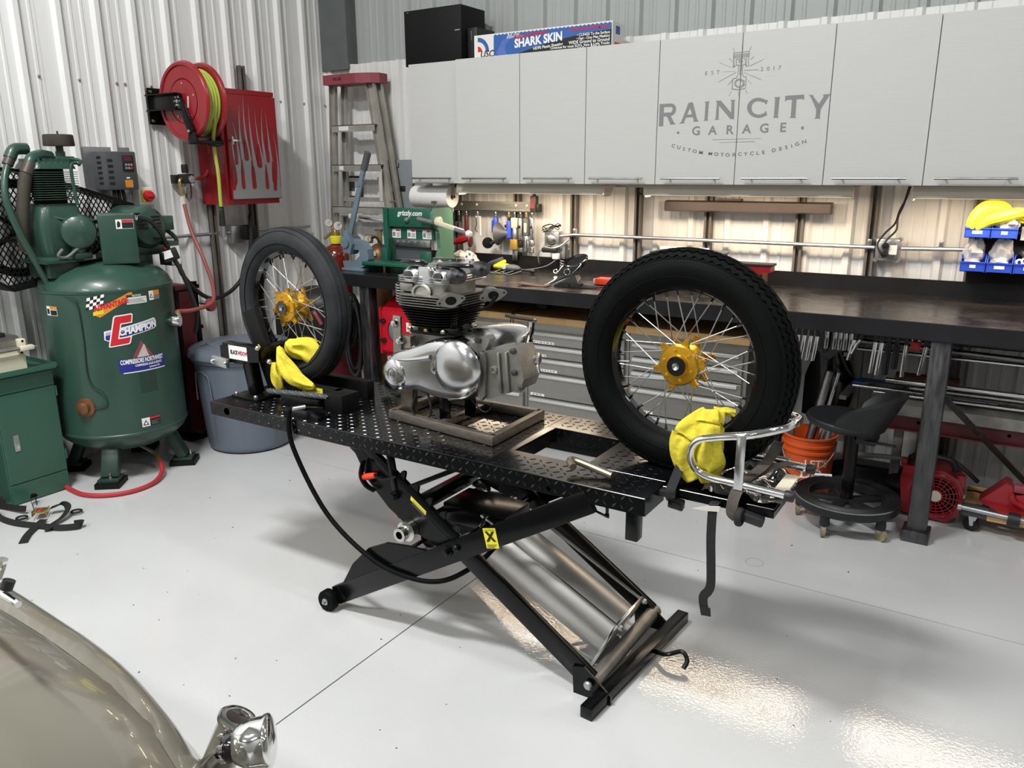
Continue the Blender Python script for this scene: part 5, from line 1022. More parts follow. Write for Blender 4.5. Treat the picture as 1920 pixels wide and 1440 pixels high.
for a, b in (((HX0, HY0, SZ), (HX1, HY0 + 0.004, TZ - 0.002)), ((HX0, HY1 - 0.004, SZ), (HX1, HY1, TZ - 0.002)), ((HX0 - 0.004, HY0, SZ), (HX0, HY1, TZ - 0.002)), ((HX1, HY0, SZ), (HX1 + 0.004, HY1, TZ - 0.002))):
    MB().b2(a, b).build('opening_edge', 'black_metal', t, smooth=False)
for x in (-2.2, -1.75, -1.32, -0.90): MB().b2((x - 0.015, LY0 + 0.005, TZ - 0.045), (x + 0.015, LY1 - 0.005, TZ - 0.007)).build('cross_rib', 'black_metal', t, smooth=False)
def lugs(region, o, ux, uy, w, L, W, skip=None, step=0.0285):
    m = MB(); nx, ny = int(L / step), int(W / step); ux, uy, w = V(ux), V(uy), V(w); o = V(o)
    for i in range(nx):
        for j in range(ny):
            p = ((i + 0.5) * step, (j + 0.5) * step)
            if skip and skip(p): continue
            c = o + ux * p[0] + uy * p[1]; a = pi / 4 if (i + j) % 2 else -pi / 4
            d = ux * cos(a) + uy * sin(a); n = -ux * sin(a) + uy * cos(a); l, h = 0.0125, 0.0032
            m.raw([c - d * l, c - n * h, c + d * l, c + n * h, c - d * l * 0.45 + w * 0.0016, c + d * l * 0.45 + w * 0.0016], [(0, 1, 4), (1, 5, 4), (1, 2, 5), (2, 3, 5), (3, 4, 5), (3, 0, 4)])
    return m.build('tread_lugs', 'black_plate', t, smooth=False, stuff=True)
def skipdeck(p):
    x, y = -2.56 + p[0], LY0 + 0.004 + p[1]
    return (HX0 - 0.016 < x < HX1 + 0.016 and HY0 - 0.016 < y < HY1 + 0.016) or x > -0.777 or abs(x + 1.2995) < 0.009 or x < -2.40
lugs('deck', (-2.56, LY0 + 0.004, TZ), X, Y, Z, 1.79, LY1 - LY0 - 0.008, skipdeck)
lugs('skirt', (-2.56, LY0 - 0.001, SZ), X, Z, -Y, 1.79, 0.052, None, 0.026)
lugs('inner', (HX0, HY1 - 0.004, SZ), X, Z, -Y, 0.25, 0.052, None, 0.026)
MB().lathe([(0.0005, 0), (0.007, 0)], (-1.063, LY0 - 0.0026, 0.665), -Y, 14).build('skirt_hole', 'white', t, smooth=False)
MB().lathe([(0.0005, 0), (0.014, 0)], (-2.47, LY0 - 0.0026, 0.674), -Y, 16).build('skirt_hole', 'dark_void', t, smooth=False)
# drop-out plate pulled to the right end, carrying the wheel, and its film
ex = MB().b2((-0.84, 1.985, TZ - 0.014), (-0.455, 2.25, TZ - 0.004), 0.001, 1).build('extension_plate', 'black_plate', t, smooth=False)
MB().b2((-0.84, 1.985, TZ - 0.03), (-0.46, 1.99, TZ - 0.005)).build('plate_lip', 'black_metal', ex, smooth=False); MB().b2((-0.46, 1.985, TZ - 0.03), (-0.455, 2.25, TZ - 0.005)).build('plate_lip', 'black_metal', ex, smooth=False)
MB().tube([(-1.005, 1.905, TZ + 0.03), (-1.03, 1.93, TZ + 0.034), (-1.02, 1.955, TZ + 0.03), (-0.90, 1.945, TZ + 0.012)], 0.011, 10).build('latch_handle', 'rust_tube', t)
# end leg and tee screw
MB().b2((-0.822, 1.868, 0.565), (-0.785, 1.905, SZ + 0.02), 0.003).build('end_leg', 'black_metal', t); MB().b2((-0.822, 2.38, 0.565), (-0.785, 2.417, SZ + 0.02), 0.003).build('end_leg', 'black_metal', t)
ts = MB().cyl((-0.885, 1.885, 0.615), (-0.885, 1.885, SZ + 0.01), 0.005, n=8); ts.cyl((-0.925, 1.885, 0.622), (-0.875, 1.875, 0.616), 0.0035, n=8); ts.cyl((-0.885, 1.885, 0.612), (-0.885, 1.885, 0.62), 0.007, n=8); ts.build('tee_screw', 'black_metal', t)
# scissor arms: A rises to the right (outer), B rises to the left (inner)
A0, A1 = V((-1.955, 0, 0.052)), V((-0.93, 0, 0.655))
B0, B1 = V((-0.935, 0, 0.05)), V((-1.86, 0, 0.655))
def arm(p, q, y, w, h, name):
    m = MB(); m.bar(p + Y * y, q + Y * y, w, h, Y, 0.003); return m.build(name, 'black_metal', t)
for s, ya, yb in ((-1, 1.872, 1.912), (1, 2.414, 2.374)):
    a = arm(A0, A1, ya, 0.022, 0.070, 'scissor_arm'); b_ = arm(B0, B1, yb, 0.022, 0.066, 'scissor_arm')
    dA = (A1 - A0).normalized(); nA = V((-dA.z, 0, dA.x)); dB = (B1 - B0).normalized(); nB = V((-dB.z, 0, dB.x))
    if nB.z > 0: nB = -nB
    g = MB(); pts = [(0.06, 0.030), (0.16, 0.085), (0.27, 0.115), (0.36, 0.108), (0.45, 0.07), (0.52, 0.034), (0.52, 0.02), (0.06, 0.02)]
    g.prism([((A0 + dA * u + nA * v).x, (A0 + dA * u + nA * v).z) for u, v in pts], (0, ya - 0.008, 0), X, Z, -0.012); g.build('gusset', 'black_metal', t, smooth=False)
    g = MB(); L = (B1 - B0).length; pts = [(L - 0.02, 0.025), (L - 0.12, 0.075), (L - 0.24, 0.095), (L - 0.36, 0.09), (L - 0.46, 0.06), (L - 0.52, 0.03), (L - 0.52, 0.0), (L - 0.02, 0.0)]
    g.prism([((B0 + dB * u + nB * v).x, (B0 + dB * u + nB * v).z) for u, v in pts], (0, yb - 0.012, 0), X, Z, -0.022); g.build('gusset', 'black_metal', t, smooth=False)
    # pawl rack on B
    if True:
        m = MB()
        for k in range(6):
            c = B0 + dB * (0.62 + 0.065 * k) - nB * 0.033 + Y * (yb); m.prism([((c + dB * u - nB * v).x, (c + dB * u - nB * v).z) for u, v in ((-0.012, 0), (0.016, 0), (0.012, 0.022), (0.002, 0.03), (-0.004, 0.024))], (0, yb + 0.006, 0), X, Z, 0.01)
        m.build('safety_teeth', 'black_metal', t, smooth=False)
    yo = ya + s * 0.012
    MB().lathe([(0.018, 0), (0.018, 0.006), (0.011, 0.006), (0.011, 0.018), (0.006, 0.02)], (-1.428, yo, 0.372), Y * s, 6).build('pivot_bolt', 'black_metal', t, smooth=False)
    MB().lathe([(0.012, 0), (0.012, 0.008), (0.007, 0.014)], (-1.395, yo, 0.392), Y * s, 12).build('nut', 'black_metal', t)
    # foot wheel
    wy = ya - 0.028 if s < 0 else ya + 0.028
    wl_ = MB().lathe([(0.012, -0.017), (0.036, -0.017), (0.0395, -0.012), (0.0395, 0.012), (0.036, 0.017), (0.012, 0.017)], (-1.972, wy, 0.0395), Y, 30).build('roller', 'rubber', t)
    MB().lathe([(0.013, 0), (0.013, 0.004), (0.006, 0.005), (0.006, 0.013), (0.0, 0.014)], (-1.972, wy + s * 0.016, 0.0395), Y * s, 14).build('axle_bolt', 'zinc', wl_)
    MB().prism([(-1.99, 0.028), (-1.96, 0.02), (-1.90, 0.06), (-1.93, 0.10)], (0, ya + 0.008 * s + 0.007, 0), X, Z, 0.014).build('fork', 'black_metal', t, smooth=False)
MB().cyl((-1.428, 1.87, 0.372), (-1.428, 2.416, 0.372), 0.014, n=14).build('pivot_shaft', 'black_metal', t)
MB().cyl((-1.98, 1.86, 0.0395), (-1.98, 2.43, 0.0395), 0.009, n=10).build('axle', 'black_metal', t)
MB().b2((-1.70, 1.93, 0.395), (-1.655, 2.36, 0.44), 0.003).build('cross_tube', 'black_metal', t); MB().b2((-1.60, 2.06, 0.36), (-1.34, 2.22, 0.43), 0.004).build('air_manifold', 'black_metal', t)
for y in (1.868, 2.30):
    rl = MB().lathe([(0.013, -0.03), (0.024, -0.03), (0.024, 0), (0.036, 0.004), (0.036, 0.03), (0.02, 0.034)], (-1.615, y, 0.388), Y, 22).build('cam_roller', 'bright_steel', t)
    MB().lathe([(0.0005, 0), (0.0135, 0)], (-1.615, y - 0.0302, 0.388), -Y, 16).build('bore', 'dark_void', rl, smooth=False)
MB().cyl((-1.615, 1.89, 0.388), (-1.615, 2.32, 0.388), 0.013, n=12).build('roller_shaft', 'black_metal', t)
# release linkage with red grip
MB().bar((-1.70, 1.905, 0.655), (-1.675, 1.905, 0.50), 0.022, 0.018, Y, 0.002).build('release_link', 'black_metal', t); MB().bar((-1.675, 1.91, 0.505), (-1.44, 1.93, 0.628), 0.016, 0.016, Y, 0.002).build('release_rod', 'black_metal', t)
MB().lathe([(0.016, 0), (0.016, 0.004), (0.01, 0.018)], (-1.675, 1.895, 0.497), -Y, 12).build('link_bolt', 'black_metal', t)
MB().tube([(-1.67, 1.90, 0.565), (-1.72, 1.89, 0.548), (-1.755, 1.888, 0.556)], 0.006, 8).build('release_lever', 'black_metal', t); MB().tube([(-1.752, 1.888, 0.556), (-1.785, 1.888, 0.545), (-1.812, 1.888, 0.536)], lambda f: 0.010 + 0.003 * f, 12).build('red_grip', 'orange_red', t)
MB().ribbon([(-1.80, 1.885, 0.60), (-1.81, 1.88, 0.55), (-1.79, 1.88, 0.515), (-1.755, 1.885, 0.50)], 0.02, 0.006, Y).build('grip_guard', 'black_metal', t)
MB().bar((-1.40, 1.888, 0.415), (-1.06, 1.888, 0.585), 0.01, 0.01, Y).build('stay_rod', 'raw_steel', t, smooth=False)
# labels
c = A0 + (A1 - A0) * 0.675; dA = (A1 - A0).normalized(); nA = V((-dA.z, 0, dA.x)); Yl = 1.872 - 0.0118
LU, LVv = V((0.97, 0, 0.24)).normalized(), V((-0.24, 0, 0.97)).normalized()
cc = V((c.x, Yl, c.z)); lab = MB(); lab.raw([cc + LU * a + LVv * b for a, b in ((-0.024, -0.033), (0.024, -0.033), (0.024, 0.033), (-0.024, 0.033))], [(0, 1, 2, 3)]); lab = lab.build('caution_label', 'label_yellow', t, smooth=False)
text('X', 0.042, cc + LVv * 0.004 - Y * 0.0002, LU, LVv, 'black_ink', lab, bold=0.05, depth=0.0008); text('\u25B2CAUTION\u25B2'.replace('\u25B2', ''), 0.009, cc + LVv * 0.026 - Y * 0.0002, LU, LVv, 'black_ink', lab, depth=0.0008)
q = MB()
for k in range(3): q.raw([cc - Y * 0.0008 + LU * a + LVv * b for a, b in ((-0.019, -0.022 - k * 0.004), (0.018 - 0.005 * k, -0.022 - k * 0.004), (0.018 - 0.005 * k, -0.0205 - k * 0.004), (-0.019, -0.0205 - k * 0.004))], [(0, 1, 2, 3)])
q.build('label_lines', 'black_ink', lab, smooth=False)
dB = (B1 - B0).normalized(); nB = V((dB.z, 0, -dB.x)); cc = B0 + dB * 0.77 + Y * (1.912 - 0.0118)
lab = MB(); lab.raw([cc + dB * a + nB * b for a, b in ((-0.04, -0.013), (0.035, -0.013), (0.045, 0.014), (-0.03, 0.014))], [(0, 1, 2, 3)]); lab = lab.build('caution_label', 'label_yellow', t, smooth=False)
q = MB()
for k in range(4): q.raw([cc - Y * 0.0006 + dB * a + nB * (b - 0.008 + k * 0.005) for a, b in ((-0.03, 0), (0.03, 0), (0.03, 0.0015), (-0.03, 0.0015))], [(0, 1, 2, 3)])
q.build('label_lines', 'dark_gray_ink', lab, smooth=False)
# base bar
bb = MB().bar((-0.895, 1.80, 0.02), (-0.845, 2.455, 0.02), 0.04, 0.04, None, 0.002).build('base_bar', 'black_metal', t)
for y in (1.912, 2.374):
    MB().prism([(-0.985, 0.0), (-0.86, 0.0), (-0.86, 0.03), (-0.95, 0.10), (-0.99, 0.09)], (0, y - 0.02, 0), X, Z, -0.008).build('foot_bracket', 'black_metal', t, smooth=False)
    MB().lathe([(0.014, 0), (0.014, 0.006), (0.010, 0.01)], (-0.93, y - 0.029, 0.052), -Y, 16).build('foot_pin', 'zinc', t)
MB().tube([(-0.845, 2.20, 0.02), (-0.80, 2.18, 0.035), (-0.755, 2.20, 0.05), (-0.73, 2.185, 0.035), (-0.735, 2.165, 0.015)], 0.0075, 8).build('hook_handle', 'black_metal', t)
# big air cylinder
C0, C1 = V((-0.955, 2.143, 0.085)), V((-1.46, 2.143, 0.335)); ca = (C1 - C0).normalized(); cu = Y; cv = ca.cross(cu).normalized()
if cv.z < 0: cv = -cv
MB().lathe([(0.094, 0), (0.094, (C1 - C0).length - 0.02)], C0 + ca * 0.01, ca, 40).build('air_cylinder', 'cyl_alu', t)
rx = Matrix((ca, cu, cv)).transposed()
for f, nm in ((0.004, 'end_plate'), ((C1 - C0).length - 0.006, 'end_plate')): MB().box(C0 + ca * f, (0.012, 0.205, 0.205), rx, 0.004).build(nm, 'polished', t)
for sy in (-1, 1):
    for sv in (-1, 1):
        o = C0 + cu * sy * 0.094 + cv * sv * 0.094; MB().cyl(o - ca * 0.018, o + ca * ((C1 - C0).length + 0.012), 0.0055, n=8).build('tie_rod', 'bright_steel', t)
        MB().lathe([(0.010, 0), (0.010, 0.009)], o - ca * 0.012, ca, 6).build('nut', 'zinc', t, smooth=False)
MB().cyl((-0.925, 1.90, 0.052), (-0.925, 2.386, 0.052), 0.024, n=20).build('cross_shaft', 'cast_alu', t)
MB().cyl(C1 + ca * 0.01, C1 + ca * 0.10, 0.02).build('piston_rod', 'chrome', t)
# air hose from pedal
MB().tube([(-2.115, 1.872, 0.742), (-2.118, 1.855, 0.72), (-2.10, 1.848, 0.60), (-1.96, 1.85, 0.385), (-1.765, 1.852, 0.262), (-1.60, 1.855, 0.233), (-1.47, 1.88, 0.245), (-1.38, 1.95, 0.30), (-1.36, 2.05, 0.34)], 0.0085, 12, 10).build('air_hose', 'rubber', t)
MB().cyl((-2.115, 1.868, 0.738), (-2.085, 1.905, 0.742), 0.008).build('hose_fitting', 'zinc', t)
# foot pedal
MB().prism([(-2.20, 0.701), (-2.02, 0.701), (-2.02, 0.712), (-2.08, 0.73), (-2.20, 0.716)], (0, 1.96, 0), X, Z, 0.06).build('foot_pedal', 'black_plate', t, smooth=False)
MB().bar((-2.10, 1.91, 0.728), (-2.02, 1.925, 0.735), 0.02, 0.01, Z).build('pedal_lever', 'black_metal', t)
MB().b2((-2.30, 1.98, 0.7), (-2.10, 2.06, 0.742), 0.003).build('pedal_housing', 'black_metal', t)
# front wheel chock
CH = 'black_matte'
fp = MB(); fp.box((-2.47, 2.02, TZ + 0.005), (0.15, 0.14, 0.01), (0, 0, 0.0), 0.002); fp.build('chock_foot', 'raw_steel' if False else 'black_metal', t)
for x, y in ((-2.53, 1.965), (-2.42, 1.965), (-2.53, 2.075), (-2.40, 2.075)): MB().lathe([(0.010, 0), (0.010, 0.006), (0.004, 0.011)], (x, y, TZ + 0.01), Z, 8).build('bolt', 'bright_steel', t)
MB().box((-2.40, 2.30, TZ + 0.006), (0.15, 0.14, 0.012), None, 0.002).build('chock_foot', 'black_metal', t); MB().lathe([(0.010, 0), (0.010, 0.006), (0.004, 0.011)], (-2.42, 2.27, TZ + 0.012), Z, 8).build('bolt', 'bright_steel', t)
MB().bar((-2.478, 2.02, TZ + 0.01), (-2.515, 2.02, TZ + 0.195), 0.045, 0.045, Y, 0.004).build('chock_leg', 'black_metal', t)
MB().b2((-2.62, 1.985, TZ + 0.150), (-2.395, 2.03, TZ + 0.205), 0.004).build('chock_arm', 'black_metal', t); MB().b2((-2.45, 2.03, TZ + 0.15), (-2.40, 2.25, TZ + 0.205), 0.004).build('chock_cross', 'black_metal', t)
MB().prism([(-2.62, TZ + 0.195), (-2.62, TZ + 0.15), (-2.575, TZ + 0.13), (-2.40, TZ + 0.15), (-2.40, TZ + 0.205)], (0, 1.98, 0), X, Z, 0.004).build('chock_plate', 'black_metal', t, smooth=False)
for x, z in ((-2.405, 0.225), (-2.345, 0.18)): MB().lathe([(0.010, 0), (0.010, 0.008), (0.005, 0.013)], (x, 1.985, TZ + z - 0.02), -Y, 8).build('bolt', 'bright_steel', t)
st = MB(); st.raw([(-2.568, 1.975, TZ + 0.148), (-2.462, 1.975, TZ + 0.148), (-2.462, 1.975, TZ + 0.202), (-2.568, 1.975, TZ + 0.202)], [(0, 1, 2, 3)]); st = st.build('brand_plate', 'white', t, smooth=False)
text('BLACK', 0.022, (-2.558, 1.975, TZ + 0.175), X, Z, 'black_ink', st, bold=0.04, align='LEFT', xs=0.62, depth=0.0008); text('WIDOW', 0.022, (-2.515, 1.975, TZ + 0.175), X, Z, 'red_ink', st, bold=0.03, align='LEFT', xs=0.62, depth=0.0008)
MB().bar((-2.565, 2.0, TZ + 0.138), (-2.50, 2.01, TZ + 0.138), 0.03, 0.03, Y, 0.008).build('chock_handle', 'black_metal', t)
cl = MB(); cl.bar((-2.655, 1.965, TZ + 0.135), (-2.565, 1.965, TZ + 0.128), 0.02, 0.04, Y, 0.006); cl.build('cam_lever', 'zinc', t)
for x in (-2.645, -2.57): MB().lathe([(0.009, 0), (0.009, 0.005), (0.004, 0.009)], (x, 1.955, TZ + 0.131), -Y, 10).build('cam_bolt', 'bright_steel', t)
# cradle uprights and jaws around tyre
MB().bar((-2.40, 2.055, TZ + 0.03), (-2.515, 2.055, TZ + 0.335), 0.03, 0.07, Y, 0.004).build('cradle_upright', CH, t); MB().bar((-2.40, 2.225, TZ + 0.03), (-2.515, 2.225, TZ + 0.335), 0.03, 0.07, Y, 0.004).build('cradle_upright', CH, t)
MB().b2((-2.37, 2.045, TZ + 0.0), (-2.06, 2.085, TZ + 0.07), 0.003).build('chock_side', CH, t); MB().b2((-2.37, 2.20, TZ + 0.0), (-2.06, 2.24, TZ + 0.07), 0.003).build('chock_side', CH, t)
MB().b2((-2.09, 2.00, TZ), (-2.0, 2.09, TZ + 0.07), 0.003).build('chock_side', CH, t)
yl = MB(); yl.raw([(-2.245, 2.0445, TZ + 0.004), (-2.14, 2.0445, TZ + 0.004), (-2.14, 2.0445, TZ + 0.068), (-2.245, 2.0445, TZ + 0.068)], [(0, 1, 2, 3)]); yl = yl.build('warning_plate', 'label_yellow', t, smooth=False)
q = MB()
for k in range(5): q.b2((-2.235, 2.0438, TZ + 0.014 + 0.01 * k), (-2.155 + 0.004 * (k % 2), 2.0442, TZ + 0.0165 + 0.01 * k))
q.build('label_lines', 'dark_gray_ink', yl, smooth=False)

# ------------------------------------------------------------------ spoked wheels
def wheel(name, label, cat_loc, yaw, R, tw, tread, rr):
    t = thing(name, label, 'wheel', cat_loc, (0, 0, yaw))
    # local frame: axle = +Y, wheel centre at (0,0,R)
    cz = R
    prof = []                       # tyre cross-section (radius, axial)
    n = 22
    for i in range(n + 1):
        a = radians(-152 + 304 * i / n); prof.append((R - tw + tw * cos(a) * (1.0), tw * 0.98 * sin(a)))
    ring = lambda r, h, k, N: V((r * cos(2 * pi * k / N), h, cz + r * sin(2 * pi * k / N)))
    N = 96; m = MB(); m.rings([[ring(r, h, k, N) for r, h in prof] for k in range(N)], closed=False, loop=True); 
    RB_ = 'rubber' if tread == 'zig' else 'rubber_dusty'; ty = m.build('tyre', RB_, t, local=True, ang=50)
    if tread == 'zig':
        m = MB(); Nz = 150
        for band in (-0.72, -0.36, 0.0, 0.36, 0.72):
            rsx = []
            for k in range(Nz):
                zg = 0.075 if k % 2 else -0.075; row = []
                for da, dr in ((-0.13, -0.001), (-0.12, 0.0042), (0.12, 0.0042), (0.13, -0.001)):
                    a = band + da + zg; row.append(ring(R - tw + (tw + dr) * cos(a), tw * 0.98 * sin(a) * (1 + dr / tw), k, Nz))
                rsx.append(row)
            m.rings(rsx, closed=False, loop=True)
        m.build('zigzag_tread', 'rubber', ty, local=True, ang=20, stuff=True)
        m = MB()
        for k in range(200):
            for s in (-1, 1):
                a0 = s * 1.05; p = [ring(R - tw + (tw + dr) * cos(a), tw * 0.98 * sin(a) * (1 + dr / tw), k + dk, 200) for a, dr, dk in ((a0, -0.001, 0), (a0, -0.001, 0.95), (a0 - 0.16 * s, 0.003, 0.95), (a0 - 0.16 * s, 0.003, 0), (a0 + 0.10 * s, 0.0015, 0.47))]
                m.raw(p, [(0, 3, 2, 1), (0, 1, 4)])
        m.build('shoulder_blocks', 'rubber', ty, local=True, smooth=False, stuff=True)
        MB().torus((0, tw * 0.98 * sin(0.82), cz), Y, R - tw + tw * cos(0.82) + 0.001, 0.0016, 96, 5).build('green_line', M('tyre_line', '#2c5a5c', 0.6), ty, local=True)
    else:
        m = MB()
        for band, wd in ((-0.62, 0.16), (-0.18, 0.17), (0.27, 0.17), (0.70, 0.16)):
            m.rings([[ring(R - tw + (tw + dr) * cos(band + da), tw * 0.98 * sin(band + da) * (1 + dr / tw), k, N) for da, dr in ((-wd, -0.001), (-wd * 0.92, 0.003), (wd * 0.92, 0.003), (wd, -0.001))] for k in range(N)], closed=False, loop=True)
        m.build('tread_ribs', RB_, ty, local=True, ang=30, stuff=True)
    MB().torus((0, -tw * 0.93, cz), Y, R - tw * 1.28, 0.0022, 96, 6).build('sidewall_bead', 'rubber', ty, local=True)
    # rim
    hw = tw * 0.60; rp = [(rr + 0.020, -hw - 0.004), (rr + 0.024, -hw + 0.001), (rr + 0.020, -hw + 0.005), (rr + 0.006, -hw + 0.008), (rr + 0.002, -hw * 0.6), (rr - 0.008, -hw * 0.35), (rr - 0.008, hw * 0.35), (rr + 0.002, hw * 0.6), (rr + 0.006, hw - 0.008), (rr + 0.020, hw - 0.005), (rr + 0.024, hw - 0.001), (rr + 0.020, hw + 0.004)]
    ip = [(rr + 0.016, hw + 0.004), (rr - 0.001, hw - 0.008), (rr - 0.004, hw * 0.6), (rr - 0.013, hw * 0.32), (rr - 0.013, -hw * 0.32), (rr - 0.004, -hw * 0.6), (rr - 0.001, -hw + 0.008), (rr + 0.016, -hw - 0.004)]
    rim = MB().rings([[ring(r, h, k, N) for r, h in rp + ip] for k in range(N)], loop=True).build('rim', 'rim_black', t, local=True, ang=40)
    m = MB(); a = radians(186); m.cyl(ring(rr - 0.012, 0, a / (2 * pi) * N, N), ring(rr - 0.05, 0, a / (2 * pi) * N, N), 0.0035, n=8); m.build('valve_stem', 'bright_steel', rim, local=True)
    # hub
    hub = MB().lathe([(0.017, -0.052), (0.030, -0.052), (0.032, -0.044), (0.055, -0.042), (0.059, -0.038), (0.059, -0.031), (0.034, -0.024), (0.027, -0.012), (0.027, 0.020), (0.034, 0.028), (0.05, 0.034), (0.052, 0.041), (0.03, 0.045), (0.028, 0.055), (0.017, 0.055)], (0, 0, cz), Y, 36).build('hub', 'gold', t, local=True, ang=30)
    MB().lathe([(0.010, -0.003), (0.028, -0.003), (0.028, 0.002), (0.010, 0.002), (0.010, -0.003)], (0, -0.0535, cz), -Y, 28).build('bearing_seal', 'rim_black', hub, local=True); MB().lathe([(0.0095, 0.0), (0.0105, 0.001), (0.0105, 0.012), (0.0, 0.006)], (0, -0.047, cz), -Y, 22).build('bearing', 'steel', hub, local=True)
    for k in range(6):
        a = 2 * pi * k / 6 + 0.25
        for y0 in (-0.033, 0.043):
            d = V((cos(a), 0, sin(a))); e_ = V((-sin(a), 0, cos(a))); m = MB()
            poly = [(0.045, -0.016), (0.060, -0.0105), (0.077, -0.0065), (0.080, 0), (0.077, 0.0065), (0.060, 0.0105), (0.045, 0.016)]
            m.prism(poly, (0, y0 - 0.003, cz), d, e_, -0.007); m.lathe([(0.0045, 0), (0.006, 0), (0.006, 0.002), (0.0045, 0.002), (0.0045, 0)], V((0, y0 - 0.0032, cz)) + d * 0.073, -Y, 10); m.build('disc_lug', 'gold', hub, local=True)
        q = V((cos(a + 0.5) * 0.043, -0.0425, cz + sin(a + 0.5) * 0.043)); MB().lathe([(0.005, 0), (0.005, 0.003), (0.002, 0.004)], q, -Y, 10).build('spoke_head', 'gold', hub, local=True)
    # spokes: 36
    ns = 36
    for k in range(ns):
        s = -1 if k % 2 else 1; cr = 1 if (k // 2) % 2 else -1
        ar = 2 * pi * (k + 0.5) / ns + 0.06; ah = ar + cr * radians(62)
        p = V((0.046 * cos(ah), s * 0.036, cz + 0.046 * sin(ah))); q = V(((rr - 0.012) * cos(ar), s * 0.006, cz + (rr - 0.012) * sin(ar)))
        sp = MB().cyl(p, q, 0.0017, n=6).build('spoke', 'spoke_steel', t, local=True)
        d = (q - p).normalized(); MB().cyl(q - d * 0.016, q + d * 0.003, 0.0036, n=8).build('nipple', 'rim_black', sp, local=True)
    return t
wheel('rear_wheel', 'fat black spoked wheel with gold hub and zigzag tread on the lift right end', (-0.777, 2.14, 1.0176 - 0.324), radians(-2.6), 0.324, 0.056, 'zig', 0.222)
wheel('front_wheel', 'narrow black spoked wheel with gold hub and ribbed tyre in the lift chock', (-2.371, 2.14, 1.0467 - 0.3026), radians(-3.9), 0.3026, 0.047, 'rib', 0.215)

# ------------------------------------------------------------------ yellow cloths
def cloth(nm, label, f, nu, nv, th=0.004):
    o = MB().sheet(f, nu, nv, th).build(nm, 'cloth', None, ang=180); tag(o, label, 'cloth'); return o
t = thing('cloth', 'yellow cloth stuffed between the front tyre and the chock', 'cloth', (-2.3, 2.02, 0.75))
def tubecloth(pts, w0, w1, seed, name, n=36):
    P = spline(pts, 8); rnd = random.Random(seed); ph = [rnd.uniform(0, 6) for _ in range(4)]; rs = []
    for i, p in enumerate(P):
        f = i / (len(P) - 1); d = (P[min(i + 1, len(P) - 1)] - P[max(i - 1, 0)]).normalized(); u, v, _ = frame(d); w = w0(f) ; h = w1(f)
        rs.append([p + u * w * cos(2 * pi * j / n) * (1 + 0.2 * sin(3 * 2 * pi * j / n + ph[0] + 5 * f) + 0.13 * sin(5 * 2 * pi * j / n + ph[1] - 9 * f)) + v * h * sin(2 * pi * j / n) * (1 + 0.22 * sin(4 * 2 * pi * j / n + ph[2] + 6 * f) + 0.1 * sin(11 * f + ph[3])) for j in range(n)])
    return MB().rings(rs)
tubecloth([(-2.365, 2.09, 0.915), (-2.335, 2.10, 0.892), (-2.28, 2.12, 0.888), (-2.22, 2.13, 0.862), (-2.185, 2.13, 0.835)], lambda f: 0.010 + 0.026 * sin(pi * min(1, f * 1.1)) ** 0.7, lambda f: 0.012 + 0.030 * sin(pi * f) ** 0.8, 2, 'a').build('fold', 'cloth', t, ang=180)
tubecloth([(-2.365, 2.05, 0.90), (-2.335, 2.032, 0.868), (-2.305, 2.03, 0.83), (-2.265, 2.03, 0.797), (-2.215, 2.03, 0.782), (-2.17, 2.03, 0.776)], lambda f: 0.007 + 0.020 * sin(pi * min(1, f * 1.05)) ** 0.8, lambda f: 0.009 + 0.023 * sin(pi * f) ** 0.8, 4, 'b').build('fold', 'cloth', t, ang=180)
tubecloth([(-2.385, 2.04, 0.84), (-2.375, 2.03, 0.80), (-2.36, 2.03, 0.755), (-2.35, 2.04, 0.725)], lambda f: 0.008 + 0.008 * sin(pi * f), lambda f: 0.012 + 0.012 * sin(pi * f), 6, 'c').build('corner', 'cloth', t, ang=180)
MB().sheet(lambda u, v: (-2.425 + 0.03 * u, 2.00, 0.885 + 0.03 * v * (1 - u)), 3, 3, 0.004).build('corner', 'cloth', t)
t = thing('cloth', 'yellow cloth draped between the chrome rail and the big rear tyre', 'cloth', (-0.67, 2.03, 0.7))
tubecloth([(-0.675, 2.07, 0.905), (-0.70, 2.045, 0.87), (-0.725, 2.03, 0.82), (-0.72, 2.025, 0.765), (-0.69, 2.02, 0.715)], lambda f: 0.014 + 0.022 * sin(pi * min(1, f * 1.1)), lambda f: 0.018 + 0.018 * sin(pi * f), 8, 'd').build('fold', 'cloth', t, ang=180)
tubecloth([(-0.66, 2.06, 0.912), (-0.655, 2.035, 0.86), (-0.655, 2.03, 0.80), (-0.655, 2.035, 0.755), (-0.65, 2.04, 0.716)], lambda f: 0.016 + 0.03 * sin(pi * min(1, 0.15 + f * 0.8)), lambda f: 0.016 + 0.026 * sin(pi * min(1, 0.1 + f * 0.85)), 10, 'e').build('fold', 'cloth', t, ang=180)
tubecloth([(-0.665, 2.09, 0.905), (-0.64, 2.10, 0.905), (-0.61, 2.11, 0.90)], lambda f: 0.012, lambda f: 0.010, 12, 'f').build('corner', 'cloth', t, ang=180)

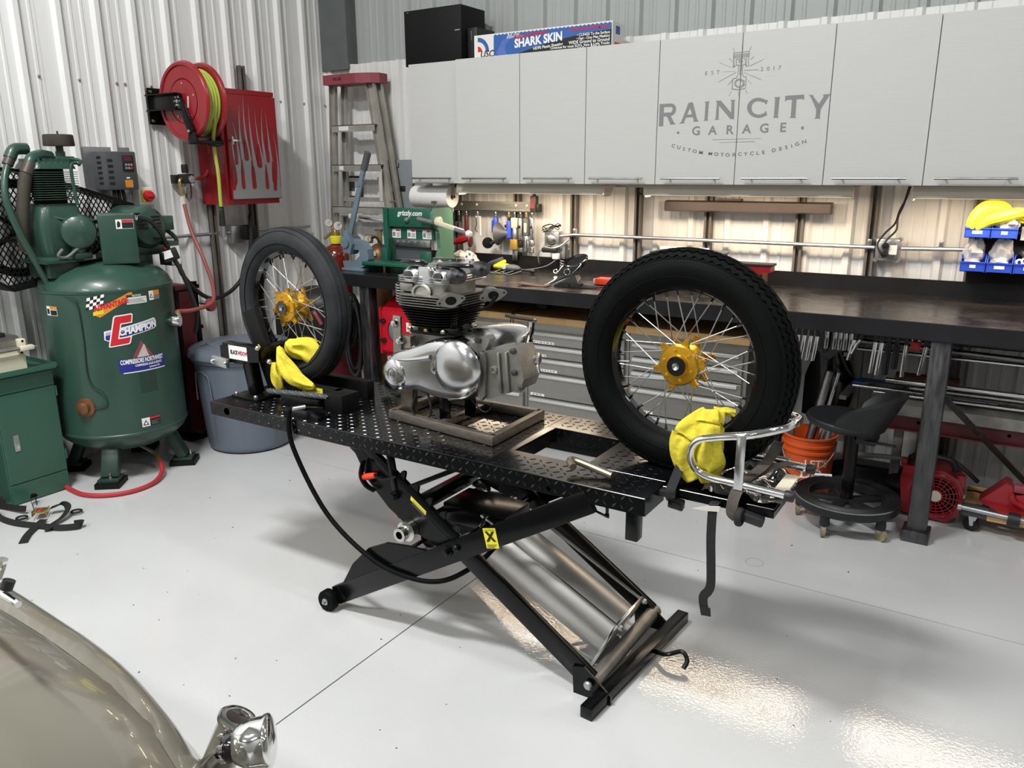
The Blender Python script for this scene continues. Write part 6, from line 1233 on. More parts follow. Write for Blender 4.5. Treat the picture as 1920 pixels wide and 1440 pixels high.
# ------------------------------------------------------------------ chrome loop rail with straps on the plate
t = thing('chrome_rail', 'chrome tube loop rail with flat uprights lying on the lift end plate', 'chrome rail', (-0.5, 2.03, 0.7))
def rloop(yo):
    return [(-0.42, yo, 0.742), (-0.53, yo, 0.746), (-0.63, yo, 0.75), (-0.672, yo, 0.768), (-0.688, yo, 0.806), (-0.672, yo, 0.845), (-0.62, yo, 0.865), (-0.545, yo, 0.882), (-0.50, yo + 0.02, 0.894), (-0.465, yo + 0.05, 0.902)]
MB().tube(rloop(1.985) + [(-0.452, 2.07, 0.903), (-0.448, 2.11, 0.90)], 0.0115, 14, 8).build('tube_loop', 'chrome', t)
MB().tube([(-0.448, 2.105, 0.90), (-0.452, 2.17, 0.895), (-0.475, 2.21, 0.888), (-0.53, 2.225, 0.878), (-0.60, 2.225, 0.86), (-0.64, 2.225, 0.845)], 0.0115, 14, 8).build('tube_loop', 'chrome', t)
MB().tube([(-0.425, 2.225, 0.737), (-0.48, 2.225, 0.739), (-0.60, 2.225, 0.741), (-0.65, 2.225, 0.755)], 0.0115, 14, 8).build('tube_loop', 'chrome', t)
for y in (1.985, 2.225): MB().lathe([(0.0135, 0), (0.0145, 0.002), (0.0145, 0.02), (0.013, 0.023)], (-0.432, y, 0.741 if y < 2.1 else 0.737), X, 16).build('end_cap', 'black_plastic', t)
MB().b2((-0.562, 1.971, 0.735), (-0.538, 1.977, 0.884), 0.001).build('flat_bar', 'polished', t); MB().b2((-0.555, 2.232, 0.735), (-0.53, 2.238, 0.875), 0.001).build('flat_bar', 'polished', t)
MB().b2((-0.475, 2.03, 0.722), (-0.44, 2.18, 0.727)).build('paper_tag', 'cream', t, smooth=False)
MB().cyl((-0.56, 2.24, 0.75), (-0.48, 2.24, 0.75), 0.004, n=8).build('long_bolt', 'zinc', t)
for x in (-0.53, -0.49): MB().lathe([(0.008, 0), (0.008, 0.004)], (x, 2.24, 0.75), X, 8).build('washer', 'bright_steel', t)
for x, y in ((-0.625, 1.985), (-0.50, 2.05)): MB().lathe([(0.007, 0), (0.007, 0.012), (0.004, 0.014)], (x, y, 0.712), Z, 8).build('bolt', 'bright_steel', t)
m = MB(); rnd = random.Random(9)
m.sheet(lambda u, v: (-0.655 + 0.21 * u, 1.995 + 0.25 * v, TZ + 0.003 + 0.022 * max(0, sin(9 * u + 5 * v) * sin(8 * v - 5 * u + 1))), 26, 26, 0.0)
tag(m.build('plastic_film', M('film_clear', '#77777a', 0.07, 0.7, 0.5, 9, bump=0.6, bscale=16), None, ang=30), 'crumpled shiny film under the chrome rail on the lift end plate', 'plastic film')
t = thing('ratchet_strap', 'black ratchet strap with long tail hanging off the lift end plate', 'strap', (-0.65, 1.98, 0.66))
MB().ribbon([(-0.70, 2.06, 0.86), (-0.715, 2.03, 0.80), (-0.725, 2.0, 0.745), (-0.735, 1.968, 0.69), (-0.728, 1.962, 0.672)], 0.027, 0.002, X).build('webbing', 'strap_black', t)
MB().box((-0.715, 1.968, 0.66), (0.045, 0.022, 0.03), (0.2, 0.1, 0), 0.005).build('hook', 'black_metal', t); MB().box((-0.745, 1.975, 0.684), (0.05, 0.03, 0.02), (0, 0, 0.2), 0.004).build('buckle', 'black_plastic', t)
MB().ribbon([(-0.608, 1.985, 0.685), (-0.606, 1.95, 0.68), (-0.605, 1.945, 0.60), (-0.600, 1.945, 0.52), (-0.597, 1.945, 0.46), (-0.603, 1.945, 0.435), (-0.613, 1.945, 0.42), (-0.615, 1.945, 0.40), (-0.606, 1.945, 0.36)], 0.025, 0.0016, X).build('tail', 'strap_black', t)
MB().ribbon([(-0.607, 1.9435, 0.385), (-0.604, 1.9435, 0.36)], 0.027, 0.003, X, smooth=False).build('tail_fold', 'strap_black', t)
MB().prism([(-0.66, 0.668), (-0.62, 0.684), (-0.585, 0.69), (-0.585, 0.676), (-0.62, 0.670)], (0, 1.945, 0), X, Z, 0.004).build('paper_tag', 'milky', t, smooth=False)
t = thing('tie_down_strap', 'brown-black tie-down strap looped over the chrome rail', 'strap', (-0.5, 2.02, 0.68))
MB().ribbon([(-0.515, 2.23, 0.80), (-0.518, 2.17, 0.775), (-0.524, 2.08, 0.763), (-0.540, 2.0, 0.756), (-0.555, 1.968, 0.720), (-0.558, 1.958, 0.675), (-0.545, 1.962, 0.657)], 0.03, 0.002, X).build('webbing', 'strap_brown', t)
MB().ribbon([(-0.47, 2.20, 0.755), (-0.50, 2.14, 0.755), (-0.53, 2.05, 0.752), (-0.55, 1.99, 0.745)], 0.028, 0.002, X).build('webbing', 'strap_brown', t)
MB().torus((-0.535, 1.955, 0.668), X, 0.02, 0.006, 20, 8, 1.6).build('loop', 'strap_black', t); MB().box((-0.505, 1.97, 0.665), (0.06, 0.03, 0.025), (0.1, 0.2, 0.1), 0.006).build('buckle', 'black_plastic', t)
# gold ratchet near the engine
t = thing('ratchet_buckle', 'gold zinc ratchet buckle with black strap beside the front tyre', 'ratchet', (-2.0, 2.3, 0.7))
R_ = V((-2.02, 2.33, TZ)); m = MB()
for s in (-1, 1): m.prism([(-0.07, 0.03), (-0.03, 0.085), (-0.01, 0.09), (0.035, 0.055), (0.06, 0.01), (0.03, 0.012), (0.01, 0.045), (-0.02, 0.06)], R_ + Y * (0.022 * s), X, Z, 0.004)
m.build('side_plates', 'zinc_yellow', t, smooth=False)
MB().prism([(-0.075, 0.03), (-0.03, 0.088), (-0.025, 0.086), (-0.07, 0.028)], R_ + Y * 0.024, X, Z, 0.05).build('handle', 'zinc_yellow', t, smooth=False); MB().prism([(0.0, 0.085), (0.055, 0.012), (0.05, 0.008), (-0.005, 0.08)], R_ + Y * 0.022, X, Z, 0.045).build('frame', 'copper', t, smooth=False)
MB().cyl(R_ + V((-0.01, -0.03, 0.05)), R_ + V((-0.01, 0.03, 0.05)), 0.008).build('spool', 'zinc_yellow', t)
MB().ribbon([R_ + V((-0.05, 0, 0.03)), R_ + V((0.0, -0.01, 0.01)), R_ + V((0.10, 0.02, 0.004)), R_ + V((0.16, 0.06, 0.004))], 0.04, 0.002, Y).build('webbing', 'strap_black', t)
t = thing('rope', 'short twisted grey rope lying on the lift beside the chock', 'rope', (-2.25, 1.97, 0.72))
for k in range(3): MB().tube([(-2.37 + 0.30 * i / 30, 1.985 + 0.02 * i / 30 + 0.006 * cos(i * 1.3 + k * 2.1), 0.742 + 0.015 * i / 30 + 0.006 * sin(i * 1.3 + k * 2.1)) for i in range(31)], 0.006, 6, 2).build('strand', 'vfd_gray', t)

# ------------------------------------------------------------------ engine stand and engine
t = thing('engine_stand', 'welded steel square tube engine stand on the lift', 'stand', (-1.58, 2.17, TZ))
q = [V((-1.815, 2.065, TZ + 0.018)), V((-1.355, 2.01, TZ + 0.018)), V((-1.365, 2.33, TZ + 0.018)), V((-1.815, 2.33, TZ + 0.018))]
for i in range(4):
    a, b = q[i], q[(i + 1) % 4]; MB().bar(a, b + (b - a).normalized() * 0.012, 0.025, 0.032, None, 0.002).build('frame_tube', 'alu_frame', t)
MB().bar((-1.60, 2.05, TZ + 0.014), (-1.60, 2.32, TZ + 0.014), 0.025, 0.026, None, 0.002).build('cross_tube', 'alu_frame', t); 
for x, y in ((-1.61, 2.10), (-1.56, 2.18)): MB().b2((x - 0.022, y - 0.004, TZ + 0.02), (x + 0.022, y + 0.004, TZ + 0.14), 0.001).build('upright', 'black_metal', t)
MB().b2((-1.80, 2.09, TZ + 0.02), (-1.745, 2.12, TZ + 0.30), 0.002).build('upright', 'alu_frame', t)
MB().bar((-1.80, 2.085, TZ + 0.20), (-1.795, 2.085, TZ + 0.37), 0.035, 0.010, X, 0.002).build('engine_strap', 'cast_alu', t)
for z in (0.345, 0.285): MB().lathe([(0.014, 0), (0.014, 0.006), (0.010, 0.014), (0, 0.015)], (-1.80 + 0.02 * (z < 0.3), 2.08, TZ + z), -Y, 12).build('bolt', 'bright_steel', t)

t = thing('engine', 'polished vintage motorcycle twin engine on the steel stand', 'engine', (-1.58, 2.14, TZ + 0.1))
E = lambda x, y, z: V((x, y, z))
# local outline in X-Z; y front of primary cover:
py = 2.085
outl = [(-1.845, 0.855), (-1.838, 0.905), (-1.80, 0.945), (-1.74, 0.966), (-1.68, 0.988), (-1.62, 1.010), (-1.565, 1.018), (-1.515, 1.008), (-1.470, 0.975), (-1.445, 0.93), (-1.442, 0.885), (-1.455, 0.845), (-1.49, 0.815), (-1.56, 0.806), (-1.64, 0.812), (-1.70, 0.822), (-1.75, 0.812), (-1.80, 0.812), (-1.83, 0.828)]
ol = spline([(x, 0, z) for x, z in outl], 3, True); cx, cz_ = -1.635, 0.905
def shell_rings(ol, steps, c):
    return [[V((c[0] + (p.x - c[0]) * s, y, c[1] + (p.z - c[1]) * s)) for p in ol] for s, y in steps]
m = MB(); m.rings(shell_rings(ol, [(1.0, py + 0.06), (1.0, py), (0.985, py - 0.018), (0.94, py - 0.032), (0.86, py - 0.040), (0.6, py - 0.043), (0.25, py - 0.044)], (cx, cz_))); pc = m.build('primary_cover', 'polished', t, ang=60)
m = MB(); m.rings([[V((-1.525 + r * cos(2 * pi * k / 36), y, 0.925 + r * 0.95 * sin(2 * pi * k / 36))) for k in range(36)] for r, y in ((0.098, py - 0.030), (0.088, py - 0.043), (0.06, py - 0.052), (0.03, py - 0.056), (0.005, py - 0.057))]); m.build('clutch_dome', 'polished', pc, ang=60)
m = MB(); m.rings([[V((-1.785 + r * 1.0 * cos(2 * pi * k / 36), y, 0.868 + r * 1.05 * sin(2 * pi * k / 36))) for k in range(36)] for r, y in ((0.058, py - 0.03), (0.052, py - 0.045), (0.03, py - 0.050), (0.01, py - 0.051))]); m.build('alternator_dome', 'polished', pc, ang=60)
MB().torus((-1.60, py - 0.042, 0.918), Y, 0.021, 0.003, 26, 8).build('inspection_ring', 'cast_alu', pc); MB().lathe([(0.019, 0), (0.019, 0.004), (0.0, 0.005)], (-1.60, py - 0.040, 0.918), -Y, 22).build('inspection_cap', 'polished', pc); MB().box((-1.60, py - 0.0455, 0.918), (0.026, 0.002, 0.004), (0, -0.7, 0)).build('slot', 'dark_void', pc)
bd = MB(); bd.torus((-1.785, py - 0.051, 0.872), Y, 0.022, 0.002, 24, 6); bd.build('badge_ring', 'cast_alu', pc); text('TRIUMPH', 0.018, (-1.785, py - 0.051, 0.872), V((0.98, 0, -0.05)), Z, 'cast_alu', pc, bold=0.03, depth=0.002)
MB().tube([(-1.80, py - 0.036, 0.925), (-1.74, py - 0.042, 0.928), (-1.68, py - 0.044, 0.938), (-1.62, py - 0.045, 0.952)], lambda f: 0.003 + 0.006 * f, 8).build('cover_ridge', 'polished', pc)
for x, z in ((-1.815, 0.925), (-1.70, 0.975), (-1.605, 1.002), (-1.50, 0.995), (-1.458, 0.925), (-1.468, 0.85), (-1.81, 0.83), (-1.55, 0.815)):
    MB().lathe([(0.0085, 0), (0.0085, 0.006), (0.004, 0.0065), (0.003, 0.003)], (x + (cx - x) * 0.03, py - 0.028, z + (cz_ - z) * 0.03), -Y, 12).build('cover_screw', 'zinc', pc)
# crankcase body behind
cc = [(-1.79, 0.84), (-1.80, 0.93), (-1.77, 1.02), (-1.73, 1.03), (-1.55, 1.03), (-1.50, 1.01), (-1.46, 0.96), (-1.44, 0.84), (-1.50, 0.81), (-1.72, 0.81)]
MB().prism(cc, (0, py + 0.05, 0), X, Z, -0.20).build('crankcase', 'cast_alu', t, ang=40)
# timing/rear cover hump behind right
hp = spline([(x, 0, z) for x, z in ((-1.60, 1.01), (-1.52, 1.045), (-1.44, 1.055), (-1.385, 1.04), (-1.37, 1.00), (-1.375, 0.93), (-1.46, 0.90), (-1.58, 0.92))], 3, True)
m = MB(); m.rings(shell_rings(hp, [(0.94, py + 0.10), (1.0, py + 0.115), (1.0, py + 0.20), (0.9, py + 0.22)], (-1.48, 0.98))); m.build('rear_cover', 'polished', t, ang=50)
# gearbox
gb = [(-1.46, 0.835), (-1.44, 0.985), (-1.37, 1.002), (-1.30, 1.012), (-1.285, 0.99), (-1.27, 0.91), (-1.285, 0.875), (-1.36, 0.85), (-1.42, 0.825)]
MB().prism([(x if x < -1.30 else x - 0.012, z) for x, z in gb], (0, py - 0.0, 0), X, Z, -0.10).build('gearbox', 'cast_alu', t, ang=30)
MB().prism([(-1.452, 0.835), (-1.44, 0.98), (-1.425, 0.985), (-1.418, 0.96), (-1.425, 0.84), (-1.44, 0.82)], (0, py - 0.012, 0), X, Z, -0.02).build('gearbox_flange', 'cast_alu', t, ang=30)
for a in ((-1.375, 0.99, 0.855), (-1.345, 0.995, 0.862)): MB().bar((a[0], py - 0.004, a[1]), (a[0] + 0.01, py - 0.004, a[2]), 0.012, 0.010, Y, 0.004).build('rib', 'cast_alu', t)
MB().lathe([(0.014, 0), (0.014, 0.006), (0.008, 0.007), (0.006, 0.002)], (-1.395, py, 0.928), -Y, 16).build('drain_boss', 'cast_alu', t)
for x, z in ((-1.32, 1.0), (-1.29, 0.885), (-1.315, 0.93), (-1.448, 0.968)): MB().lathe([(0.010, 0), (0.010, 0.006), (0.005, 0.008)], (x, py - 0.002, z), -Y, 10).build('bolt', 'raw_steel', t)
MB().prism([(-1.49, 0.995), (-1.44, 1.04), (-1.42, 1.045), (-1.41, 1.03), (-1.43, 0.985), (-1.46, 0.975)], (0, py - 0.0, 0), X, Z, -0.035).build('mount_lug', 'cast_alu', t, ang=30); MB().lathe([(0.012, 0), (0.012, 0.006)], (-1.455, py - 0.001, 1.022), -Y, 12).build('bolt', 'raw_steel', t)
MB().lathe([(0.022, 0), (0.024, 0.012), (0.012, 0.018)], (-1.30, py + 0.10, 0.955), X, 20).build('output_boss', 'bright_steel', t)
# kick starter
m = MB(); m.bar((-1.285, py + 0.09, 0.91), (-1.315, py + 0.09, 0.975), 0.02, 0.026, Y, 0.006); m.tube([(-1.318, py + 0.09, 0.96), (-1.325, py + 0.095, 1.0), (-1.312, py + 0.095, 1.06), (-1.308, py + 0.095, 1.105)], lambda f: 0.011 - 0.002 * f, 10); ks = m.build('kick_start_lever', 'chrome', t)
MB().tube([(-1.30, py + 0.085, 1.112), (-1.33, py + 0.05, 1.124), (-1.362, py + 0.02, 1.138)], 0.008, 10, smooth=False).build('kick_pedal', 'dark_bronze', ks); MB().lathe([(0.012, 0), (0.012, 0.012)], (-1.302, py + 0.09, 1.102), Z, 12).build('pedal_pivot', 'steel', ks)
# barrels (two black finned), rounded rectangle sections; axis leans slightly
def rrect(cxx, cyy, z, hx, hy, r, n=8):
    out_ = []
    for sx, sy, a0 in ((1, 1, 0), (-1, 1, 90), (-1, -1, 180), (1, -1, 270)):
        for k in range(n):
            a = radians(a0 + 90 * k / (n - 1)); out_.append(V((cxx + sx * (hx - r) + r * cos(a), cyy + sy * (hy - r) + r * sin(a), z)))
    return out_
bxx, byy = -1.655, 2.165
m = MB(); m.rings([rrect(bxx, byy, z, 0.070, 0.088, 0.05) for z in (1.025, 1.15)]); brl = m.build('barrel', 'barrel_black', t)
for k in range(8):
    z = 1.055 + 0.0125 * k; gx = 0.088 + 0.004 * k; m = MB(); m.rings([rrect(bxx, byy, z + dz, gx - i_, 0.108 + 0.003 * k - i_, 0.055) for dz, i_ in ((0, 0.002), (0.001, 0), (0.003, 0), (0.004, 0.002))]); m.build('barrel_fin', 'barrel_black', brl)
m = MB(); m.rings([rrect(bxx, byy, z, 0.085, 0.10, 0.03) for z in (1.022, 1.036)]); m.build('barrel_flange', 'black_metal', t)
for dx in (-0.07, 0.0, 0.07): MB().lathe([(0.009, 0), (0.009, 0.010), (0.004, 0.016)], (bxx + dx, byy - 0.098, 1.036), Z, 6).build('flange_nut', 'brass' if dx == 0 else 'cast_alu', t, smooth=False)
# pushrod tube & lifter block
MB().cyl((bxx + 0.08, byy - 0.06, 1.03), (bxx + 0.09, byy - 0.05, 1.16), 0.012).build('pushrod_tube', 'black_metal', t); MB().b2((bxx + 0.06, byy - 0.09, 1.02), (bxx + 0.11, byy - 0.03, 1.06), 0.006).build('tappet_block', 'black_metal', t)
MB().lathe([(0.02, 0), (0.02, 0.02), (0.01, 0.022)], (bxx + 0.12, byy - 0.02, 1.055), (0.4, -1, 0), 14).build('plug', 'rim_black', t)
# cylinder head
hd = MB(); hd.rings([rrect(bxx + 0.005, byy, z, 0.082, 0.09, 0.03) for z in (1.15, 1.255)]); head = hd.build('cylinder_head', 'cast_alu', t)
for k in range(5):
    z = 1.152 + 0.0115 * k; m = MB(); m.rings([rrect(bxx, byy, z + dz, 0.112 - i_, 0.128 - i_, 0.04) for dz, i_ in ((0, 0.0015), (0.001, 0), (0.003, 0), (0.004, 0.0015))]); m.build('head_fin', 'cast_alu', head)
MB().b2((bxx - 0.11, byy - 0.10, 1.21), (bxx - 0.05, byy + 0.10, 1.25), 0.008).build('exhaust_boss', 'cast_alu', head)
MB().lathe([(0.038, 0), (0.038, 0.01), (0.028, 0.012), (0.026, 0.004)], (bxx - 0.015, byy - 0.092, 1.212), (0.1, -1, 0.15), 22).build('spark_plug_recess', 'cast_alu', head)
for k in range(7): MB().lathe([(0.026, 0), (0.029, 0.002), (0.029, 0.005), (0.026, 0.007)], (bxx - 0.128, byy - 0.055, 1.152 + 0.0125 * k), Z, 22).build('exhaust_collar', 'chrome', head)
MB().cyl((bxx - 0.128, byy - 0.055, 1.148), (bxx - 0.128, byy - 0.055, 1.24), 0.024).build('exhaust_port', 'black_metal', head)
# rocker boxes
for sx, nm in ((-1, 'front'), (1, 'rear')):
    cxr = bxx + sx * 0.062
    for k in range(3):
        m = MB(); m.rings([rrect(cxr, byy, 1.258 + 0.010 * k + dz, 0.056 - i_, 0.115 - i_, 0.035) for dz, i_ in ((0, 0.001), (0.001, 0), (0.003, 0), (0.004, 0.001))]); m.build('rocker_fin', 'polished', head)
    m = MB(); m.rings([rrect(cxr, byy, z, hx, hy, min(hx, hy) * 0.9) for z, hx, hy in ((1.255, 0.048, 0.105), (1.285, 0.048, 0.105), (1.305, 0.042, 0.098), (1.318, 0.03, 0.086), (1.322, 0.015, 0.07))]); rb = m.build('rocker_box', 'polished', t, ang=50)
    MB().lathe([(0.017, 0), (0.017, 0.006), (0.012, 0.007)], (cxr + 0.0, byy - 0.104, 1.288), -Y, 16).build('rocker_plug', 'raw_steel', rb)
    MB().bar((cxr - 0.03, byy - 0.06, 1.335), (cxr + 0.05, byy - 0.07, 1.335), 0.026, 0.016, Y, 0.007).build('mounting_tab', 'rim_black', rb)
m = MB(); m.rings([rrect(bxx - 0.005, byy - 0.05, z, hx, 0.045, 0.02) for z, hx in ((1.25, 0.042), (1.30, 0.038), (1.322, 0.034), (1.326, 0.028))]); m.build('center_cover', 'polished', t, ang=50)
MB().cyl((bxx + 0.03, byy - 0.07, 1.25), (bxx + 0.03, byy - 0.07, 1.335), 0.007).build('head_stud', 'steel', t)
MB().bar((bxx - 0.10, byy - 0.09, 1.342), (bxx - 0.02, byy - 0.075, 1.345), 0.03, 0.014, Y, 0.006).build('engine_bracket', 'rim_black', t); MB().bar((bxx + 0.05, byy - 0.07, 1.333), (bxx + 0.17, byy - 0.06, 1.338), 0.03, 0.02, Y, 0.009).build('engine_bracket', 'rim_black', t)
MB().bar((bxx - 0.05, byy + 0.02, 1.345), (bxx + 0.06, byy + 0.02, 1.345), 0.03, 0.014, Y, 0.006).build('engine_bracket', 'rim_black', t)
# caps on the right
for yy, dz in ((byy - 0.075, 0.0), (byy + 0.06, 0.012)):
    cpx = MB().lathe([(0.02, 0), (0.036, 0.006), (0.036, 0.012), (0.02, 0.02), (0.008, 0.022), (0.008, 0.05)], (bxx + 0.11, yy, 1.29 + dz), (0.75, -0.45, 0.28), 22).build('rocker_cap', 'raw_steel', t)
# inlet flanges
for yy, xx in ((byy - 0.125, bxx + 0.125), (byy + 0.045, bxx + 0.175)):
    ax = V((0.72, -0.69, 0.0)).normalized(); u = V((0.69, 0.72, 0)).normalized(); o = V((xx, yy, 1.195)); n = 28
    MB().cyl(o - ax * 0.05, o + ax * 0.004, 0.03, n=20).build('inlet_stub', 'cast_alu', t)
    pr = [(0.026 * cos(2 * pi * k / n) * (1 + 0.9 * abs(cos(2 * pi * k / n)) ** 3), 0.030 * sin(2 * pi * k / n)) for k in range(n)]
    dcos = V((0.3, 0.3, 0)); fo = MB(); fo.prism(pr, o, (u * 0.92 + Z * 0.25).normalized(), (Z * 0.95 - u * 0.25).normalized(), 0.008)
    fl_ = fo.build('inlet_flange', 'cast_alu', t, ang=40); nn = (u * 0.92 + Z * 0.25).normalized().cross((Z * 0.95 - u * 0.25).normalized()); sgn = 1 if nn.dot(ax) > 0 else -1
    MB().lathe([(0.0005, 0), (0.0185, 0)], o + ax * (0.0085 if sgn > 0 else 0.001), ax, 22).build('inlet_bore', 'dark_void', fl_, smooth=False)
    for s in (-1, 1): MB().lathe([(0.0005, 0), (0.004, 0)], o + (u * 0.92 + Z * 0.25).normalized() * 0.038 * s + ax * 0.009, ax, 10).build('bolt_hole', 'dark_void', fl_, smooth=False)
MB().tube([(bxx + 0.10, byy - 0.06, 1.16), (bxx + 0.14, byy - 0.03, 1.135), (bxx + 0.185, byy + 0.0, 1.15), (bxx + 0.19, byy + 0.04, 1.19)], 0.007).build('balance_hose', 'rubber', t)
# wires below
MB().tube([(-1.70, 2.06, 0.815), (-1.715, 2.05, 0.755), (-1.69, 2.05, 0.722), (-1.65, 2.06, 0.735), (-1.64, 2.06, 0.77), (-1.66, 2.07, 0.815)], 0.004, 6).build('wire', 'black_plastic', t)
MB().tube([(-1.50, 2.10, 0.81), (-1.45, 2.10, 0.775), (-1.42, 2.10, 0.79), (-1.415, 2.10, 0.81)], 0.0025, 6).build('wire', 'black_plastic', t)

for o in [c for c in t.children] + [g for c in t.children for g in c.children]:
    for v in o.data.vertices:
        zw = v.co.z + TZ + 0.1
        if zw > 1.02: v.co.z = 1.02 + (zw - 1.02) * 0.745 - TZ - 0.1

# ------------------------------------------------------------------ air compressor
t = thing('air_compressor', 'large dark green upright air compressor against the left wall', 'air compressor', (-3.98, 2.35, 0))
TC, TR = V((-3.98, 2.35, 0)), 0.315
pf = [(0.001, 0.128), (0.10, 0.135), (0.19, 0.155), (0.26, 0.19), (0.30, 0.225), (0.313, 0.255), (0.318, 0.258), (0.318, 0.268), (TR, 0.272), (TR, 0.985), (0.318, 0.989), (0.318, 0.999), (0.313, 1.002), (0.30, 1.035), (0.26, 1.072), (0.19, 1.105), (0.10, 1.125), (0.001, 1.132)]
MB().lathe(pf, TC, Z, 64).build('tank', 'green', t, ang=30)
for k, a in enumerate((-51, 41, 131, 221)):
    d = V((cos(radians(a)), sin(radians(a)), 0)); s = V((-d.y, d.x, 0)); b_ = TC + d * 0.20
    m = MB(); m.bar(TC + d * 0.215 + Z * 0.20, TC + d * 0.285 + Z * 0.04, 0.085, 0.05, s, 0.006); m.box(TC + d * 0.285 + Z * 0.035, (0.10, 0.10, 0.016), Matrix((d, s, Z)).transposed(), 0.002)
    lg = m.build('leg', 'green_dark', t); MB().box(TC + d * 0.285 + Z * 0.0135, (0.13, 0.12, 0.027), Matrix((d, s, Z)).transposed()).build('rubber_pad', 'black_matte', lg, smooth=False)
    MB().lathe([(0.009, 0), (0.009, 0.008), (0.005, 0.009), (0.005, 0.03)], TC + d * 0.315 + s * 0.01 + Z * 0.043, Z, 8).build('anchor_bolt', 'bright_steel', lg)
def wt(a0, z0, r=TR, dd=0.0012, rot=0.0):
    ca_, sa_ = cos(rot), sin(rot)
    def f(x, y, d):
        u, v = x * ca_ - y * sa_, x * sa_ + y * ca_; a = radians(a0) + u / r; rr = r + dd + d
        return V((TC.x + rr * cos(a), TC.y + rr * sin(a), z0 + v))
    return f
def patch(poly, a0, z0, mt, name, dd=0.001, rot=0.0, parent=None, n=1):
    f = wt(a0, z0, dd=dd, rot=rot); m = MB(); bmt = bmesh.new(); fa = bmt.faces.new([bmt.verts.new((x, y, 0)) for x, y in poly])
    bmt.normal_update(); bmesh.ops.triangulate(bmt, faces=[fa]); 
    for _ in range(3): 
        es = [e for e in bmt.edges if abs(e.verts[0].co.x - e.verts[1].co.x) > 0.022]
        if es: bmesh.ops.subdivide_edges(bmt, edges=es, cuts=1); bmesh.ops.triangulate(bmt, faces=bmt.faces[:])
    for v in bmt.verts: v.co = f(v.co.x, v.co.y, 0)
    m.merge(bmt); return m.build(name, mt, parent or t, smooth=False)
rect = lambda x0, y0, x1, y1: [(x0, y0), (x1, y0), (x1, y1), (x0, y1)]
def lines(a0, z0, x0, x1, y0, dy, n, mt='gray_ink', h=0.002, dd=0.0022):
    for k in range(n): patch(rect(x0, y0 + k * dy, x1 - (0.008 * (k % 3)), y0 + k * dy + h), a0, z0, mt, 'label_lines', dd)
# advantage series decal
rt = radians(12)
patch([(-0.075, -0.03), (-0.05, -0.052), (0.10, -0.002), (0.125, 0.014), (0.125, 0.032), (-0.01, 0.0), (-0.06, -0.005)], -32, 0.935, 'orange_ink', 'decal', 0.0006, rt)
for i in range(5):
    for j in range(4): patch([(-0.085 + i * 0.016 + j * 0.006, -0.012 + j * 0.014), (-0.069 + i * 0.016 + j * 0.006, -0.012 + j * 0.014), (-0.063 + i * 0.016 + j * 0.006, 0.002 + j * 0.014), (-0.079 + i * 0.016 + j * 0.006, 0.002 + j * 0.014)], -35, 0.94, 'white' if (i + j) % 2 else 'black_ink', 'checker', 0.001, rt)
text('ADVANTAGE', 0.034, TC, X, Z, 'red_ink', t, wrap=wt(-29, 0.932, dd=0.001, rot=rt), bold=0.05, shear=0.2, xs=0.78, depth=0.0008)
text('SERIES', 0.022, TC, X, Z, 'label_yellow', t, wrap=wt(-40, 0.896, dd=0.001, rot=rt), bold=0.05, shear=0.3, xs=0.8, depth=0.0008)
# notice, warnings
patch(rect(-0.05, -0.026, 0.05, 0.02), -7, 0.953, 'white', 'notice_label'); patch(rect(-0.05, 0.008, 0.05, 0.02), -7, 0.953, 'green_dark', 'notice_band', 0.0016); text('\u25B2 NOTICE'[2:], 0.012, TC, X, Z, 'white', t, wrap=wt(-7, 0.967, dd=0.0018), bold=0.02, depth=0.0004); lines(-7, 0.953, -0.045, 0.045, -0.02, 0.006, 4)
patch(rect(-0.033, -0.023, -0.006, 0.024), 11, 0.957, 'white', 'warning_label'); patch(rect(-0.006, 0.0, 0.033, 0.024), 11, 0.957, 'orange_ink', 'warning_band'); patch(rect(-0.006, -0.023, 0.033, 0.0), 11, 0.957, 'skin_gray', 'warning_text'); patch([(-0.03, -0.012), (-0.010, -0.012), (-0.02, 0.012)], 11, 0.957, 'black_ink', 'warning_triangle', 0.002); patch([(-0.025, -0.009), (-0.015, -0.009), (-0.02, 0.005)], 11, 0.957, 'white', 'warning_triangle', 0.003)
patch(rect(-0.04, -0.023, 0.035, 0.023), -83, 0.905, 'white', 'warning_label'); patch(rect(-0.012, 0.008, 0.035, 0.023), -83, 0.905, 'orange_ink', 'warning_band', 0.002); patch(rect(-0.01, -0.02, 0.033, 0.004), -83, 0.905, 'black_ink', 'warning_text', 0.002); patch(rect(-0.035, -0.015, -0.018, 0.01), -83, 0.905, 'black_ink', 'pictogram', 0.002)
patch(rect(-0.046, -0.02, -0.006, 0.026), -8, 0.315, 'white', 'warning_label'); patch(rect(-0.006, -0.02, 0.05, 0.026), -8, 0.315, 'black_ink', 'warning_text'); patch(rect(-0.006, 0.016, 0.05, 0.026), -8, 0.315, 'red_ink', 'warning_band', 0.002); patch([(-0.042, -0.012), (-0.012, -0.012), (-0.027, 0.016)], -8, 0.315, 'black_ink', 'warning_triangle', 0.002); patch([(-0.035, -0.008), (-0.019, -0.008), (-0.027, 0.008)], -8, 0.315, 'white', 'warning_triangle', 0.003); lines(-8, 0.315, 0.0, 0.044, -0.014, 0.006, 4, 'gray_ink', 0.002, 0.003)
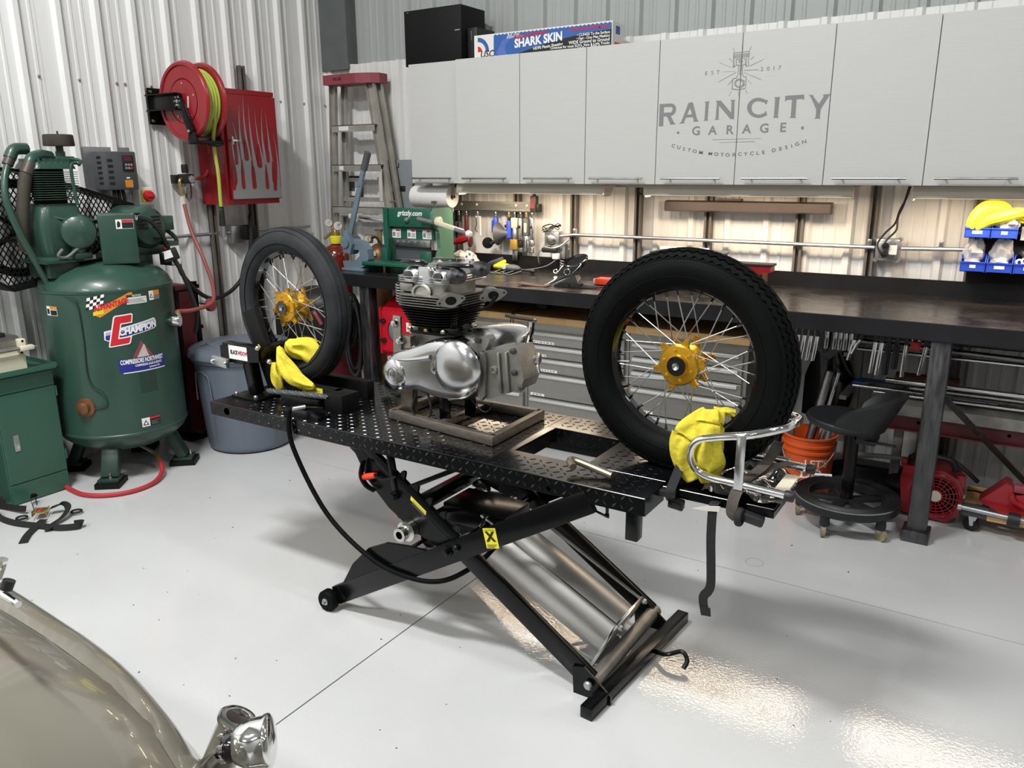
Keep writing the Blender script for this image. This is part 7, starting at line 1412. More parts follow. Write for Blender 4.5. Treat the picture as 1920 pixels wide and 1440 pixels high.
# champion badge (white outline, red C, blue bar)
rt = radians(4)
bar_o = [(-0.118, -0.030), (-0.112, 0.012), (0.135, 0.036), (0.142, 0.03), (0.136, -0.012), (0.13, -0.018), (-0.10, -0.040)]
bar_i = [(-0.112, -0.028), (-0.106, 0.006), (0.131, 0.030), (0.136, 0.025), (0.131, -0.008), (0.126, -0.013), (-0.10, -0.034)]
C_o = [(-0.105, -0.065), (-0.06, 0.075), (-0.052, 0.082), (0.025, 0.082), (0.03, 0.075), (0.02, 0.035), (-0.03, 0.035), (-0.05, -0.028), (0.008, -0.028), (-0.004, -0.062), (-0.012, -0.068), (-0.10, -0.070)]
C_i = [(-0.098, -0.062), (-0.055, 0.071), (-0.048, 0.076), (0.021, 0.076), (0.024, 0.072), (0.015, 0.041), (-0.034, 0.041), (-0.058, -0.034), (0.0, -0.034), (-0.01, -0.058), (-0.015, -0.062), (-0.094, -0.064)]
patch(bar_o, -17, 0.80, 'white', 'badge_border', 0.0008, rt); patch(bar_i, -17, 0.80, M('badge_silver', '#a9aed0', 0.4), 'badge_bar', 0.0016, rt); patch([(-0.112, -0.028), (-0.109, -0.010), (0.134, 0.010), (0.131, -0.008), (0.126, -0.013), (-0.10, -0.034)], -17, 0.80, 'blue_ink', 'badge_bar', 0.002, rt)
patch(C_o, -17, 0.80, 'white', 'badge_letter_border', 0.0026, rt); patch(C_i, -17, 0.80, 'red_ink', 'badge_letter', 0.0034, rt)
text('CHAMPION', 0.045, TC, X, Z, 'white', t, wrap=wt(-9, 0.803, dd=0.004, rot=radians(7)), bold=0.05, shear=0.2, xs=0.80, depth=0.0006)
# dealer sticker
patch(rect(-0.118, -0.035, 0.118, 0.032), -8, 0.625, 'blue_ink', 'dealer_sticker'); patch(rect(-0.10, -0.041, 0.118, -0.036), -8, 0.625, 'white', 'sticker_edge')
patch([(-0.05, 0.033), (0.055, 0.033), (0.0, 0.115)], -8, 0.625, 'milky', 'sticker_triangle'); patch([(-0.05, 0.033), (-0.03, 0.033), (0.01, 0.100), (0.0, 0.115)], -8, 0.625, 'dull_red', 'sticker_stripe', 0.002); patch([(0.055, 0.033), (0.035, 0.033), (0.028, 0.045), (0.015, 0.09), (0.022, 0.083)], -8, 0.625, 'dull_red', 'sticker_stripe', 0.002)
text('COMPRESSORS NORTHWEST', 0.032, TC, X, Z, 'white', t, wrap=wt(-8, 0.641, dd=0.002), bold=0.035, xs=0.52, depth=0.0006)
text('COMPRESSOR SALES & SERVICE', 0.015, TC, X, Z, 'white', t, wrap=wt(-3, 0.618, dd=0.002), bold=0.03, xs=0.68, depth=0.0006); text('Lynnwood, WA', 0.013, TC, X, Z, 'white', t, wrap=wt(2, 0.602, dd=0.002), bold=0.03, xs=0.7, depth=0.0006)
patch(rect(-0.043, -0.052, 0.043, 0.05), -5.5, 0.527, 'green_dark', 'nameplate', 0.0015)
# drain plug, dip wire
d = V((cos(radians(-62)), sin(radians(-62)), 0)); MB().lathe([(0.05, 0), (0.048, 0.012), (0.03, 0.016), (0.03, 0.035), (0.02, 0.04)], TC + d * (TR - 0.004) + Z * 0.425, d, 22).build('drain_bung', 'copper', t)
wr = [V((TC.x + (TR + 0.006) * cos(radians(a)), TC.y + (TR + 0.006) * sin(radians(a)), z)) for a, z in ((-72, 1.0), (-60, 0.97), (-56, 0.93), (-55, 0.85), (-55, 0.75), (-56, 0.62), (-54, 0.54), (-46, 0.50), (-43, 0.46), (-44, 0.43), (-52, 0.42), (-60, 0.42))]
MB().tube([(-4.06, 2.17, 1.10), (-4.02, 2.12, 1.06), (-3.99, 2.04, 1.01)] + wr[1:], 0.0045, 6).build('copper_line', 'green_dark', t)
# pressure gauge and outlet right side
d = V((cos(radians(32)), sin(radians(32)), 0)); g0 = TC + d * TR + Z * 0.80
MB().cyl(g0 - d * 0.01, g0 + d * 0.045, 0.03).build('outlet_fitting', 'green_dark', t); MB().cyl(g0 + d * 0.04 + Z * 0.015, g0 + d * 0.04 + Z * 0.055, 0.014).build('fitting', 'brass', t)
MB().lathe([(0.008, 0), (0.010, 0.02), (0.032, 0.022), (0.034, 0.03), (0.034, 0.055), (0.03, 0.058)], g0 + V((0.01, -0.02, 0.01)), V((0.75, 0.6, 0)), 22).build('pressure_gauge', 'chrome', t)
# platform and pump
MB().box((-4.03, 2.33, 1.138), (0.26, 0.62, 0.012), None, 0.002).build('top_platform', 'green_dark', t, smooth=False)
MB().b2((-4.12, 2.05, 1.06), (-3.93, 2.20, 1.14), 0.004).build('platform_bracket', 'green_dark', t); MB().b2((-4.10, 2.48, 1.06), (-3.90, 2.58, 1.14), 0.004).build('platform_bracket', 'green_dark', t)
PX, PY = -4.03, 2.155
m = MB(); m.rings([rrect(PX, PY, z, hx, hy, 0.045) for z, hx, hy in ((1.145, 0.12, 0.12), (1.16, 0.085, 0.095), (1.23, 0.105, 0.11), (1.32, 0.105, 0.112), (1.385, 0.095, 0.10), (1.41, 0.085, 0.088))]); m.build('crankcase', 'green', t, ang=45)
MB().lathe([(0.085, 0), (0.083, 0.05), (0.075, 0.075), (0.05, 0.09), (0.0, 0.095)], (PX + 0.095, PY + 0.06, 1.275), (0.9, -0.43, 0), 28).build('bearing_cover', 'green', t)
MB().lathe([(0.088, 0), (0.088, 0.015), (0.083, 0.016)], (PX + 0.09, PY + 0.06, 1.275), (0.9, -0.43, 0), 28).build('cover_flange', 'green_dark', t)
MB().lathe([(0.0005, 0), (0.022, 0)], (PX + 0.079, PY - 0.092, 1.30), (0.72, -0.69, 0), 18).xf(Matrix.Identity(4)).build('round_label', 'white', t, smooth=False)
m = MB(); m.rings([rrect(PX + 0.005, PY + 0.0, z, 0.055, 0.06, 0.02) for z in (1.40, 1.60)]); cy = m.build('cylinder', 'black_matte', t)  # core coloured black to put dark shade between the green fins
for k in range(13):
    z = 1.43 + 0.0105 * k; m = MB(); m.rings([rrect(PX + 0.005, PY, z + dz, 0.10, 0.105, 0.02) for dz in (0, 0.003)]); m.build('cylinder_fin', 'green', cy, smooth=False)
hdp = MB(); hdp.rings([rrect(PX, PY, z, hx, hy, 0.03) for z, hx, hy in ((1.572, 0.10, 0.105), (1.585, 0.098, 0.10), (1.605, 0.085, 0.09), (1.615, 0.05, 0.06))]); hdp = hdp.build('pump_head', 'green', t)
for k in range(6): MB().b2((PX - 0.09, PY - 0.075 + 0.028 * k, 1.585), (PX + 0.09, PY - 0.068 + 0.028 * k, 1.62), 0.002).build('head_fin', 'green', hdp, smooth=False)
MB().lathe([(0.028, 0), (0.03, 0.01), (0.022, 0.03), (0.022, 0.055)], (PX - 0.005, PY + 0.085, 1.60), Z, 16).build('intake_base', 'green', t); MB().b2((PX - 0.04, PY + 0.04, 1.60), (PX + 0.035, PY + 0.135, 1.632), 0.008).build('intake_elbow', 'green', t)
MB().cyl((PX - 0.005, PY + 0.085, 1.65), (PX - 0.005, PY + 0.085, 1.685), 0.017).build('filter_neck', 'dark_bronze', t)
MB().lathe([(0.068, 0), (0.07, 0.004), (0.067, 0.05), (0.063, 0.054), (0.005, 0.054), (0.004, 0.07), (0.0, 0.071)], (PX - 0.005, PY + 0.085, 1.68), Z, 32).build('intake_filter', M('filter_brown', '#3d352f', 0.8, 0, 0.25, 20), t)
def pipe(pts, r, mt='green', nm='pipe', n=12): return MB().tube(pts, r, n).build(nm, mt, t)
pipe([(PX + 0.0, PY + 0.03, 1.63), (PX + 0.03, PY - 0.03, 1.635), (PX + 0.055, PY - 0.085, 1.62), (PX + 0.06, PY - 0.11, 1.58)], 0.026, nm='elbow'); MB().cyl((PX + 0.06, PY - 0.10, 1.595), (PX + 0.062, PY - 0.125, 1.55), 0.030).build('elbow_nut', 'dark_bronze', t)
pipe([(PX - 0.03, PY - 0.06, 1.665), (PX - 0.02, PY - 0.12, 1.66), (PX - 0.015, PY - 0.15, 1.62)], 0.027, nm='elbow'); MB().cyl((PX - 0.016, PY - 0.145, 1.625), (PX - 0.014, PY - 0.165, 1.59), 0.024).build('elbow_nut', 'dark_bronze', t)
pipe([(PX + 0.06, PY - 0.12, 1.56), (PX + 0.05, PY - 0.14, 1.48), (PX + 0.02, PY - 0.16, 1.30), (PX - 0.02, PY - 0.14, 1.20)], 0.028, M('pipe_brown', '#3f3a33', 0.6, 0, 0.2, 15), 'intercooler_pipe')
pipe([(PX - 0.014, PY - 0.16, 1.60), (PX + 0.01, PY - 0.20, 1.52), (PX + 0.03, PY - 0.215, 1.42), (PX + 0.05, PY - 0.19, 1.28), (PX + 0.05, PY - 0.13, 1.12), (PX + 0.04, PY - 0.08, 1.0), (PX + 0.035, PY - 0.07, 0.955)], 0.016, nm='discharge_pipe')
MB().cyl((PX + 0.035, PY - 0.07, 0.97), (PX + 0.04, PY - 0.07, 0.91), 0.024).build('pipe_nut', 'dark_bronze', t); MB().cyl((PX + 0.035, PY - 0.07, 0.925), (PX + 0.06, PY - 0.03, 0.92), 0.022).build('check_valve', 'dark_bronze', t)
pipe([(PX + 0.10, PY + 0.10, 1.60), (PX + 0.105, PY + 0.07, 1.59), (PX + 0.105, PY + 0.065, 1.53), (PX + 0.11, PY + 0.07, 1.40)], 0.008, nm='thin_pipe', n=8); pipe([(PX + 0.05, PY + 0.10, 1.62), (PX + 0.10, PY + 0.12, 1.61), (PX + 0.115, PY + 0.10, 1.59)], 0.008, nm='thin_pipe', n=8)
pipe([(PX + 0.08, PY - 0.07, 1.36), (PX + 0.13, PY + 0.02, 1.33), (PX + 0.16, PY + 0.12, 1.33), (PX + 0.16, PY + 0.19, 1.345)], 0.005, nm='thin_pipe', n=6)
pipe([(PX + 0.17, PY + 0.06, 1.235), (PX + 0.15, PY + 0.02, 1.20), (PX + 0.13, PY - 0.03, 1.16), (PX + 0.13, PY - 0.07, 1.17), (PX + 0.14, PY - 0.05, 1.20)], 0.007, 'skin_gray', nm='unloader_line', n=8)
MB().b2((PX + 0.08, PY + 0.005, 1.145), (PX + 0.16, PY + 0.085, 1.175), 0.006).build('unloader_valve', 'green_dark', t); MB().lathe([(0.03, 0), (0.034, 0.01), (0.03, 0.03)], (PX + 0.12, PY + 0.04, 1.175), Z, 16).build('unloader_cap', 'green', t)
MB().b2((PX + 0.135, PY + 0.05, 1.14), (PX + 0.137, PY + 0.11, 1.16)).build('brass_tag', 'cream', t, smooth=False)
# pressure switch box
cb = MB().box((-3.84, 2.365, 1.235), (0.12, 0.17, 0.25), (0, 0, radians(-32)), 0.012); cb.build('switch_box', 'green', t)
wl2 = MB(); e1 = V((sin(radians(32)), cos(radians(32)), 0)); e1 = V((cos(radians(58)), sin(radians(58)), 0)); nrm = V((cos(radians(-32)), sin(radians(-32)), 0)); o = V((-3.84, 2.365, 1.235)) + nrm * 0.0606
wl2.raw([o + e1 * a + Z * b for a, b in ((-0.005, 0.05), (0.075, 0.05), (0.075, 0.095), (-0.005, 0.095))], [(0, 1, 2, 3)]); wl2 = wl2.build('danger_label', 'white', t, smooth=False)
MB().raw([o + nrm * 0.0005 + e1 * a + Z * b for a, b in ((0.022, 0.052), (0.074, 0.052), (0.074, 0.081), (0.022, 0.081))], [(0, 1, 2, 3)]).build('label_text', 'black_ink', wl2, smooth=False); MB().raw([o + nrm * 0.0005 + e1 * a + Z * b for a, b in ((0.022, 0.082), (0.074, 0.082), (0.074, 0.094), (0.022, 0.094))], [(0, 1, 2, 3)]).build('label_band', 'red_ink', wl2, smooth=False)
MB().raw([o + nrm * 0.0005 + e1 * a + Z * b for a, b in ((0.0, 0.055), (0.014, 0.06), (0.016, 0.08), (0.006, 0.09), (0.0, 0.075))], [(0, 1, 2, 3, 4)]).build('pictogram', 'black_ink', wl2, smooth=False)
# motor
MX0, MX1, MY, MZ = -4.12, -3.86, 2.56, 1.275
mo = MB().lathe([(0.06, 0), (0.105, 0.01), (0.112, 0.03), (0.112, 0.20), (0.108, 0.235), (0.085, 0.262), (0.03, 0.27), (0.001, 0.271)], (MX0, MY, MZ), X, 36).build('motor', 'green', t, ang=40)
for sz in (1, -1):
    for k in range(5):
        for c_ in (-0.045, 0.03):
            if sz == -1 and k > 1: continue
            z = MZ + (0.075 - 0.018 * k if sz == 1 else -0.055 - 0.018 * k); r = math.hypot(abs(c_), z - MZ)
            MB().box((MX1 - 0.012 + (0.012 if r < 0.07 else -0.004 if r < 0.09 else -0.016), MY + c_, z), (0.03, 0.052, 0.008), None, 0.003).build('vent_slot', 'dark_void', mo, smooth=False)
MB().b2((MX0 + 0.02, MY + 0.09, MZ - 0.02), (MX1 - 0.02, MY + 0.155, MZ + 0.055), 0.006).build('junction_box', 'green', t); MB().b2((MX0 + 0.02, MY - 0.10, 1.144), (MX1 - 0.03, MY + 0.09, 1.18), 0.004).build('motor_base', 'green_dark', t)
MB().tube([(MX1 - 0.06, MY + 0.13, MZ - 0.02), (MX1 - 0.04, MY + 0.17, MZ - 0.07), (MX1 - 0.06, MY + 0.17, MZ - 0.14), (MX1 - 0.03, MY + 0.11, MZ - 0.17)], 0.011).build('conduit_whip', 'green_dark', t)
# starter switch on motor side with cord
MB().box((-3.82, 2.63, 1.13), (0.06, 0.08, 0.06), (0.3, 0, radians(-32)), 0.006).build('toggle_box', 'black_plastic', t); MB().box((-3.800, 2.60, 1.135), (0.002, 0.045, 0.04), (0.3, 0, radians(-45))).build('toggle_label', 'white', t, smooth=False)
MB().box((-3.83, 2.62, 1.165), (0.02, 0.025, 0.012), None, 0.003).build('toggle', 'red_ink', t)
MB().box((-3.93, 2.70, 1.13), (0.10, 0.06, 0.13), None, 0.004).build('starter_box', 'green_dark', t); MB().b2((-3.879, 2.675, 1.07), (-3.877, 2.728, 1.17)).build('starter_label', 'white', t, smooth=False); text('STOP', 0.018, (-3.8775, 2.70, 1.10), Y, Z, 'black_ink', t, bold=0.03, xs=0.8, depth=0.001)
MB().tube([(-3.80, 2.46, 1.335), (-3.79, 2.52, 1.31), (-3.80, 2.58, 1.24), (-3.82, 2.62, 1.17)], 0.011).build('power_lead', 'black_plastic', t); MB().tube([(-3.81, 2.64, 1.11), (-3.79, 2.665, 1.04), (-3.77, 2.70, 0.90), (-3.76, 2.71, 0.80), (-3.80, 2.715, 0.70)], 0.012).build('power_lead', 'black_plastic', t)
# belt guard: frame + expanded mesh
GX = -4.235
out_ = [(1.80, 1.46), (1.98, 1.575), (2.10, 1.565), (2.65, 1.385), (2.66, 1.27), (2.12, 1.02), (1.97, 1.00), (1.83, 1.10)]
for i in range(len(out_)):
    a, b = out_[i], out_[(i + 1) % len(out_)]; MB().bar((GX + 0.05, a[0], a[1]), (GX + 0.05, b[0], b[1]), 0.015, 0.12, V((0, -(b[1] - a[1]), b[0] - a[0]))).build('guard_rim', 'black_matte', t, smooth=False)
def inside(y, z):
    s = True
    for i in range(len(out_)):
        a, b = out_[i], out_[(i + 1) % len(out_)]
        if (b[0] - a[0]) * (z - a[1]) - (b[1] - a[1]) * (y - a[0]) > 0: s = False
    return s
m = MB(); st_ = 0.026
for i in range(36):
    for j in range(30):
        y = 1.79 + i * st_ + (st_ / 2 if j % 2 else 0); z = 0.99 + j * 0.021
        if inside(y, z):
            for dy, dz in ((st_ / 2, 0.021), (-st_ / 2, 0.021)):
                if inside(y + dy, z + dz): m.bar((GX + 0.11, y, z), (GX + 0.11, y + dy, z + dz), 0.002, 0.0055, X)
m.build('guard_mesh', 'black_matte', t, smooth=False, stuff=True)
fw = MB().torus((GX + 0.045, 2.06, 1.29), X, 0.215, 0.022, 40, 8).build('flywheel', 'black_metal', t)
for k in range(5): a = 2 * pi * k / 5; MB().bar((GX + 0.045, 2.06, 1.29), (GX + 0.045, 2.06 + 0.2 * cos(a), 1.29 + 0.2 * sin(a)), 0.03, 0.018, X).build('flywheel_spoke', 'black_metal', fw)
MB().bar((GX + 0.112, 2.0, 1.28), (GX + 0.112, 2.62, 1.32), 0.006, 0.018, X).build('guard_strap', 'black_matte', t, smooth=False); MB().bar((GX + 0.112, 1.86, 1.24), (GX + 0.112, 2.1, 1.24), 0.006, 0.014, X).build('guard_strap', 'black_matte', t, smooth=False)

# ------------------------------------------------------------------ things on the left wall
WX = -4.322
t = thing('drive_box', 'dark grey motor drive box with keypad on the left wall', 'control box', (WX, 2.67, 1.46))
MB().b2((WX - 0.02, 2.53, 1.44), (WX - 0.012, 2.80, 1.69)).build('mounting_sheet', 'zinc', t, smooth=False)
MB().b2((WX - 0.02, 2.575, 1.462), (WX + 0.11, 2.755, 1.665), 0.006).build('housing', 'vfd_gray', t)
MB().b2((WX + 0.11, 2.67, 1.56), (WX + 0.114, 2.735, 1.645), 0.003).build('keypad', 'black_plastic', t); MB().b2((WX + 0.114, 2.68, 1.615), (WX + 0.116, 2.725, 1.64)).build('display', 'maroon', t, smooth=False)
for i in range(3):
    for j in range(2): MB().b2((WX + 0.114, 2.682 + 0.016 * i, 1.572 + 0.018 * j), (WX + 0.117, 2.694 + 0.016 * i, 1.584 + 0.018 * j)).build('button', 'zinc' if (i, j) != (2, 0) else 'red_ink', t, smooth=False)
MB().b2((WX + 0.1101, 2.675, 1.475), (WX + 0.111, 2.72, 1.515)).build('warning_label', 'orange_ink', t, smooth=False); MB().b2((WX + 0.1101, 2.685, 1.522), (WX + 0.111, 2.705, 1.53)).build('small_label', 'white', t, smooth=False)
for k in range(6): MB().b2((WX + 0.03, 2.5745, 1.49 + 0.027 * k), (WX + 0.07, 2.576, 1.505 + 0.027 * k)).build('vent', 'dark_void', t, smooth=False)
for k in range(5): MB().b2((WX + 0.1095, 2.585, 1.49 + 0.03 * k), (WX + 0.111, 2.615, 1.505 + 0.03 * k)).build('vent', 'black_plastic', t, smooth=False)
for k in range(3): MB().tube([(WX + 0.05, 2.64 + 0.025 * k, 1.462), (WX + 0.06, 2.63 + 0.03 * k, 1.40), (WX + 0.03, 2.62 + 0.03 * k, 1.33)], 0.010).build('cable', 'black_plastic', t)
t = thing('disconnect_switch', 'yellow switch plate with red rotary knob on the left wall', 'switch', (WX, 2.84, 1.38))
MB().b2((WX - 0.02, 2.785, 1.375), (WX + 0.05, 2.885, 1.475), 0.010).build('box_body', 'white', t); MB().b2((WX + 0.05, 2.80, 1.39), (WX + 0.056, 2.866, 1.458), 0.003).build('plate', 'yellow', t)
MB().lathe([(0.032, 0), (0.032, 0.008), (0.026, 0.026), (0.0, 0.028)], (WX + 0.055, 2.838, 1.425), X, 24).build('knob', 'red_ink', t); MB().box((WX + 0.084, 2.838, 1.425), (0.012, 0.05, 0.014), None, 0.003).build('knob_bar', 'red_ink', t)
# hose reel
t = thing('hose_reel', 'red hose reel with lime hose on the left wall', 'hose reel', (-4.1, 2.98, 1.93))
rc = V((-4.05, 2.985, 1.935)); RR = 0.212
def flange(y, nm): return MB().lathe([(0.115, 0.0), (0.122, 0.006), (0.185, 0.006), (0.19, 0.014), (0.205, 0.014), (RR, 0.006), (RR + 0.003, -0.004), (RR, -0.006), (0.19, 0.004), (0.12, -0.004), (0.0005, -0.004)], (rc.x, y, rc.z), -Y, 56).build(nm, 'reel_red', t, ang=25)
fn = flange(rc.y, 'flange'); flange(rc.y + 0.115, 'flange')
MB().lathe([(0.0005, 0), (0.114, 0), (0.114, 0.004), (0.110, 0.004)], (rc.x, rc.y - 0.002, rc.z), -Y, 48).build('hub_plate', 'reel_red', fn)
for k in range(5): a = 2 * pi * k / 5 + 0.3; MB().lathe([(0.006, 0), (0.006, 0.003), (0.002, 0.005)], (rc.x + 0.095 * cos(a), rc.y - 0.006, rc.z + 0.095 * sin(a)), -Y, 10).build('rivet', 'bright_steel', fn)
MB().box((rc.x + 0.04, rc.y - 0.0065, rc.z - 0.005), (0.012, 0.002, 0.06), (0, 0.15, 0)).build('sticker', 'milky', fn, smooth=False)
MB().cyl((rc.x, rc.y, rc.z), (rc.x, rc.y + 0.11, rc.z), 0.11, n=36).build('drum', 'reel_red', t)
hz = MB()
for L_, r in ((0, 0.125), (1, 0.148), (2, 0.17)):
    for k in range(5): hz.torus((rc.x, rc.y + 0.018 + 0.0195 * k + 0.004 * (L_ % 2), rc.z), Y, r, 0.0105, 40, 8)
hz.build('wound_hose', 'lime', t)
dn = V((-4.0, 3.09, 0)); 
MB().tube([(rc.x + 0.168, rc.y + 0.055, rc.z), (rc.x + 0.15, rc.y + 0.075, rc.z - 0.10), (-3.965, 3.085, 1.72), (-3.975, 3.105, 1.55), (-3.985, 3.11, 1.38), (-3.985, 3.112, 1.352)], 0.0105, 12).build('hose', 'lime', t)
MB().tube([(-3.985, 3.112, 1.36), (-3.99, 3.112, 1.25)], lambda f: 0.013 if f < 0.6 else 0.019, 12, smooth=False).build('hose_end_sleeve', 'black_plastic', t)
for k in range(4): MB().torus((-3.9865, 3.112, 1.345 - 0.011 * k), Z, 0.013, 0.0015, 16, 5).build('sleeve_ring', 'lime', t)
MB().cyl((-3.99, 3.112, 1.25), (-3.992, 3.112, 1.185), 0.015).build('coupler', 'zinc', t)
MB().b2((-4.335, 2.95, 1.82), (-4.322, 3.06, 2.02), 0.003).build('wall_plate', 'black_metal', t)
MB().bar((-4.325, 2.962, 1.935), (-4.05, 2.962, 1.935), 0.02, 0.085, Y, 0.003).build('arm', 'black_metal', t); 
for dz in (-0.042, 0.042): MB().bar((-4.325, 2.947, 1.935 + dz), (-4.06, 2.947, 1.935 + dz), 0.04, 0.006, Y).build('arm_flange', 'black_metal', t, smooth=False)
MB().bar((-4.06, 2.958, 1.945), (-3.97, 2.958, 1.765), 0.02, 0.05, Y, 0.004).build('guide_arm', 'black_metal', t); MB().bar((-4.06, 3.118, 1.945), (-3.97, 3.118, 1.765), 0.014, 0.045, Y, 0.004).build('guide_arm', 'black_metal', t)
MB().b2((-4.01, 2.95, 1.705), (-3.93, 3.13, 1.725), 0.003).build('roller_bracket', 'black_metal', t)
for y in (2.958, 3.118): MB().prism([(-3.995, 1.79), (-3.955, 1.785), (-3.93, 1.72), (-4.01, 1.72)], (0, y - 0.005, 0), X, Z, -0.01).build('bracket_cheek', 'black_metal', t, smooth=False)
MB().lathe([(0.028, 0), (0.045, 0.006), (0.045, 0.012), (0.028, 0.018)], (-3.97, 3.095, 1.695), Z, 22).build('hose_stop', 'black_plastic', t)
for k in range(6): a = 2 * pi * k / 6; MB().lathe([(0.006, 0), (0.004, 0.005)], (-4.065 + 0.024 * cos(a), 2.951, 1.935 + 0.024 * sin(a)), -Y, 8).build('bolt', 'bright_steel', t)
MB().lathe([(0.012, 0), (0.010, 0.006)], (-4.065, 2.951, 1.935), -Y, 10).build('axle_end', 'bright_steel', t)
for z in (1.84, 2.0): MB().lathe([(0.010, 0), (0.008, 0.006)], (-4.322, 2.965, z), X, 10).build('lag_bolt', 'bright_steel', t)
for z in (1.895, 1.975): MB().lathe([(0.008, 0), (0.006, 0.006)], (-4.322, 2.96, z), X, 10).build('lag_bolt', 'bright_steel', t)
MB().lathe([(0.009, 0), (0.007, 0.006)], (-3.985, 2.946, 1.775), -Y, 10).build('bolt', 'bright_steel', t)
# flame cabinet
t = thing('flame_cabinet', 'red wall cabinet painted with silver flames beside the hose reel', 'cabinet', (-4.19, 3.44, 1.36))
FXc = -4.062
MB().b2((-4.32, 3.24, 1.362), (FXc - 0.018, 3.64, 2.03), 0.002, 1).build('cabinet_body', 'red_paint', t, smooth=False)
dr = MB().b2((FXc - 0.016, 3.262, 1.392), (FXc, 3.648, 2.000), 0.003, 1).build('door', 'red_paint', t, smooth=False)
MB().b2((FXc - 0.016, 3.24, 2.003), (FXc - 0.004, 3.64, 2.03)).build('top_rail', 'red_paint', t, smooth=False)
# flames: v across door (3.262..3.648), z
fl = [(3.27, 1.395), (3.645, 1.395), (3.645, 1.455)]
def tongue(y, ztop, zb, w): return (y, ztop, zb, w)
M('flame_silver', '#a9aaac', 0.3, 0.6, 0.05)
f1 = MB(); fx = FXc + 0.0008
def strip(pts):   # pts: (yL, yR, z)
    gx = fx + 0.000004 * len(f1.bm.verts); v = [(gx, a, z) for a, b, z in pts] + [(gx, b, z) for a, b, z in pts]; n = len(pts); f1.raw(v, [(i, i + 1, n + i + 1, n + i) for i in range(n - 1)])
def lick(yb0, yb1, zb, yt, zt, bend, n=12):
    pts = []
    for i in range(n + 1):
        f = i / n; c = (yb0 + yb1) / 2 * (1 - f) + yt * f + bend * sin(pi * f); w = (yb1 - yb0) / 2 * (1 - f) ** 1.5 + 0.0022 * (1 - f * 0.7)
        pts.append((c - w, c + w, zb + (zt - zb) * f))
    strip(pts)
strip([(3.268, 3.645, 1.396), (3.268, 3.645, 1.455), (3.275, 3.645, 1.462)])
trunks = [(3.305, 3.340, 1.452, 3.322, 1.60), (3.360, 3.420, 1.452, 3.390, 1.63), (3.445, 3.525, 1.452, 3.487, 1.585), (3.525, 3.58, 1.452, 3.553, 1.62)]
for y0, y1, z0, yc_, z1 in trunks: strip([(y0 - 0.02, y1 + 0.02, z0), (y0 + 0.003, y1 - 0.003, z0 + (z1 - z0) * 0.3), (y0 + 0.002, y1 - 0.002, z0 + (z1 - z0) * 0.65), (y0 - 0.004, y1 + 0.004, z1)])
for a in ((3.300, 3.318, 1.598, 3.290, 1.77, -0.006), (3.326, 3.344, 1.598, 3.310, 1.84, 0.006), (3.352, 3.378, 1.626, 3.366, 1.94, -0.010), (3.400, 3.426, 1.626, 3.400, 2.0, -0.012) , (3.438, 3.466, 1.583, 3.435, 1.95, -0.008), (3.508, 3.530, 1.583, 3.480, 1.92, -0.012), (3.522, 3.545, 1.618, 3.535, 1.93, -0.012), (3.565, 3.588, 1.618, 3.560, 1.90, 0.002), (3.610, 3.635, 1.452, 3.610, 1.79, 0.014)): lick(*a)
f1.build('flame_paint', 'flame_silver', dr, smooth=False)
for y, z0, w, z1 in ((3.350, 1.455, 0.013, 1.60), (3.432, 1.455, 0.016, 1.59), (3.533, 1.452, 0.013, 1.60), (3.595, 1.44, 0.013, 1.60), (3.277, 1.45, 0.012, 1.58), (3.312, 1.598, 0.012, 1.70), (3.390, 1.622, 0.016, 1.74), (3.487, 1.58, 0.017, 1.72), (3.555, 1.612, 0.014, 1.73)):
    m = MB(); pts = [(y + w * cos(a), z0 + w + w * 1.2 * sin(a)) for a in [pi + pi * k / 10 for k in range(11)]] + [(y + w * 0.8, (z0 + z1) / 2), (y + w * 0.2, z1), (y - w * 0.2, z1), (y - w * 0.8, (z0 + z1) / 2)]
    m.raw([(fx + 0.0022, a, b) for a, b in pts], [list(range(len(pts)))]); m.build('flame_gap', 'red_paint', dr, smooth=False)
MB().cyl((FXc, 3.285, 1.735), (FXc + 0.03, 3.285, 1.735), 0.009).build('lock', 'bright_steel', dr); MB().box((FXc + 0.035, 3.295, 1.735), (0.012, 0.065, 0.018), (0.05, 0, 0), 0.005).build('handle', 'chrome', dr); MB().box((FXc + 0.03, 3.275, 1.735), (0.006, 0.012, 0.05), None, 0.003).build('handle_key', 'chrome', dr)
# struts on the left wall
for y, z0, z1, lab in ((3.29, 0.0, 2.16, 'behind the hose reel on the left wall'), (3.61, 0.0, 2.20, 'behind the right side of the flame cabinet')):
    m = MB(); 
    for a, b in (((WX - 0.002, y - 0.021, z0), (WX + 0.030, y - 0.010, z1)), ((WX - 0.002, y + 0.010, z0), (WX + 0.030, y + 0.021, z1)), ((WX - 0.002, y - 0.021, z0), (WX + 0.004, y + 0.021, z1))): m.b2(a, b)
    tag(m.build('wall_channel', 'strut', smooth=False), 'tall dark steel strut channel ' + lab, 'channel')
tag(MB().tube([(WX + 0.012, 2.60, 1.18), (WX + 0.012, 4.1, 1.18)], 0.0105, 10, smooth=False).build('conduit', 'zinc'), 'grey conduit running along the left wall', 'conduit')
t = thing('outlet_box', 'grey outlet box with big black plug on the left wall', 'outlet', (WX, 3.46, 1.1))
MB().b2((WX - 0.02, 3.405, 1.11), (WX + 0.04, 3.515, 1.225), 0.008).build('box_body', 'zinc', t); MB().b2((WX + 0.04, 3.47, 1.13), (WX + 0.10, 3.56, 1.225), 0.012).build('plug', 'black_plastic', t)
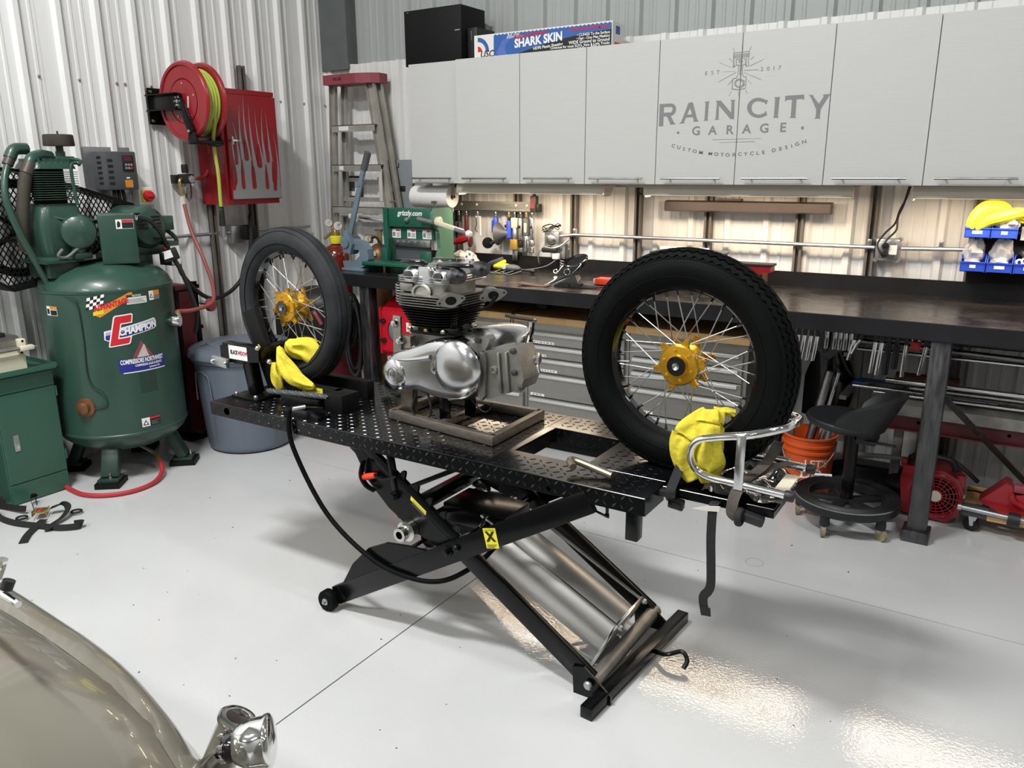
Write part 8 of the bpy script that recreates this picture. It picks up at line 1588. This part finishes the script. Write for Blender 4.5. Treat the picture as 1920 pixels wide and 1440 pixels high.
tag(MB().tube([(-3.90, 2.73, 1.08), (-3.93, 2.77, 1.0), (-4.05, 2.95, 0.87), (-4.18, 3.15, 0.80), (-4.22, 3.32, 0.83), (-4.20, 3.43, 0.95), (-4.19, 3.47, 1.10), (-4.20, 3.49, 1.22), (-4.22, 3.51, 1.275), (-4.24, 3.525, 1.27), (-4.245, 3.53, 1.215)], 0.0125, 10, 8).build('power_cable', 'black_plastic'), 'thick black cable swagging from compressor to wall outlet', 'cable')
# regulator
t = thing('air_regulator', 'black air filter regulator with clear bowl on the left wall', 'air regulator', (WX, 3.09, 1.38))
MB().b2((WX + 0.03, 3.06, 1.49), (WX + 0.10, 3.125, 1.545), 0.006).build('regulator_body', 'black_plastic', t); MB().lathe([(0.018, 0), (0.02, 0.01), (0.019, 0.045), (0.015, 0.05)], (WX + 0.065, 3.09, 1.55), Z, 16).build('knob', 'black_plastic', t)
MB().b2((WX - 0.01, 3.04, 1.49), (WX + 0.035, 3.14, 1.54), 0.003).build('bracket', 'black_plastic', t)
MB().lathe([(0.023, 0), (0.024, 0.06), (0.018, 0.09), (0.006, 0.095), (0.006, 0.105)], (WX + 0.065, 3.095, 1.49), -Z, 16).build('bowl', 'steel', t)
MB().lathe([(0.019, 0), (0.021, 0.01), (0.0, 0.011)], (WX + 0.10, 3.10, 1.515), X, 16).build('gauge', 'zinc', t)
MB().cyl((WX + 0.065, 3.125, 1.515), (WX + 0.065, 3.17, 1.517), 0.009).build('fitting', 'brass', t); MB().tube([(WX + 0.065, 3.06, 1.515), (WX + 0.068, 3.045, 1.50), (WX + 0.07, 3.05, 1.42)], 0.009, 10).build('elbow', 'brass', t); MB().cyl((WX + 0.07, 3.05, 1.42), (WX + 0.075, 3.055, 1.36), 0.007).build('hose_barb', 'cream', t); MB().b2((WX + 0.06, 3.06, 1.43), (WX + 0.085, 3.08, 1.47), 0.004).build('shutoff', 'zinc', t)
tag(MB().tube([(WX + 0.065, 3.165, 1.517), (WX + 0.07, 3.22, 1.53), (WX + 0.08, 3.26, 1.60), (WX + 0.12, 3.235, 1.70), (WX + 0.2, 3.18, 1.80)], 0.0105, 10).build('air_hose', 'hose_red'), 'red air hose from regulator up to the hose reel', 'hose')
tag(MB().tube([(WX + 0.075, 3.055, 1.37), (WX + 0.12, 3.05, 1.22), (WX + 0.22, 3.04, 1.06), (WX + 0.36, 2.98, 0.92), (WX + 0.50, 2.86, 0.845), (WX + 0.58, 2.68, 0.835), (WX + 0.60, 2.575, 0.845), (g0 + d * 0.04 + Z * 0.05)], 0.0105, 10, 8).build('air_hose', 'hose_brick'), 'brick red air hose from regulator down to the compressor tank', 'hose')
t = thing('floor_hose', 'red air hose with brass valve on the floor below the compressor', 'hose', (-3.7, 2.2, 0))
MB().tube([(-4.05, 1.99, 0.012), (-3.88, 1.965, 0.012), (-3.76, 1.965, 0.012), (-3.66, 2.02, 0.012), (-3.60, 2.12, 0.012), (-3.61, 2.24, 0.014), (-3.68, 2.34, 0.03), (-3.77, 2.39, 0.06)], 0.0115, 10, 8).build('hose', 'hose_red', t); MB().cyl((-3.76, 2.385, 0.057), (-3.83, 2.405, 0.085), 0.012).build('ball_valve', 'brass', t); MB().box((-3.79, 2.385, 0.09), (0.04, 0.008, 0.006), (0, 0.3, 0.4)).build('valve_lever', 'zinc_yellow', t)
MB().cyl((-3.83, 2.405, 0.085), (-3.93, 2.37, 0.13), 0.010).build('drain_pipe', 'zinc', t)

# ------------------------------------------------------------------ dark red tool cart, trash can, cable coils
t = thing('tool_cart', 'dark red and black cart standing behind the compressor', 'cart', (-4.13, 2.86, 0))
MB().b2((-4.26, 2.78, 0.06), (-4.03, 2.875, 0.90), 0.006).build('cart_body', 'dark_void', t); MB().b2((-4.035, 2.79, 0.06), (-4.02, 2.882, 0.895)).build('side_edge', 'maroon', t, smooth=False); MB().b2((-4.26, 2.78, 0.90), (-4.03, 2.88, 0.93), 0.012).build('cart_top', 'dull_red', t)
MB().b2((-4.075, 2.915, 0.02), (-4.05, 2.94, 0.94)).build('frame_post', 'black_metal', t, smooth=False); 
for z in (0.90, 0.66, 0.30): MB().b2((-4.075, 2.80, z), (-4.045, 2.95, z + 0.022)).build('frame_bar', 'black_metal', t, smooth=False)
MB().b2((-4.27, 2.77, 0.0), (-4.03, 2.96, 0.03), 0.003).build('base', 'black_metal', t)
MB().lathe([(0.012, -0.014), (0.036, -0.014), (0.038, -0.01), (0.038, 0.01), (0.036, 0.014), (0.012, 0.014)], (-3.99, 2.975, 0.80), (1, 0.25, 0), 22).build('caster_wheel', 'dull_red', t); MB().cyl((-4.04, 2.94, 0.815), (-3.99, 2.97, 0.81), 0.012).build('caster_stem', 'zinc', t)
t = thing('trash_can', 'round grey plastic trash can with lid beside the compressor', 'trash can', (-3.73, 2.97, 0))
tc = V((-3.73, 2.97, 0)); 
prof_ = [(0.001, 0.004), (0.215, 0.004), (0.232, 0.012), (0.238, 0.03)]; 
rs = []
for r, h in prof_ + [(0.240 + 0.035 * k / 5, 0.05 + 0.475 * k / 5) for k in range(6)] + [(0.29, 0.53), (0.292, 0.55), (0.285, 0.552)]:
    rs.append([tc + V((cos(a), sin(a), 0)) * (r - (0.008 if 0.06 < h < 0.52 and (k % 12) == 0 else 0)) + Z * h for k, a in [(k, 2 * pi * k / 96) for k in range(96)]])
MB().rings(rs).build('can_body', 'trash_gray', t, ang=50)
MB().lathe([(0.288, 0.548), (0.302, 0.548), (0.306, 0.556), (0.304, 0.578), (0.295, 0.592), (0.26, 0.604), (0.20, 0.612), (0.195, 0.618), (0.10, 0.624), (0.001, 0.626)], tc, Z, 64).build('lid', 'trash_gray', t, ang=30)
for a in (radians(-10), radians(170)): d_ = V((cos(a), sin(a), 0)); MB().bar(tc + d_ * 0.285 + Z * 0.50, tc + d_ * 0.315 + Z * 0.50, 0.12, 0.02, V((-d_.y, d_.x, 0)), 0.006).build('handle', 'trash_gray', t)
d_ = V((cos(radians(-100)), sin(radians(-100)), 0)); MB().tube([tc + V((cos(radians(a)), sin(radians(a)), 0)) * 0.275 + Z * z for a, z in ((-118, 0.30), (-116, 0.44), (-108, 0.475), (-92, 0.475), (-84, 0.44), (-82, 0.30))], 0.004, 6).build('embossed_panel', 'trash_gray', t)
def coil(nm, c, R1, lab, mt='black_plastic', n=7, ax=(0.75, -0.66, 0), sq=1.3):
    rnd = random.Random(3); u, v, w = frame(ax); m = MB()
    for k in range(n):
        o_ = V(c) + w * rnd.uniform(-0.03, 0.03) + u * rnd.uniform(-0.02, 0.02); r = R1 * rnd.uniform(0.8, 1.05)
        m.tube([o_ + u * r * cos(a) + v * r * sq * sin(a) + w * 0.01 * sin(2 * a + k) for a in [2 * pi * i / 12 for i in range(12)]], 0.009, 7, 4, closed=True)
    tag(m.build(nm, mt), lab, 'cable')
coil('cable_coil', (-3.62, 3.60, 0.60), 0.14, 'black cable coil hanging on the bench end behind the front wheel', n=9)
coil('cable_coil', (-3.47, 3.60, 0.56), 0.05, 'long narrow bundle of black leads beside the left bench post', n=6, sq=5.2)
t = thing('welder', 'black and red welding machine behind the front wheel under the bench end', 'welder', (-3.75, 3.55, 0))
MB().b2((-3.95, 3.42, 0.10), (-3.55, 3.75, 0.52), 0.008).build('machine_body', 'dark_red', t); MB().b2((-3.96, 3.41, 0.50), (-3.54, 3.76, 0.72), 0.02).build('top_housing', 'black_plastic', t); MB().ball((-3.74, 3.58, 0.74), (0.19, 0.15, 0.12), 20, 12).build('helmet', 'black_plastic', t)
for x in (-3.9, -3.6): MB().cyl((x, 3.45, 0.05), (x, 3.50, 0.05), 0.05).build('wheel', 'black_plastic', t)
MB().b2((-3.73, 3.40, 0.16), (-3.66, 3.42, 0.48)).build('front_stripe', 'bright_red', t, smooth=False); MB().tube([(-3.60, 3.42, 0.70), (-3.56, 3.38, 0.73), (-3.53, 3.40, 0.66)], 0.012).build('torch_lead', 'dull_red', t)
m = MB()
for k in range(4): m.tube([(-3.52, 3.30 + 0.02 * k, 0.012 + 0.02 * k), (-3.40, 3.24 + 0.02 * k, 0.02 + 0.03 * k), (-3.30, 3.30, 0.03 + 0.02 * k), (-3.34, 3.40, 0.012)], 0.005, 6)
tag(m.build('red_leads', 'hose_red'), 'red test leads lying below the bench end behind the front wheel', 'cable')

# ------------------------------------------------------------------ green machine cabinet with cream lathe bed
t = thing('machine_cabinet', 'green machine stand with plain door at the left edge of the photo', 'machine stand', (-4.1, 1.86, 0))
MB().b2((-4.33, 1.712, 0.0), (-3.945, 1.995, 0.632), 0.003, 1).build('cabinet_body', 'cabinet_green', t, smooth=False)
MB().b2((-3.945, 1.716, 0.105), (-3.936, 1.991, 0.545), 0.002, 1).build('door', 'cabinet_green', t, smooth=False); MB().b2((-3.945, 1.716, 0.004), (-3.937, 1.991, 0.101), 0.002, 1).build('lower_panel', 'cabinet_green', t, smooth=False); MB().b2((-3.945, 1.716, 0.549), (-3.937, 1.991, 0.625), 0.002, 1).build('upper_panel', 'cabinet_green', t, smooth=False)
lk = MB().b2((-3.937, 1.762, 0.265), (-3.932, 1.788, 0.345), 0.002).build('latch', 'zinc', t); MB().lathe([(0.007, 0), (0.006, 0.004)], (-3.932, 1.775, 0.285), X, 10).build('lock', 'bright_steel', lk); MB().b2((-3.932, 1.766, 0.30), (-3.9315, 1.784, 0.34)).build('latch_paddle', 'gray_ink', lk, smooth=False)
for z in (0.16, 0.49): MB().cyl((-3.942, 1.997, z), (-3.942, 1.997, z + 0.05), 0.006, n=8).build('hinge', 'cabinet_green', t)
MB().b2((-4.36 + 0.02, 1.40, 0.636), (-3.90, 2.0, 0.642)).build('chip_tray', 'cabinet_green', t, smooth=False); MB().b2((-3.905, 1.40, 0.636), (-3.90, 2.0, 0.662)).build('tray_lip', 'cabinet_green', t, smooth=False); MB().b2((-4.34, 1.995, 0.636), (-3.90, 2.0, 0.662)).build('tray_lip', 'cabinet_green', t, smooth=False)
t = thing('lathe_bed', 'cream metal lathe bed on top of the green machine stand', 'lathe', (-4.1, 1.65, 0.645))
MB().prism([(-4.18, 0.643), (-3.99, 0.643), (-3.99, 0.70), (-4.0, 0.72), (-4.0, 0.755), (-4.18, 0.755)], (0, 1.905, 0), X, Z, 0.75).build('bed_casting', 'cream', t, smooth=False)
MB().prism([(-4.19, 0.757), (-3.995, 0.757), (-3.995, 0.785), (-4.03, 0.80), (-4.19, 0.80)], (0, 1.90, 0), X, Z, 0.75).build('bed_way', 'cast_alu', t, smooth=False)
MB().b2((-4.15, 1.60, 0.80), (-4.03, 1.85, 0.82), 0.004).build('way_cover', 'black_plastic', t)
MB().b2((-4.0, 1.875, 0.73), (-3.965, 1.905, 0.79), 0.003).build('end_bracket', 'cream', t); MB().b2((-3.985, 1.875, 0.735), (-3.95, 1.935, 0.757), 0.004).build('end_bracket', 'cream', t)
for z in (0.78, 0.722): MB().lathe([(0.006, 0), (0.0005, 0.001)], (-3.9645 - (0.024 if z < 0.75 else 0), 1.89, z), X, 10).build('bolt_hole', 'dark_void', t, smooth=False)
MB().cyl((-3.975, 1.15, 0.745), (-3.975, 1.935, 0.745), 0.009).build('lead_screw', 'cast_alu', t); MB().cyl((-3.965, 1.93, 0.746), (-3.965, 1.95, 0.746), 0.004).build('screw_tip', 'bright_steel', t)
t = thing('lathe_stand', 'cream and green second leg of the lathe stand at the left edge', 'machine stand', (-4.0, 1.3, 0))
MB().b2((-4.33, 1.20, 0.0), (-3.95, 1.45, 0.632), 0.003, 1).build('cabinet_body', 'cabinet_green', t, smooth=False)
MB().prism([(1.45, 0.02), (1.56, 0.02), (1.585, 0.05), (1.57, 0.14), (1.45, 0.16)], (-3.98, 0, 0), Y, Z, 0.05).build('side_cover', 'cream', t, smooth=False)
MB().b2((-4.05, 1.58, 0.0), (-4.0, 1.70, 0.05), 0.004).build('leveling_foot', 'dark_bronze', t)

# ------------------------------------------------------------------ ratchet strap on the floor
t = thing('ratchet_strap', 'black ratchet strap tangled on the floor in front of the green machine stand', 'strap', (-3.68, 1.70, 0))
def rb(pts, nm='webbing', w=0.03): return MB().ribbon(pts, w, 0.002, lambda f: V((0.3, 0.2, 1.0)) if False else V((0.55, 0.35, 0.75)), 8).build(nm, 'strap_black', t)
MB().ribbon([(-3.86, 1.78, 0.015), (-3.90, 1.80, 0.03), (-3.87, 1.765, 0.045), (-3.80, 1.735, 0.03), (-3.76, 1.72, 0.03)], 0.034, 0.002, lambda f: V((0.6, -0.3, 0.6))).build('webbing', 'strap_black', t)
MB().ribbon([(-3.98, 1.665, 0.018), (-3.90, 1.68, 0.02), (-3.84, 1.69, 0.024), (-3.79, 1.70, 0.03)], 0.028, 0.002, lambda f: V((0, 0.4, 0.9))).build('webbing', 'strap_black', t)
MB().ribbon([(-3.92, 1.63, 0.02), (-3.82, 1.60, 0.014), (-3.70, 1.61, 0.013), (-3.58, 1.65, 0.014), (-3.48, 1.685, 0.016), (-3.42, 1.74, 0.018), (-3.435, 1.765, 0.02), (-3.46, 1.74, 0.02)], 0.028, 0.002, lambda f: V((0.1, 0.45, 0.85))).build('webbing', 'strap_black', t)
MB().ribbon([(-3.70, 1.765, 0.03), (-3.66, 1.80, 0.045), (-3.61, 1.80, 0.04), (-3.575, 1.75, 0.02), (-3.555, 1.69, 0.012), (-3.51, 1.65, 0.012)], 0.034, 0.002, lambda f: V((0.9, 0.2, 0.25))).build('webbing', 'strap_black', t)
MB().ribbon([(-3.64, 1.70, 0.012), (-3.60, 1.64, 0.008), (-3.55, 1.58, 0.005), (-3.49, 1.53, 0.003)], 0.036, 0.002, lambda f: V((0.75, 0.65, 0))).build('tail', 'strap_black', t)
for s in (-1, 1): MB().box((-3.70 + 0.018 * s, 1.72 + 0.02 * s, 0.03), (0.085, 0.004, 0.025), (0, -0.12, radians(-40)), 0.001).build('ratchet_side', 'zinc_yellow', t)
MB().box((-3.70, 1.72, 0.036), (0.07, 0.04, 0.006), (0, -0.1, radians(-40)), 0.001).build('ratchet_handle', 'zinc_yellow', t); MB().box((-3.695, 1.715, 0.0405), (0.045, 0.012, 0.003), (0, -0.1, radians(-40))).build('ratchet_label', 'red_ink', t, smooth=False)
for c_ in ((-3.745, 1.655), (-3.60, 1.83)): MB().torus((c_[0], c_[1], 0.012), Z, 0.022, 0.005, 18, 8).build('hook', 'black_plastic', t)

# ------------------------------------------------------------------ taupe vintage car nose in the foreground
t = CAR = thing('vintage_car', 'taupe vintage car nose with chrome headlamp in the near left corner', 'car', (-1.7, 0.22, 0))
def sect(x, a, b, n=2.3, N=64, yc=0.22, zc=0.40):
    r = []
    for k in range(N):
        th = 2 * pi * k / N; c, s = cos(th), sin(th)
        r.append(V((x, yc + a * math.copysign(abs(c) ** (2 / n), c), zc + b * math.copysign(abs(s) ** (2 / n), s) * (1.0 if s > 0 else 0.55))))
    return r
SEC = [(-3.0, .53, .57), (-2.2, .53, .56), (-1.6, .525, .53), (-1.45, .52, .52), (-1.3, .515, .505), (-1.15, .505, .48), (-1.05, .49, .45), (-.97, .465, .405), (-.92, .43, .35), (-.89, .37, .28), (-.875, .28, .19), (-.87, .1, .07)]
def secat(x):
    for i in range(len(SEC) - 1):
        if SEC[i][0] <= x <= SEC[i + 1][0]:
            f = (x - SEC[i][0]) / (SEC[i + 1][0] - SEC[i][0]); return tuple(SEC[i][k] * (1 - f) + SEC[i + 1][k] * f for k in (1, 2))
    return SEC[-1][1:]
def onbody(x, th, off=0.0):
    a, b = secat(x); a += off; b += off; n = 2.3; c, s = cos(th), sin(th)
    return V((x, 0.22 + a * math.copysign(abs(c) ** (2 / n), c), 0.40 + b * math.copysign(abs(s) ** (2 / n), s)))
MB().rings([sect(*s_) for s_ in SEC]).build('body', 'taupe', t, ang=60)
# raised ridge along the bonnet side
m = MB(); rs = []
for i in range(24):
    f = i / 23; x = -2.1 + 1.13 * f; th0 = radians(62 - 20 * f); row = []
    for j in range(9):
        g = j / 8; th = th0 - radians(24 * (1 - 0.45 * f)) * g; row.append(onbody(x, th, 0.022 * sin(pi * g) * min(1, (1 - f) * 4 + 0.1)))
    rs.append(row)
m.rings(rs, closed=False); m.build('bonnet_ridge', 'taupe', t, ang=60)
MB().tube([onbody(-2.1 + 0.93 * i / 14, radians(86 - 14 * (i / 14) ** 2), -0.001) for i in range(15)], 0.0035, 6).build('bonnet_seam', 'taupe_dark', t)
# lamp pod
a0 = V((-0.985, 0.70, 0.60)); ax = V((0.03, 0.05, 1)).normalized(); pdir = (V((-1.002, 0.708, 0.685)) - V((-1.035, 0.67, 0.575))).normalized()
p0 = V((-1.03, 0.675, 0.565))
MB().lathe([(0.031, -0.03), (0.029, 0.0), (0.0285, 0.11), (0.031, 0.114), (0.031, 0.121), (0.026, 0.123)], p0, pdir, 32).build('indicator_pod', 'taupe', t); MB().lathe([(0.032, 0.114), (0.033, 0.117), (0.032, 0.122), (0.027, 0.124)], p0, pdir, 32).build('indicator_bezel', 'chrome', t)
MB().lathe([(0.027, 0.122), (0.02, 0.124), (0.0, 0.1255)], p0, pdir, 28).build('indicator_lens', 'lens_dark', t)
h0 = V((-0.976, 0.681, 0.650)); hd_ = V((0.72, 0.66, 0.06)).normalized()
MB().lathe([(0.001, -0.004), (0.018, -0.002), (0.028, 0.006), (0.035, 0.018), (0.039, 0.034), (0.0405, 0.052), (0.0425, 0.055), (0.0425, 0.061), (0.039, 0.064), (0.03, 0.068), (0.0, 0.072)], h0, hd_, 40).build('headlamp', 'chrome', t, ang=50)
MB().lathe([(0.0, -0.016), (0.018, -0.014), (0.024, -0.006), (0.025, 0.006)], h0, hd_, 28).build('headlamp_back', 'rim_black', t)
for k in range(5):
    a = 2 * pi * k / 5; u, v, w = frame(hd_); MB().lathe([(0.006, 0), (0.006, 0.006), (0.003, 0.01)], h0 - w * 0.010 + (u * cos(a) + v * sin(a)) * 0.018, -w, 10).build('dome_nut', 'chrome', t)
MB().tube([h0 - hd_ * 0.02 + V((0, 0, -0.01)), (-1.02, 0.655, 0.60), (-1.04, 0.645, 0.54)], 0.010, 10).build('lamp_bracket', 'chrome', t); MB().tube([h0 - hd_ * 0.02, (-1.015, 0.645, 0.62), (-1.03, 0.64, 0.55), (-1.03, 0.62, 0.50)], 0.004, 8).build('wire', 'bright_steel', t)
MB().cyl((-1.06, 0.63, 0.55), (-0.94, 0.72, 0.545), 0.012).build('cross_bar', 'chrome', t)
MB().lathe([(0.03, 0), (0.032, 0.01), (0.032, 0.11), (0.03, 0.114)], (-1.0, 0.64, 0.505), (0.93, 0.35, 0.02), 24).build('lower_pod', 'taupe', t)
MB().bar((-1.16, 0.70, 0.46), (-1.0, 0.75, 0.47), 0.03, 0.012).build('bumper_bar', 'rim_black', t)
# chrome mirror lever beyond the bonnet
t2 = thing('bonnet_mascot', 'chrome lever-shaped mirror arm at the left edge beyond the car bonnet', 'mirror', (-1.3, 0.5, 0.85))
MB().tube([(-1.50, 0.50, 0.90), (-1.32, 0.497, 0.93), (-1.23, 0.492, 0.945), (-1.16, 0.488, 0.947)], lambda f: 0.010 - 0.005 * f, 10).build('arm', 'chrome', t2); MB().cyl((-1.205, 0.494, 0.955), (-1.203, 0.50, 0.968), 0.009).build('pivot', 'black_plastic', t2); MB().tube([(-1.235, 0.498, 0.965), (-1.225, 0.502, 0.985), (-1.222, 0.504, 0.995)], 0.008).build('knob', 'chrome', t2)
MB().bar((-1.50, 0.50, 0.90), (-1.52, 0.47, 0.80), 0.02, 0.02).build('stalk', 'chrome', t2)

# ------------------------------------------------------------------ finish: origins of single-mesh things
for o in list(COL.objects):
    if o.type == 'MESH' and o.parent is None and not o.children and 'kind' not in o and o.location.length < 1e-9: recenter(o)
